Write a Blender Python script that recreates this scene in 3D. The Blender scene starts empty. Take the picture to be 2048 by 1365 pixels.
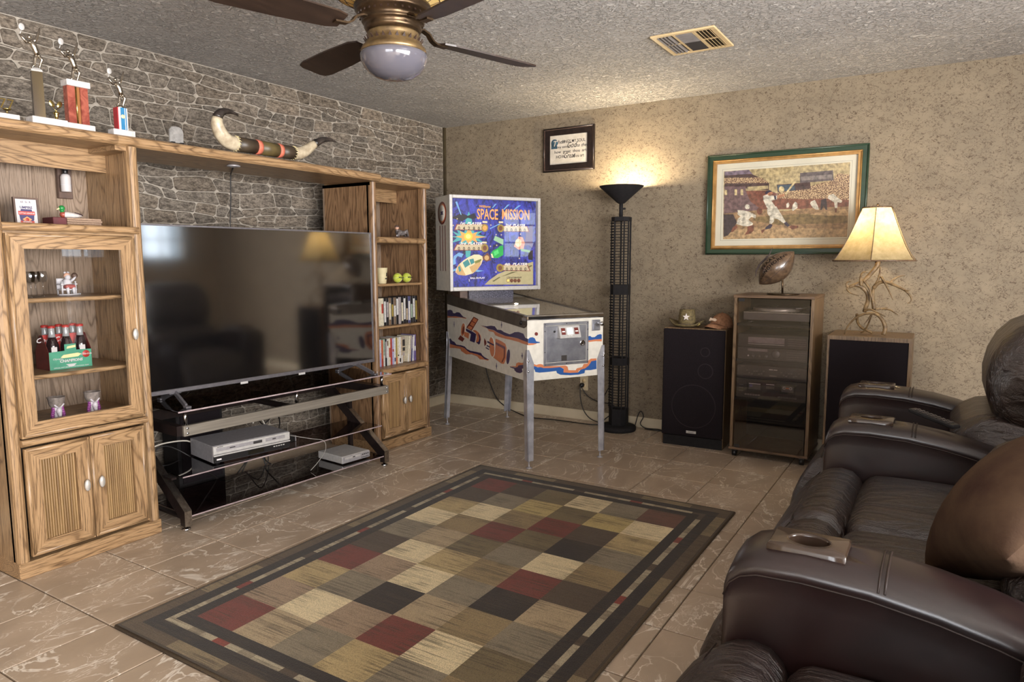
import bpy, math, random
from mathutils import Matrix, Vector
random.seed(11)
D = bpy.data; SC = bpy.context.scene; COL = SC.collection
PI = math.pi

# ------------------------------------------------------------------ camera
YAW, PITCH, ROLL, FPX = -0.557419, 0.114756, -0.002087, 1393.43
cp = math.cos(PITCH)
FW = Vector((math.sin(YAW)*cp, math.cos(YAW)*cp, -math.sin(PITCH)))
RT = Vector((math.cos(YAW), -math.sin(YAW), 0)); UP = RT.cross(FW)
RT2 = RT*math.cos(ROLL) + UP*math.sin(ROLL); UP2 = UP*math.cos(ROLL) - RT*math.sin(ROLL)
cam = D.objects.new('camera', D.cameras.new('camera')); COL.objects.link(cam)
cam.matrix_world = Matrix(((RT2.x, UP2.x, -FW.x, 3.82638), (RT2.y, UP2.y, -FW.y, -5.01698), (RT2.z, UP2.z, -FW.z, 1.28304), (0, 0, 0, 1)))
cam.data.sensor_fit = 'HORIZONTAL'; cam.data.sensor_width = 36; cam.data.lens = FPX/2048*36
cam.data.clip_start = .02
SC.camera = cam

# ------------------------------------------------------------------ light and exposure
SC.view_settings.view_transform = 'Standard'; SC.view_settings.look = 'None'
SC.view_settings.gamma = 1; SC.view_settings.use_curve_mapping = False
SC.view_settings.exposure = 0.45
W = D.worlds.new('daylight'); SC.world = W; W.use_nodes = True
W.node_tree.nodes['Background'].inputs[0].default_value = (.72, .86, 1, 1)
W.node_tree.nodes['Background'].inputs[1].default_value = 1.2
def area(name, loc, rot, sx, sy, power, col):
    l = D.lights.new(name, 'AREA'); l.shape = 'RECTANGLE'; l.size = sx; l.size_y = sy; l.energy = power; l.color = col
    o = D.objects.new(name, l); COL.objects.link(o); o.location = loc; o.rotation_euler = rot; return o
def point(name, loc, power, col, r=.03):
    l = D.lights.new(name, 'POINT'); l.energy = power; l.color = col; l.shadow_soft_size = r
    o = D.objects.new(name, l); COL.objects.link(o); o.location = loc; return o
area('added_patio_daylight', (6.62, -4.75, 1.2), (0, PI/2, 0), 2.15, 4.2, 800, (1, .98, .965))      # main fill through an added, unseen patio door, beside and behind the camera
area('added_rear_fill', (4.6, -8.1, 1.25), (PI/2, 0, 0), 2.8, 2.1, 130, (.97, .97, 1))               # extra fill from an added glazed rear door, out of view
area('window_daylight', (6.62, -.7, 1.68), (0, PI/2, 0), .66, .5, 3.0, (.80, .90, 1))          # through the small side window
point('torchiere_bulb', (1.766, -.20, 1.80), 30, (1, .82, .54), .035)
point('playfield_bulb', (1.811-.66*.8605+.0*.5095, -1.151+.66*.5095, .978), .5, (1, .85, .6), .02)
point('lamp_bulb', (3.40, -.28, 1.50), 14, (1, .84, .58), .03)
point('lamp_bulb_2', (3.50, -.28, 1.50), 14, (1, .84, .58), .03)
try:
    SC.cycles.use_denoising = True; SC.cycles.max_bounces = 7; SC.cycles.diffuse_bounces = 4; SC.cycles.glossy_bounces = 4
    SC.cycles.transmission_bounces = 5; SC.cycles.transparent_max_bounces = 10; SC.cycles.sample_clamp_indirect = 4
    SC.cycles.caustics_reflective = False; SC.cycles.caustics_refractive = False
except Exception: pass

# ------------------------------------------------------------------ helpers
def lin(c):
    def f(v):
        v /= 255
        return v/12.92 if v <= .04045 else ((v+.055)/1.055)**2.4
    return tuple(f(v) for v in c) + (1,)
MATS = {}
def newmat(name):
    m = D.materials.new(name); m.use_nodes = True; nt = m.node_tree; nt.nodes.clear()
    o = nt.nodes.new('ShaderNodeOutputMaterial'); MATS[name] = m; return m, nt, o
def nd(nt, t, ins=None, **kw):
    n = nt.nodes.new(t)
    for k, v in kw.items(): setattr(n, k, v)
    for k, v in (ins or {}).items():
        if hasattr(v, 'default_value') or isinstance(v, bpy.types.NodeSocket): nt.links.new(v, n.inputs[k])
        else: n.inputs[k].default_value = v
    return n
def coords(nt, kind='Object', scale=(1, 1, 1), rnd=0):
    v = nd(nt, 'ShaderNodeNewGeometry').outputs['Position'] if kind == 'World' else nd(nt, 'ShaderNodeTexCoord').outputs[kind]
    if rnd:
        r = nd(nt, 'ShaderNodeObjectInfo').outputs['Random']
        m = nd(nt, 'ShaderNodeMath', {0: r, 1: rnd}, operation='MULTIPLY').outputs[0]
        v = nd(nt, 'ShaderNodeVectorMath', {0: v, 1: m}, operation='ADD').outputs[0]
    return nd(nt, 'ShaderNodeVectorMath', {0: v, 1: scale}, operation='MULTIPLY').outputs[0]
def noise(nt, v, scale, detail=4, rough=.55, dist=0):
    return nd(nt, 'ShaderNodeTexNoise', {'Vector': v, 'Scale': scale, 'Detail': detail, 'Roughness': rough, 'Distortion': dist}).outputs['Fac']
def ramp(nt, f, lo, hi, a=0., b=1.):
    return nd(nt, 'ShaderNodeMapRange', {0: f, 1: lo, 2: hi, 3: a, 4: b}, clamp=True).outputs[0]
def mth(nt, op, a, b=0.):
    return nd(nt, 'ShaderNodeMath', {0: a, 1: b}, operation=op).outputs[0]
def mixc(nt, f, a, b, mode='MIX'):
    n = nt.nodes.new('ShaderNodeMix'); n.data_type = 'RGBA'; n.blend_type = mode
    for k, v in ((0, f), (6, a), (7, b)):
        if isinstance(v, bpy.types.NodeSocket): nt.links.new(v, n.inputs[k])
        else: n.inputs[k].default_value = v
    return n.outputs[2]
def bsdf(nt, out, col, rough=.5, metal=0, spec=.5, bump=None, bstr=.3, bdist=.002, emit=None, estr=0, coat=0, sheen=0):
    ins = {'Base Color': col, 'Roughness': rough, 'Metallic': metal, 'Specular IOR Level': spec, 'Coat Weight': coat, 'Coat Roughness': .08, 'Sheen Weight': sheen}
    p = nd(nt, 'ShaderNodeBsdfPrincipled', ins)
    if bump is not None:
        b = nd(nt, 'ShaderNodeBump', {'Height': bump, 'Strength': bstr, 'Distance': bdist})
        nt.links.new(b.outputs[0], p.inputs['Normal'])
    if estr:
        if isinstance(emit, bpy.types.NodeSocket): nt.links.new(emit, p.inputs['Emission Color'])
        else: p.inputs['Emission Color'].default_value = emit
        p.inputs['Emission Strength'].default_value = estr
    if out: nt.links.new(p.outputs[0], out.inputs[0])
    return p
def mk(name, c1, c2=None, scale=20, stretch=(1, 1, 1), lo=.35, hi=.65, rough=.5, metal=0, spec=.5, bump=0, bdist=.001, bscale=None, detail=4, emit=0, coat=0, kind='Object', rnd=3, sheen=0, dist=0):
    m, nt, o = newmat(name)
    v = coords(nt, kind, stretch, rnd)
    n = noise(nt, v, scale, detail, dist=dist)
    col = mixc(nt, ramp(nt, n, lo, hi), lin(c1), lin(c2 or c1)) if c2 else lin(c1)
    h = None
    if bump: h = noise(nt, v, bscale or scale, 3)
    bsdf(nt, o, col, rough, metal, spec, h, bump, bdist, col, emit, coat, sheen)
    return m
def flat(name, c, rough=.5, metal=0, emit=0, spec=.5, coat=0):
    m, nt, o = newmat(name)
    v = coords(nt, 'Object'); n = noise(nt, v, 30, 2)
    col = mixc(nt, ramp(nt, n, .3, .7, 0, 1), lin(tuple(x*.94 for x in c)), lin(c))
    bsdf(nt, o, col, rough, metal, spec, None, 0, 0, col, emit, coat); return m

class MB:
    def __init__(s): s.v = []; s.f = []; s.m = []; s.s = []; s.c = []
    def add(s, vs, fs, mi=0, M=None, sm=False, col=(1, 1, 1, 1)):
        k = len(s.v)
        s.v += [tuple(M @ Vector(p)) if M is not None else tuple(p) for p in vs]
        for f in fs: s.f.append(tuple(i+k for i in f)); s.m.append(mi); s.s.append(sm); s.c.append(col)
        return s
    def box(s, x0, x1, y0, y1, z0, z1, mi=0, b=0, M=None, col=(1, 1, 1, 1)):
        if b <= 0:
            vs = [(x, y, z) for x in (x0, x1) for y in (y0, y1) for z in (z0, z1)]
            return s.add(vs, [(0, 1, 3, 2), (4, 6, 7, 5), (0, 4, 5, 1), (2, 3, 7, 6), (0, 2, 6, 4), (1, 5, 7, 3)], mi, M, False, col)
        X = ((x0, x0+b), (x1, x1-b)); Y = ((y0, y0+b), (y1, y1-b)); Z = ((z0, z0+b), (z1, z1-b))
        vs = []; ix = {}
        for i in (0, 1):
            for j in (0, 1):
                for k in (0, 1):
                    ix[i, j, k] = len(vs)
                    vs += [(X[i][0], Y[j][1], Z[k][1]), (X[i][1], Y[j][0], Z[k][1]), (X[i][1], Y[j][1], Z[k][0])]
        fs = []
        def q(l, flip): fs.append(tuple(reversed(l)) if flip else tuple(l))
        for i in (0, 1):
            q([ix[i, 0, 0], ix[i, 0, 1], ix[i, 1, 1], ix[i, 1, 0]], i); q([ix[0, i, 0]+1, ix[1, i, 0]+1, ix[1, i, 1]+1, ix[0, i, 1]+1], i); q([ix[0, 0, i]+2, ix[0, 1, i]+2, ix[1, 1, i]+2, ix[1, 0, i]+2], i)
            for j in (0, 1):
                fl = i ^ j
                q([ix[i, j, 0], ix[i, j, 0]+1, ix[i, j, 1]+1, ix[i, j, 1]], fl)
                q([ix[i, 0, j], ix[i, 1, j], ix[i, 1, j]+2, ix[i, 0, j]+2], fl)
                q([ix[0, i, j]+1, ix[0, i, j]+2, ix[1, i, j]+2, ix[1, i, j]+1], fl)
                for k in (0, 1):
                    a = ix[i, j, k]; q([a, a+2, a+1], i ^ j ^ k)
        return s.add(vs, fs, mi, M, False, col)
    def prism(s, poly, a, b, mi=0, M=None, col=(1, 1, 1, 1)):
        """polygon in x,y extruded along z from a to b"""
        n = len(poly)
        A = sum(poly[i][0]*poly[(i+1) % n][1]-poly[(i+1) % n][0]*poly[i][1] for i in range(n))
        if A < 0: poly = list(reversed(poly))
        vs = [(p[0], p[1], a) for p in poly] + [(p[0], p[1], b) for p in poly]
        fs = [tuple(range(n-1, -1, -1)), tuple(range(n, 2*n))] + [(i, (i+1) % n, n+(i+1) % n, n+i) for i in range(n)]
        return s.add(vs, fs, mi, M, False, col)
    def lathe(s, prof, n=20, mi=0, M=None, sm=True, col=(1, 1, 1, 1), ph=0):
        vs = []; fs = []
        for r, z in prof:
            for i in range(n):
                a = 2*PI*i/n+ph; vs.append((max(r, 1e-5)*math.cos(a), max(r, 1e-5)*math.sin(a), z))
        for k in range(len(prof)-1):
            for i in range(n):
                j = (i+1) % n; fs.append((k*n+i, k*n+j, (k+1)*n+j, (k+1)*n+i))
        fs.append(tuple(range(n-1, -1, -1))); fs.append(tuple(range((len(prof)-1)*n, len(prof)*n)))
        return s.add(vs, fs, mi, M, sm, col)
    def cyl(s, p, q, r, n=14, mi=0, r2=None, M=None, sm=True):
        return s.tube([p, q], [r, r if r2 is None else r2], n, mi, M, sm)
    def tube(s, pts, rad, n=8, mi=0, M=None, sm=True):
        P = [Vector(p) for p in pts]
        if not isinstance(rad, (list, tuple)): rad = [rad]*len(P)
        vs = []; fs = []; N = None
        for i, p in enumerate(P):
            t = (P[min(i+1, len(P)-1)]-P[max(i-1, 0)]).normalized()
            if N is None:
                N = t.orthogonal().normalized()
            else:
                N = (N - t*N.dot(t)); N = N.normalized() if N.length > 1e-6 else t.orthogonal().normalized()
            B = t.cross(N)
            for k in range(n):
                a = 2*PI*k/n; vs.append(p + (N*math.cos(a)+B*math.sin(a))*rad[i])
        for i in range(len(P)-1):
            for k in range(n):
                j = (k+1) % n; fs.append((i*n+k, i*n+j, (i+1)*n+j, (i+1)*n+k))
        fs.append(tuple(range(n-1, -1, -1))); fs.append(tuple(range((len(P)-1)*n, len(P)*n)))
        return s.add(vs, fs, mi, M, sm)
    def bar(s, p, q, w, h, up=(0, 0, 1), mi=0, b=0):
        p = Vector(p); q = Vector(q); t = (q-p); L = t.length; t.normalize()
        x = t.cross(Vector(up)).normalized(); z = x.cross(t)
        M = Matrix(((x.x, t.x, z.x, p.x), (x.y, t.y, z.y, p.y), (x.z, t.z, z.z, p.z), (0, 0, 0, 1)))
        return s.box(-w/2, w/2, 0, L, -h/2, h/2, mi, b, M)
    def loft(s, rings, mi=0, M=None, sm=True, caps=True):
        n = len(rings[0]); vs = [p for r in rings for p in r]; fs = []
        for k in range(len(rings)-1):
            for i in range(n):
                j = (i+1) % n; fs.append((k*n+i, k*n+j, (k+1)*n+j, (k+1)*n+i))
        if caps: fs.append(tuple(range(n-1, -1, -1))); fs.append(tuple(range((len(rings)-1)*n, len(rings)*n)))
        return s.add(vs, fs, mi, M, sm)
    def ball(s, c, r, n=14, mi=0, sz=1, M=None):
        T = Matrix.Translation(c) if M is None else M @ Matrix.Translation(c)
        return s.lathe([(r*math.sin(PI*k/(n//2)), -r*sz*math.cos(PI*k/(n//2))) for k in range(n//2+1)], n, mi, T)
    def cushion(s, x0, x1, y0, y1, z0, z1, r, puff=(0, 0, 0), N=10, mi=0, M=None):
        c = Vector(((x0+x1)/2, (y0+y1)/2, (z0+z1)/2)); h = Vector(((x1-x0)/2, (y1-y0)/2, (z1-z0)/2))
        r = min(r, h.x, h.y, h.z)
        vs = []; fs = []; key = {}
        def P(p):
            k = tuple(round(t, 4) for t in p)
            if k in key: return key[k]
            q = Vector([p[i]*h[i] for i in range(3)])
            ins = Vector([max(-(h[i]-r), min(h[i]-r, q[i])) for i in range(3)])
            d = q-ins; d = d.normalized()*r if d.length > 1e-9 else d
            w = ins+d
            for i in range(3):
                a, b = p[(i+1) % 3], p[(i+2) % 3]
                w[i] += puff[i]*p[i]*(1-a*a)*(1-b*b)
            key[k] = len(vs); vs.append(w+c); return key[k]
        g = [math.sin((-1+2*i/N)*PI/2*.82)/math.sin(PI/2*.82) for i in range(N+1)]
        for ax in range(3):
            for sg in (-1, 1):
                for i in range(N):
                    for j in range(N):
                        def mkp(a, b):
                            p = [0, 0, 0]; p[ax] = sg; p[(ax+1) % 3] = a; p[(ax+2) % 3] = b; return P(p)
                        f = [mkp(g[i], g[j]), mkp(g[i+1], g[j]), mkp(g[i+1], g[j+1]), mkp(g[i], g[j+1])]
                        fs.append(tuple(f if sg > 0 else reversed(f)))
        return s.add(vs, fs, mi, M, True)
def T(x, y, z): return Matrix.Translation((x, y, z))
def Rz(a): return Matrix.Rotation(a, 4, 'Z')
def Rx(a): return Matrix.Rotation(a, 4, 'X')
def Ry(a): return Matrix.Rotation(a, 4, 'Y')
def frame(o, x, y):
    """matrix whose local x, y axes are the given vectors (z = x cross y)"""
    x = Vector(x).normalized(); y = Vector(y).normalized(); z = x.cross(y)
    return Matrix(((x.x, y.x, z.x, o[0]), (x.y, y.y, z.y, o[1]), (x.z, y.z, z.z, o[2]), (0, 0, 0, 1)))
def text(mb, s, size, M, mi=0, ext=.0004, align='CENTER', shear=0, bold=0, sx=1, space=1, fit=None):
    c = D.curves.new('lettering', 'FONT'); c.body = s; c.size = size; c.extrude = ext; c.align_x = align; c.shear = shear
    c.offset = bold; c.resolution_u = 2; c.space_character = space
    o = D.objects.new('lettering', c); COL.objects.link(o)
    dg = bpy.context.evaluated_depsgraph_get(); dg.update()
    me = D.meshes.new_from_object(o.evaluated_get(dg))
    oy = 0; sy = 1
    if fit:
        xs_ = [v.co.x for v in me.vertices]; ys_ = [v.co.y for v in me.vertices]
        sx = fit[0]/(max(xs_)-min(xs_)); sy = fit[1]/(max(ys_)-min(ys_)) if fit[1] else 1
    mb.add([(v.co.x*sx, v.co.y*sy, v.co.z) for v in me.vertices], [tuple(p.vertices) for p in me.polygons], mi, M)
    D.objects.remove(o); D.curves.remove(c); D.meshes.remove(me)
def mesh(name, mb, mats):
    me = D.meshes.new(name); me.from_pydata(mb.v, [], mb.f)
    for m in (mats if isinstance(mats, (list, tuple)) else [mats]): me.materials.append(MATS[m] if isinstance(m, str) else m)
    me.polygons.foreach_set('material_index', mb.m); me.polygons.foreach_set('use_smooth', mb.s)
    if any(c != (1, 1, 1, 1) for c in mb.c):
        a = me.color_attributes.new('Col', 'FLOAT_COLOR', 'CORNER')
        buf = []
        for p, c in zip(me.polygons, mb.c): buf += list(c)*p.loop_total
        a.data.foreach_set('color', buf)
    me.update(); return me
def obj(name, mb, mats, parent=None, label=None):
    me = mb if isinstance(mb, bpy.types.Mesh) else mesh(name, mb, mats)
    o = D.objects.new(name, me); COL.objects.link(o)
    if parent is not None: o.parent = parent
    if label: o['label'] = label
    return o
def tag(o, label, cat, group=None, kind=None):
    o['label'] = label; o['category'] = cat
    if group: o['group'] = group
    if kind: o['kind'] = kind
    return o
def thing(name, label, cat, loc=(0, 0, 0), rot=0, group=None):
    o = D.objects.new(name, None); COL.objects.link(o); o.location = loc; o.rotation_euler = (0, 0, rot); o.empty_display_size = .1
    return tag(o, label, cat, group)
def copy_tree(r, loc, rot, label, group=None):
    n = r.copy(); COL.objects.link(n); n.location = loc; n.rotation_euler = (0, 0, rot); n['label'] = label
    if group: n['group'] = group
    for c in list(r.children):
        d = c.copy(); COL.objects.link(d); d.parent = n
        for g in list(c.children):
            h = g.copy(); COL.objects.link(h); h.parent = d
    return n
def struct(name, mb, mats, parent=None):
    o = obj(name, mb, mats, parent)
    if parent is None: o['kind'] = 'structure'
    return o
# ------------------------------------------------------------------ materials
def oak(name, axis, c1=(158, 127, 92), c2=(134, 104, 72), dark=(66, 47, 32)):
    m, nt, o = newmat(name)
    st = {'x': (.05, 1, 1), 'y': (1, .05, 1), 'z': (1, 1, .05)}[axis]
    v = coords(nt, 'Object', st, 5)
    st2 = {'x': (.12, 1, 1), 'y': (1, .12, 1), 'z': (1, 1, .12)}[axis]
    v2 = coords(nt, 'Object', st2, 5)
    big = noise(nt, v2, 7, 2, .4)
    rings = mth(nt, 'SINE', mth(nt, 'MULTIPLY', big, 150.))
    pores = noise(nt, v, 230, 3, .6)
    fine = noise(nt, v, 80, 3, .6)
    col = mixc(nt, ramp(nt, rings, .1, 1., 0, .9), lin(c1), lin(c2))
    col = mixc(nt, ramp(nt, rings, .82, .99, 0, .45), col, lin(dark))
    col = mixc(nt, ramp(nt, fine, .45, .62, 0, .5), col, lin(c2))
    col = mixc(nt, ramp(nt, pores, .53, .66, 0, .75), col, lin(dark))
    bsdf(nt, o, col, .38, 0, .45, pores, .25, .0006)
oak('oak_x', 'x'); oak('oak_y', 'y'); oak('oak_z', 'z')
oak('oak_panel', 'z', (140, 108, 78), (104, 76, 52), (66, 46, 30))
oak('oak_pale', 'z', (146, 126, 108), (124, 104, 86), (80, 64, 52))
mk('oak_slat', (150, 119, 78), (112, 84, 52), 60, (1, 1, .05), rough=.45, bump=.2)
oak('walnut_veneer', 'z', (122, 98, 72), (96, 74, 52), (66, 50, 36))
oak('walnut_veneer_x', 'x', (112, 88, 66), (86, 64, 46), (60, 44, 32))

def m_stone():
    m, nt, o = newmat('stone')
    a = nd(nt, 'ShaderNodeAttribute', attribute_name='Col').outputs['Color']
    v = coords(nt, 'World', (1, .40, 1)); n = noise(nt, v, 75, 6, .75); n2 = noise(nt, v, 210, 3, .7)
    col = mixc(nt, ramp(nt, n, .38, .66), lin((74, 66, 58)), lin((152, 140, 126)))
    col = mixc(nt, ramp(nt, n2, .4, .7, .0, .55), col, lin((44, 37, 31)))
    col = mixc(nt, 1., col, a, 'MULTIPLY')
    bsdf(nt, o, col, .8, 0, .25, n, .6, .004)
m_stone()
mk('mortar', (166, 157, 145), (146, 137, 125), 30, rough=.9, spec=.2, bump=.3)
def m_wallpaper():
    m, nt, o = newmat('wallpaper')
    v = coords(nt, 'World', (1, 1, 1.35))
    a = noise(nt, v, 34, 1.5, .5, .8)
    line = ramp(nt, mth(nt, 'ABSOLUTE', mth(nt, 'SUBTRACT', a, .5)), .006, .03, 1, 0)
    mask = ramp(nt, noise(nt, v, 23, 2), .44, .54)
    b = noise(nt, v, 50, 1, .5, .8)
    line2 = ramp(nt, mth(nt, 'ABSOLUTE', mth(nt, 'SUBTRACT', b, .47)), .008, .04, 1, 0)
    mask2 = ramp(nt, noise(nt, v, 16, 2), .42, .54)
    blot = ramp(nt, noise(nt, v, 5, 4), .35, .65)
    col = mixc(nt, blot, lin((122, 109, 91)), lin((134, 120, 100)))
    k = mth(nt, 'MAXIMUM', mth(nt, 'MULTIPLY', line, mask), mth(nt, 'MULTIPLY', mth(nt, 'MULTIPLY', line2, mask2), .8))
    col = mixc(nt, mth(nt, 'MULTIPLY', k, .85), col, lin((70, 56, 42)))
    # paper seams
    sx = nd(nt, 'ShaderNodeSeparateXYZ', {0: nd(nt, 'ShaderNodeNewGeometry').outputs['Position']}).outputs[0]
    fr = mth(nt, 'FRACT', mth(nt, 'DIVIDE', mth(nt, 'ADD', sx, .20), 1.22))
    seam = ramp(nt, mth(nt, 'ABSOLUTE', mth(nt, 'SUBTRACT', fr, .5)), .0005, .0016, .35, 0)
    col = mixc(nt, seam, col, lin((104, 86, 62)))
    bsdf(nt, o, col, .75, 0, .3, noise(nt, v, 120, 3), .25, .001)
m_wallpaper()
mk('plain_paint', (176, 160, 134), (168, 152, 126), 4, rough=.8, spec=.2, bump=.15, bscale=150, kind='World')
def m_ceiling():
    m, nt, o = newmat('ceiling_texture')
    v = coords(nt, 'World', (1, 1, 1)); n = noise(nt, v, 38, 5, .62, .8); n2 = noise(nt, v, 3.2, 3)
    h = mth(nt, 'MULTIPLY', ramp(nt, n, .46, .60), ramp(nt, n2, .3, .6, .45, 1))
    col = mixc(nt, ramp(nt, n, .3, .62), lin((156, 150, 146)), lin((200, 195, 190)))  # relief shading painted into the colour: hollows darker, raised texture lighter
    bsdf(nt, o, col, .85, 0, .2, h, 1.0, .016)
m_ceiling()
def m_tile():
    m, nt, o = newmat('floor_tile')
    inf = nd(nt, 'ShaderNodeObjectInfo').outputs['Random']
    v = coords(nt, 'World', (1, 1, 1)); off = mth(nt, 'MULTIPLY', inf, 37.)
    v = nd(nt, 'ShaderNodeVectorMath', {0: v, 1: off}, operation='ADD').outputs[0]
    vs = nd(nt, 'ShaderNodeVectorMath', {0: v, 1: (1, .55, 1)}, operation='MULTIPLY').outputs[0]
    a = noise(nt, vs, 4.6, 4, .55, 1.6)
    vein = ramp(nt, mth(nt, 'ABSOLUTE', mth(nt, 'SUBTRACT', a, .5)), .004, .017, 1, 0)
    vein = mth(nt, 'MULTIPLY', vein, ramp(nt, noise(nt, vs, 5, 2), .36, .48))
    a2 = noise(nt, vs, 9, 4, .6, 2.0)
    vein2 = mth(nt, 'MULTIPLY', ramp(nt, mth(nt, 'ABSOLUTE', mth(nt, 'SUBTRACT', a2, .52)), .003, .015, .8, 0), ramp(nt, noise(nt, vs, 6, 2), .46, .60))
    base = mixc(nt, ramp(nt, noise(nt, vs, 6, 4), .35, .65), lin((166, 147, 127)), lin((184, 164, 143)))
    base = mixc(nt, ramp(nt, inf, 0, 1, 0, .35), base, lin((156, 138, 117)))
    col = mixc(nt, mth(nt, 'MAXIMUM', vein, vein2), base, lin((218, 206, 190)))
    bsdf(nt, o, col, .30, 0, .5, noise(nt, v, 25, 3), .08, .002)
m_tile()
mk('grout', (122, 104, 86), (104, 88, 72), 60, rough=.9, spec=.1)
def m_rug():
    m, nt, o = newmat('rug_wool')
    a = nd(nt, 'ShaderNodeAttribute', attribute_name='Col').outputs['Color']
    v = coords(nt, 'Object', (.028, 1, 1)); s = noise(nt, v, 130, 3, .7)
    v2 = coords(nt, 'Object', (1, 1, 1)); w = noise(nt, v2, 300, 2, .7); b = noise(nt, v2, 6, 3)
    st = mth(nt, 'MULTIPLY', ramp(nt, s, .47, .58), ramp(nt, b, .38, .58))
    col = mixc(nt, mth(nt, 'MULTIPLY', st, .62), a, lin((70, 58, 44)))
    col = mixc(nt, ramp(nt, w, .44, .64, 0, .42), col, lin((40, 33, 26)))
    bsdf(nt, o, col, .95, 0, .1, w, .7, .004, sheen=.15)
m_rug()
def m_leather():
    m, nt, o = newmat('leather')
    v = coords(nt, 'Object', (.28, 1, .6)); n = noise(nt, v, 13, 4, .6, 1.0); g = noise(nt, coords(nt, 'Object'), 260, 2)
    h = mth(nt, 'ADD', n, mth(nt, 'MULTIPLY', g, .06))
    col = mixc(nt, ramp(nt, n, .35, .65), lin((34, 21, 17)), lin((48, 31, 25)))
    bsdf(nt, o, col, .33, 0, 1.0, h, .8, .035)
    m, nt, o = newmat('leather_smooth')
    g = noise(nt, coords(nt, 'Object'), 240, 2); n = noise(nt, coords(nt, 'Object'), 5, 3)
    h = mth(nt, 'ADD', mth(nt, 'MULTIPLY', n, .5), mth(nt, 'MULTIPLY', g, .04))
    col = mixc(nt, ramp(nt, n, .35, .65), lin((30, 18, 18)), lin((42, 25, 24)))
    bsdf(nt, o, col, .32, 0, .9, h, .25, .012)
m_leather()
mk('stitch', (46, 33, 28), rough=.5)
mk('corduroy', (88, 69, 54), (64, 45, 38), 7, (1, 1, 1), rough=.9, spec=.1, bump=.5, bscale=150, bdist=.002)
mk('cup_holder_plastic', (74, 58, 46), (60, 46, 38), 8, rough=.25, spec=.6, coat=.3)
mk('black_plastic', (20, 19, 20), (28, 26, 27), 40, rough=.35)
mk('black_matte', (22, 20, 21), (30, 27, 28), 60, rough=.75, spec=.25)
mk('black_gloss', (10, 10, 11), rough=.08, spec=.7)
mk('speaker_cloth', (24, 20, 22), (36, 30, 33), 420, rough=.95, spec=.12, bump=.4, bdist=.0015, lo=.4, hi=.6)
mk('speaker_cloth_ring', (40, 34, 36), (46, 39, 42), 300, rough=.9, spec=.15)
def m_screen():
    m, nt, o = newmat('tv_screen')
    n = noise(nt, coords(nt, 'Object'), 3, 2)
    col = mixc(nt, n, lin((12, 11, 12)), lin((16, 15, 15)))
    p = bsdf(nt, o, col, .075, 0, .5); p.inputs['IOR'].default_value = 3.3
m_screen()
flat('lit_cap', (255, 214, 120), .4, emit=2)
mk('gunmetal', (104, 100, 104), (116, 112, 114), 50, rough=.35, metal=.5)
mk('silver_plastic', (168, 164, 166), (154, 150, 152), 60, rough=.35, metal=.35)
mk('silver_light', (190, 186, 182), (176, 172, 168), 60, rough=.4, metal=.2)
mk('brushed_steel', (150, 142, 130), (126, 118, 108), 70, (.04, 1, 1), rough=.35, metal=.45)
mk('brushed_steel_y', (176, 168, 158), (140, 132, 124), 70, (1, .04, 1), rough=.32, metal=1)
mk('chrome', (206, 206, 210), (186, 186, 190), 20, rough=.12, metal=1)
mk('aluminium', (178, 178, 184), (150, 150, 158), 14, rough=.34, metal=.9)
mk('side_rail_metal', (112, 104, 94), (92, 84, 76), 12, rough=.42, metal=.7)
mk('frame_black', (30, 24, 24), (44, 34, 32), 30, rough=.3, metal=.3)
mk('pull_metal', (186, 180, 172), (168, 162, 154), 50, rough=.45, metal=.3)
def m_glass(name, tint, refl=1.0, rough=0.02, base=.0, tintmix=1.0):
    m, nt, o = newmat(name)
    tr = nd(nt, 'ShaderNodeBsdfTransparent', {'Color': tint})
    gl = nd(nt, 'ShaderNodeBsdfGlossy', {'Color': (refl, refl, refl, 1), 'Roughness': rough})
    n = noise(nt, coords(nt, 'Object'), 4, 2)
    fr = nd(nt, 'ShaderNodeFresnel', {'IOR': 1.5})
    f = mth(nt, 'ADD', mth(nt, 'MULTIPLY', fr.outputs[0], 1.5), mth(nt, 'MULTIPLY', n, base))
    bf = mth(nt, 'SUBTRACT', 1., nd(nt, 'ShaderNodeNewGeometry').outputs['Backfacing'])
    mx = nd(nt, 'ShaderNodeMixShader', {0: mth(nt, 'MULTIPLY', mth(nt, 'MINIMUM', f, 1.), bf), 1: tr.outputs[0], 2: gl.outputs[0]})
    nt.links.new(mx.outputs[0], o.inputs[0])
m_glass('clear_glass', (.97, .97, .97, 1)); m_glass('smoked_glass', (.34, .28, .29, 1), base=.02); m_glass('door_smoke_glass', (.80, .77, .76, 1), base=.01)
m_glass('crystal', (.92, .93, .94, 1), base=.08)
def m_shade(name, c, c2, estr=.0, tl=.55):
    m, nt, o = newmat(name)
    n = noise(nt, coords(nt, 'Object'), 26, 5, .65)
    col = mixc(nt, ramp(nt, n, .35, .65), lin(c), lin(c2))
    d = nd(nt, 'ShaderNodeBsdfDiffuse', {'Color': col}); t = nd(nt, 'ShaderNodeBsdfTranslucent', {'Color': col})
    mx = nd(nt, 'ShaderNodeMixShader', {0: tl, 1: d.outputs[0], 2: t.outputs[0]})
    nt.links.new(mx.outputs[0], o.inputs[0])
m_shade('parchment', (214, 194, 150), (192, 170, 126)); m_shade('amber_glass', (240, 214, 150), (214, 178, 108), tl=.4)
m_shade('frosted_glass', (196, 192, 188), (150, 146, 142), tl=.5)
mk('opal_glass', (88, 85, 92), (82, 80, 88), 3, rough=.10, spec=.6, coat=.5)
mk('brass_antique', (136, 112, 76), (92, 74, 52), 18, rough=.36, metal=.6)
mk('brass_dark', (92, 74, 54), (70, 55, 42), 18, rough=.3, metal=.85)
mk('brass_recess', (46, 30, 22), rough=.5)
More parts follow.
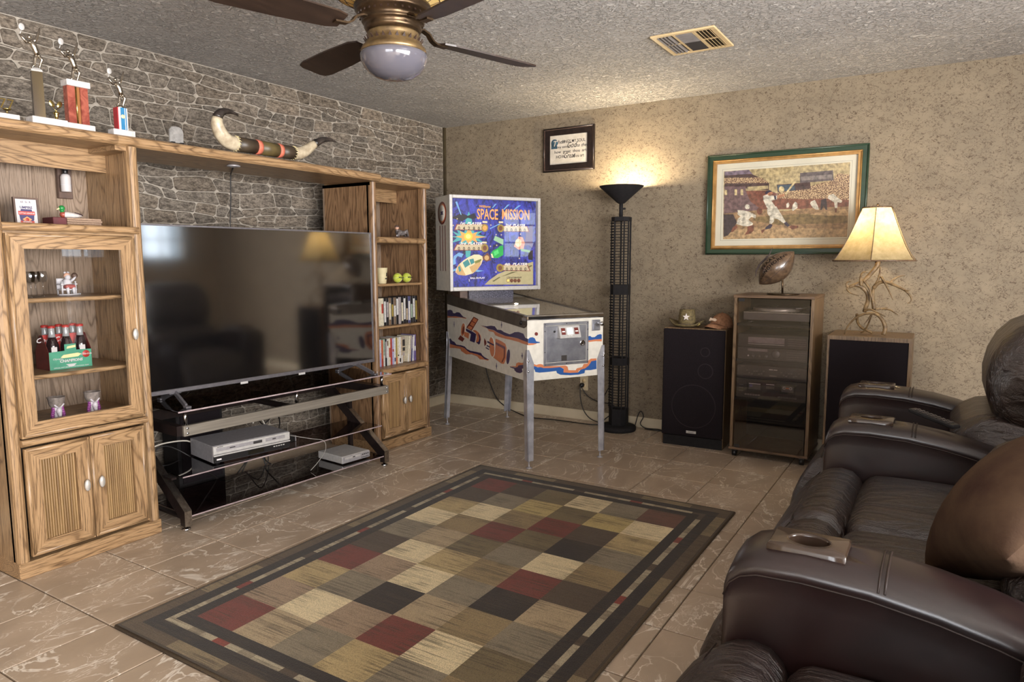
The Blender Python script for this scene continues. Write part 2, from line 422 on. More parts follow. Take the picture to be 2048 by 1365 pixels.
mk('blade_wood', (52, 38, 30), (40, 29, 23), 30, (1, .1, 1), rough=.4)
mk('antler', (140, 114, 78), (84, 64, 40), 30, rough=.5, bump=.4, detail=6)
mk('horn_pale', (196, 182, 156), (160, 144, 120), 30, rough=.35, bump=.2)
mk('horn_black', (26, 22, 20), (60, 52, 48), 25, rough=.3)
mk('horn_leather', (66, 54, 40), (52, 42, 32), 20, rough=.45)
mk('horn_olive', (92, 78, 46), (78, 66, 40), 20, rough=.45)
mk('coral_band', (204, 112, 88), (188, 98, 76), 60, rough=.7)
mk('trophy_metal', (214, 204, 190), (170, 160, 146), 20, rough=.18, metal=1)
mk('trophy_gold', (222, 200, 130), (190, 166, 100), 20, rough=.2, metal=1)
mk('white_marble', (206, 200, 196), (178, 172, 168), 14, rough=.3, dist=2)
mk('red_marble', (150, 82, 66), (116, 52, 42), 16, rough=.25, dist=2)
mk('bronze_column', (104, 88, 56), (66, 56, 46), 6, (1, 1, .2), rough=.22, metal=.7)
mk('wood_column', (150, 100, 56), (112, 70, 40), 20, (1, 1, .1), rough=.3)
for nm, c in dict(o=(196, 120, 82), n=(52, 42, 84), r=(112, 48, 42), w=(226, 220, 210), b=(44, 84, 146), white_paint=(214, 208, 196)).items(): flat('pin_'+nm, c, .3, coat=.2)
GC = dict(teal=(70, 160, 160), org=(226, 160, 84), yel=(240, 196, 60), yl2=(252, 224, 130), blk=(18, 18, 34), lb=(110, 160, 206), moon=(176, 164, 124), dol=(96, 92, 58), purp=(96, 76, 110), tanr=(206, 140, 116), crm=(226, 206, 164), grn2=(120, 160, 110), tan=(196, 158, 104), teal2=(52, 132, 132), olv=(120, 122, 56), brn=(112, 66, 44), ltg=(150, 190, 150), grn=(30, 164, 74), grn3=(80, 206, 110), red=(130, 52, 50), pan=(196, 178, 146), gold=(150, 128, 60), ttl=(240, 160, 90), wht=(236, 232, 226), dig=(40, 30, 26))
for nm, c in GC.items(): flat('bg_'+nm, c, .4, emit=.26)
def m_space():
    m, nt, o = newmat('bg_space')
    v = coords(nt, 'Object', (1, 1, .45)); n = noise(nt, v, 14, 5, .75, 1.5); n2 = noise(nt, coords(nt, 'Object', (1, 1, 1)), 14, 4, .7, 2)
    col = mixc(nt, ramp(nt, n, .36, .62), lin((20, 18, 58)), lin((60, 66, 176)))
    col = mixc(nt, ramp(nt, n2, .52, .64, 0, .95), col, lin((12, 12, 32)))
    col = mixc(nt, ramp(nt, n2, .40, .28, 0, .5), col, lin((60, 130, 200)))
    bsdf(nt, o, col, .4, 0, .5, None, 0, 0, col, .30)
m_space()
BC = dict(sky=(178, 158, 116), mauve=(122, 106, 118), dkb=(78, 58, 54), purp=(112, 88, 88), crm=(206, 184, 136), brick=(122, 76, 60), bsign=(74, 88, 98), gry=(98, 86, 84), lgry=(132, 120, 112), fld=(152, 120, 86), olv=(124, 102, 66), sand=(176, 144, 104), shdw=(62, 52, 56), wht=(206, 196, 176), brk=(116, 70, 54), navy=(52, 46, 62), skin=(176, 122, 90), bat=(212, 190, 142))
for nm, c in BC.items(): mk('bb_'+nm, tuple(min(250, x*1.14) for x in c), tuple(x*.74 for x in c), 42, rough=.5, detail=6)
mk('bb_crowd', (206, 176, 134), (92, 60, 48), 150, rough=.5, lo=.44, hi=.54)
mk('mat_board', (214, 206, 184), (206, 198, 176), 5, rough=.7)
mk('frame_green', (40, 60, 42), (32, 50, 35), 20, (.1, 1, 1), rough=.35)
mk('frame_gold', (176, 134, 78), (150, 112, 64), 20, rough=.4, metal=.3)
mk('parchment_print', (226, 216, 202), (210, 200, 184), 20, rough=.6)
mk('ink_black', (38, 34, 34), rough=.6); mk('ink_blue', (62, 98, 116), (50, 78, 94), 60, rough=.6)
mk('vent_cream', (206, 180, 136), (192, 168, 126), 10, rough=.45); mk('vent_dark', (44, 38, 34), rough=.6); mk('vent_grey', (120, 114, 110), (104, 98, 94), 20, rough=.5)
mk('baseboard_paint', (200, 186, 160), (188, 174, 148), 6, rough=.5, kind='World'); mk('trim_dark', (52, 42, 28), (66, 56, 34), 20, rough=.6)
mk('outlet_plastic', (190, 172, 140), rough=.5); mk('cord_black', (24, 21, 20), rough=.5); mk('cord_white', (196, 188, 176), rough=.5)
mk('hat_straw', (120, 104, 68), (84, 72, 46), 60, rough=.8, bump=.4); mk('hat_band', (70, 58, 56), rough=.8); mk('gold_braid', (170, 152, 80), (120, 104, 50), 200, rough=.7, bump=.5); mk('cap_brown', (150, 106, 76), (122, 84, 58), 60, rough=.85, bump=.3); mk('cap_pale', (222, 196, 172), rough=.7)
mk('star_white', (216, 206, 200), rough=.5)
mk('football_leather', (104, 82, 62), (70, 54, 42), 40, rough=.3, bump=.2, coat=.4)
mk('tennis_felt', (188, 196, 72), (164, 174, 60), 120, rough=.95, bump=.6, bscale=300)
mk('cup_paper', (206, 192, 152), (190, 176, 138), 20, rough=.6); mk('cup_gold', (160, 136, 66), rough=.5)
mk('cola_red', (172, 52, 46), (152, 44, 40), 20, rough=.4); mk('cola_dark', (30, 20, 24), (40, 26, 26), 20, rough=.1, coat=.5); mk('bottle_glass', (150, 150, 150), rough=.08, spec=.8, coat=.5)
mk('carton_green', (72, 146, 116), (62, 130, 104), 20, rough=.45); mk('carton_side', (108, 46, 40), (92, 40, 36), 20, rough=.5)
mk('goblet_stone', (150, 138, 130), (108, 98, 92), 60, rough=.5, bump=.5); mk('goblet_purple', (150, 76, 140), (122, 58, 116), 40, rough=.35, bump=.5); mk('goblet_white', (204, 196, 200), (182, 174, 178), 40, rough=.4, bump=.4)
mk('duck_green', (36, 132, 62), (24, 96, 46), 20, rough=.3); mk('duck_brown', (142, 64, 50), rough=.4); mk('duck_body', (206, 198, 194), (170, 160, 156), 30, rough=.5); mk('duck_dark', (58, 40, 42), rough=.5); mk('duck_bill', (222, 204, 150), rough=.4)
mk('book_red', (92, 34, 38), (78, 28, 32), 20, rough=.5); mk('book_pages', (176, 150, 126), (120, 92, 76), 240, (1, 1, 6), rough=.8); mk('box_brown', (128, 92, 74), (108, 76, 60), 30, rough=.5)
mk('figure_red', (160, 84, 80), rough=.4); mk('figure_white', (206, 202, 204), (180, 176, 180), 30, rough=.5); mk('figure_skin', (206, 160, 136), rough=.5); mk('figure_grey', (120, 112, 110), (84, 76, 74), 30, rough=.5, bump=.4); mk('figure_green', (60, 110, 88), rough=.5); mk('figure_brown', (96, 74, 62), (76, 58, 50), 30, rough=.5)
mk('remote_black', (26, 24, 26), (40, 38, 40), 200, rough=.4)
mk('hifi_black', (40, 36, 37), (48, 43, 44), 30, rough=.35); mk('hifi_dark', (20, 18, 19), rough=.4); mk('hifi_grey', (92, 86, 86), (80, 75, 75), 30, rough=.35); mk('hifi_display', (136, 126, 128), (120, 110, 112), 30, rough=.25); mk('hifi_white', (210, 204, 204), rough=.4); mk('hifi_violet', (104, 98, 134), rough=.4)
mk('turntable_silver', (168, 162, 152), (150, 144, 136), 30, rough=.3, metal=.3)
mk('playfield_art', (206, 184, 132), (140, 140, 104), 14, rough=.25, dist=2, coat=.6)
mk('plaque_white', (190, 184, 182), rough=.5)
for nm, c in dict(sleeve_black=(30, 27, 28), sleeve_cream=(206, 196, 172), sleeve_white=(206, 202, 198), sleeve_brown=(112, 92, 74), sleeve_grey=(156, 146, 144), sleeve_blue=(66, 66, 104), sleeve_gold=(150, 130, 66), sleeve_orange=(184, 92, 58), sleeve_red=(158, 58, 48), sleeve_green=(150, 164, 146), sleeve_lilac=(160, 156, 190), sleeve_purple=(104, 88, 134), sleeve_tan=(176, 158, 134)).items():
    mk(nm, c, tuple(x*.86 for x in c), 90, rough=.4)

mk('pin_leg_steel', (196, 196, 202), (164, 164, 172), 16, rough=.26, metal=.55)
mk('speckled_panel', (52, 50, 62), (110, 108, 124), 160, rough=.35, lo=.52, hi=.6)
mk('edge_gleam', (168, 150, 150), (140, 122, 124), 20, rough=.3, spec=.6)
PS=[('o',[(1.267,0.867),(1.193,0.862),(1.107,0.871),(1.025,0.87),(0.9,0.873),(0.916,0.866),(1.002,0.867),(1.108,0.859),(1.193,0.855),(1.268,0.848)]),('n',[(1.266,0.905),(1.21,0.914),(1.169,0.909),(1.155,0.893),(1.119,0.892),(1.083,0.903),(1.03,0.904),(0.995,0.89),(0.967,0.878),(0.905,0.873),(1.002,0.871),(1.107,0.871),(1.193,0.863),(1.267,0.864)]),('o',[(0.66,0.837),(0.594,0.832),(0.535,0.822),(0.458,0.822),(0.402,0.811),(0.311,0.803),(0.188,0.8),(0.112,0.802),(0.055,0.796),(-0.021,0.79),(-0.021,0.773),(0.055,0.776),(0.096,0.78),(0.197,0.783),(0.284,0.783),(0.365,0.785),(0.43,0.791),(0.458,0.81),(0.526,0.81),(0.555,0.826),(0.635,0.833)]),('n',[(0.66,0.839),(0.565,0.84),(0.496,0.85),(0.439,0.851),(0.402,0.831),(0.347,0.834),(0.302,0.824),(0.222,0.817),(0.188,0.826),(0.154,0.837),(0.104,0.843),(0.039,0.838),(0.015,0.815),(-0.021,0.811),(-0.021,0.79),(0.055,0.796),(0.112,0.802),(0.188,0.802),(0.284,0.801),(0.402,0.813),(0.458,0.824),(0.535,0.824),(0.594,0.835)]),('o',[(1.234,0.653),(1.162,0.651),(1.102,0.653),(1.019,0.653),(0.939,0.652),(0.894,0.639),(0.85,0.633),(0.721,0.632),(0.658,0.631),(0.598,0.621),(0.528,0.616),(0.548,0.606),(0.608,0.606),(0.68,0.599),(0.721,0.614),(0.817,0.618),(0.917,0.606),(1.008,0.621),(1.02,0.634),(1.114,0.63),(1.235,0.619)]),('n',[(1.254,0.685),(1.21,0.694),(1.18,0.678),(1.137,0.675),(1.096,0.658),(1.007,0.663),(0.938,0.661),(0.905,0.647),(0.839,0.641),(0.752,0.644),(0.658,0.646),(0.638,0.633),(0.598,0.623),(0.528,0.616),(0.598,0.611),(0.659,0.626),(0.721,0.63),(0.85,0.628),(0.9,0.636),(0.944,0.649),(1.019,0.652),(1.114,0.649),(1.234,0.651)]),('o',[(0.224,0.612),(0.172,0.619),(0.138,0.622),(0.134,0.64),(0.104,0.652),(0.055,0.654),(0.031,0.663),(0.031,0.648),(0.096,0.633),(0.121,0.616)]),('n',[(0.224,0.61),(0.146,0.613),(0.117,0.62),(0.104,0.632),(0.031,0.646),(0.031,0.624),(0.059,0.617),(0.051,0.598),(0.08,0.586),(0.13,0.585),(0.159,0.595),(0.159,0.603),(0.215,0.605)]),('w',[(0.923,0.784),(0.933,0.762),(0.949,0.744),(0.968,0.734),(0.986,0.733),(1.0,0.742),(1.007,0.759),(1.005,0.781),(0.995,0.803),(0.979,0.821),(0.96,0.831),(0.942,0.832),(0.928,0.823),(0.921,0.806)]),('o',[(0.936,0.784),(0.944,0.762),(0.958,0.745),(0.975,0.735),(0.99,0.734),(1.001,0.743),(1.006,0.759),(1.004,0.78),(0.995,0.802),(0.981,0.819),(0.964,0.829),(0.949,0.829),(0.938,0.821),(0.933,0.804)]),('r',[(0.948,0.779),(0.953,0.765),(0.96,0.755),(0.968,0.748),(0.975,0.748),(0.98,0.754),(0.982,0.764),(0.98,0.777),(0.975,0.79),(0.967,0.801),(0.959,0.807),(0.952,0.808),(0.948,0.802),(0.946,0.792)]),('o',[(0.947,0.77),(0.858,0.765),(0.87,0.725),(0.948,0.736)]),('n',[(0.918,0.796),(0.803,0.783),(0.739,0.771),(0.751,0.73),(0.767,0.707),(0.848,0.712),(0.825,0.763),(0.913,0.778)]),('o',[(0.781,0.796),(0.744,0.797),(0.697,0.786),(0.661,0.765),(0.657,0.74),(0.688,0.702),(0.735,0.71),(0.74,0.718),(0.724,0.751),(0.744,0.779),(0.792,0.788)]),('n',[(0.708,0.783),(0.672,0.764),(0.662,0.741),(0.673,0.712),(0.693,0.701),(0.735,0.712),(0.698,0.722),(0.682,0.746)]),('r',[(0.777,0.891),(0.695,0.878),(0.814,0.787),(0.907,0.803)]),('o',[(0.771,0.884),(0.711,0.874),(0.743,0.85),(0.801,0.86)]),('o',[(0.81,0.855),(0.75,0.845),(0.784,0.819),(0.843,0.828)]),('o',[(0.853,0.822),(0.794,0.814),(0.819,0.793),(0.89,0.803)]),('r',[(1.017,0.736),(0.943,0.718),(0.978,0.692),(1.065,0.704)]),('o',[(0.426,0.769),(0.347,0.762),(0.284,0.75),(0.267,0.726),(0.272,0.657),(0.303,0.616),(0.339,0.613),(0.465,0.639),(0.431,0.704)]),('r',[(0.302,0.734),(0.285,0.724),(0.289,0.658),(0.326,0.623),(0.339,0.623),(0.307,0.66)]),('w',[(0.433,0.714),(0.432,0.684),(0.44,0.659),(0.456,0.643),(0.475,0.64),(0.495,0.651),(0.512,0.672),(0.521,0.702),(0.522,0.732),(0.514,0.757),(0.498,0.773),(0.479,0.776),(0.459,0.765),(0.442,0.743)]),('o',[(0.445,0.713),(0.444,0.684),(0.451,0.66),(0.464,0.645),(0.481,0.642),(0.499,0.653),(0.513,0.674),(0.522,0.702),(0.523,0.731),(0.516,0.755),(0.503,0.77),(0.486,0.772),(0.468,0.761),(0.454,0.74)]),('n',[(0.551,0.742),(0.445,0.727),(0.455,0.718),(0.556,0.73)]),('n',[(0.561,0.713),(0.508,0.706),(0.513,0.699),(0.567,0.704)]),('n',[(0.577,0.696),(0.527,0.689),(0.532,0.682),(0.582,0.689)]),('r',[(0.601,0.754),(0.571,0.735),(0.571,0.718),(0.596,0.7),(0.606,0.727)]),('n',[(0.221,0.672),(0.227,0.65),(0.236,0.633),(0.247,0.622),(0.257,0.621),(0.264,0.63),(0.268,0.647),(0.266,0.668),(0.26,0.69),(0.251,0.708),(0.24,0.718),(0.23,0.718),(0.222,0.71),(0.219,0.693)]),('n',[(0.421,0.746),(0.407,0.745),(0.408,0.729),(0.422,0.731)]),('n',[(0.401,0.744),(0.387,0.743),(0.387,0.726),(0.401,0.728)]),('n',[(0.38,0.742),(0.367,0.74),(0.367,0.724),(0.381,0.725)]),('n',[(0.36,0.739),(0.347,0.738),(0.347,0.721),(0.36,0.723)]),('n',[(0.34,0.737),(0.327,0.735),(0.327,0.718),(0.34,0.72)]),('n',[(0.32,0.734),(0.307,0.733),(0.307,0.715),(0.32,0.717)]),('n',[(0.301,0.732),(0.287,0.731),(0.287,0.713),(0.301,0.715)]),('n',[(1.134,0.831),(1.131,0.809),(1.121,0.809),(1.131,0.807),(1.135,0.784),(1.138,0.806),(1.148,0.807),(1.138,0.809)]),('n',[(0.337,0.89),(0.333,0.871),(0.321,0.87),(0.333,0.867),(0.337,0.847),(0.341,0.866),(0.354,0.867),(0.341,0.87)]),('n',[(0.053,0.72),(0.049,0.702),(0.036,0.701),(0.049,0.697),(0.053,0.678),(0.058,0.696),(0.071,0.697),(0.058,0.701)]),('n',[(0.413,0.61),(0.409,0.589),(0.397,0.589),(0.409,0.585),(0.414,0.564),(0.418,0.584),(0.431,0.584),(0.418,0.588)])]
PF=[('o',[(-0.271,0.782),(-0.247,0.783),(-0.214,0.783),(-0.214,0.777),(-0.239,0.771),(-0.271,0.771)]),('b',[(-0.271,0.809),(-0.259,0.818),(-0.241,0.819),(-0.226,0.812),(-0.216,0.792),(-0.189,0.786),(-0.191,0.781),(-0.218,0.78),(-0.271,0.784)]),('r',[(-0.203,0.837),(-0.204,0.832),(-0.207,0.828),(-0.212,0.827),(-0.218,0.827),(-0.222,0.829),(-0.226,0.833),(-0.227,0.838),(-0.226,0.843),(-0.222,0.847),(-0.218,0.849),(-0.212,0.848),(-0.207,0.846),(-0.204,0.842)]),('o',[(0.163,0.776),(0.204,0.78),(0.269,0.782),(0.27,0.765),(0.222,0.769),(0.163,0.766)]),('b',[(0.163,0.803),(0.179,0.806),(0.192,0.796),(0.215,0.796),(0.235,0.809),(0.257,0.813),(0.269,0.809),(0.269,0.78),(0.217,0.781),(0.163,0.776)]),('o',[(-0.238,0.656),(-0.214,0.645),(-0.201,0.649),(-0.185,0.65),(-0.166,0.643),(-0.164,0.634),(-0.041,0.627),(-0.006,0.628),(0.011,0.619),(0.018,0.596),(0.072,0.591),(0.081,0.603),(0.121,0.608),(0.134,0.628),(0.161,0.628),(0.167,0.646),(0.187,0.658),(0.23,0.657),(0.23,0.644),(0.19,0.637),(0.17,0.612),(0.143,0.598),(0.095,0.587),(0.09,0.574),(0.033,0.577),(-0.019,0.584),(-0.019,0.61),(-0.045,0.618),(-0.113,0.617),(-0.164,0.621),(-0.238,0.641)]),('b',[(-0.238,0.641),(-0.218,0.636),(-0.205,0.63),(-0.185,0.63),(-0.164,0.623),(-0.113,0.619),(-0.045,0.62),(-0.017,0.607),(-0.019,0.584),(0.033,0.577),(0.09,0.575),(0.112,0.593),(0.143,0.598),(0.17,0.614),(0.192,0.641),(0.23,0.645),(0.231,0.588),(0.184,0.584),(0.143,0.587),(0.139,0.568),(0.095,0.562),(0.033,0.563),(-0.04,0.571),(-0.066,0.584),(-0.071,0.598),(-0.13,0.596),(-0.193,0.596),(-0.222,0.603),(-0.226,0.618),(-0.238,0.623)])]
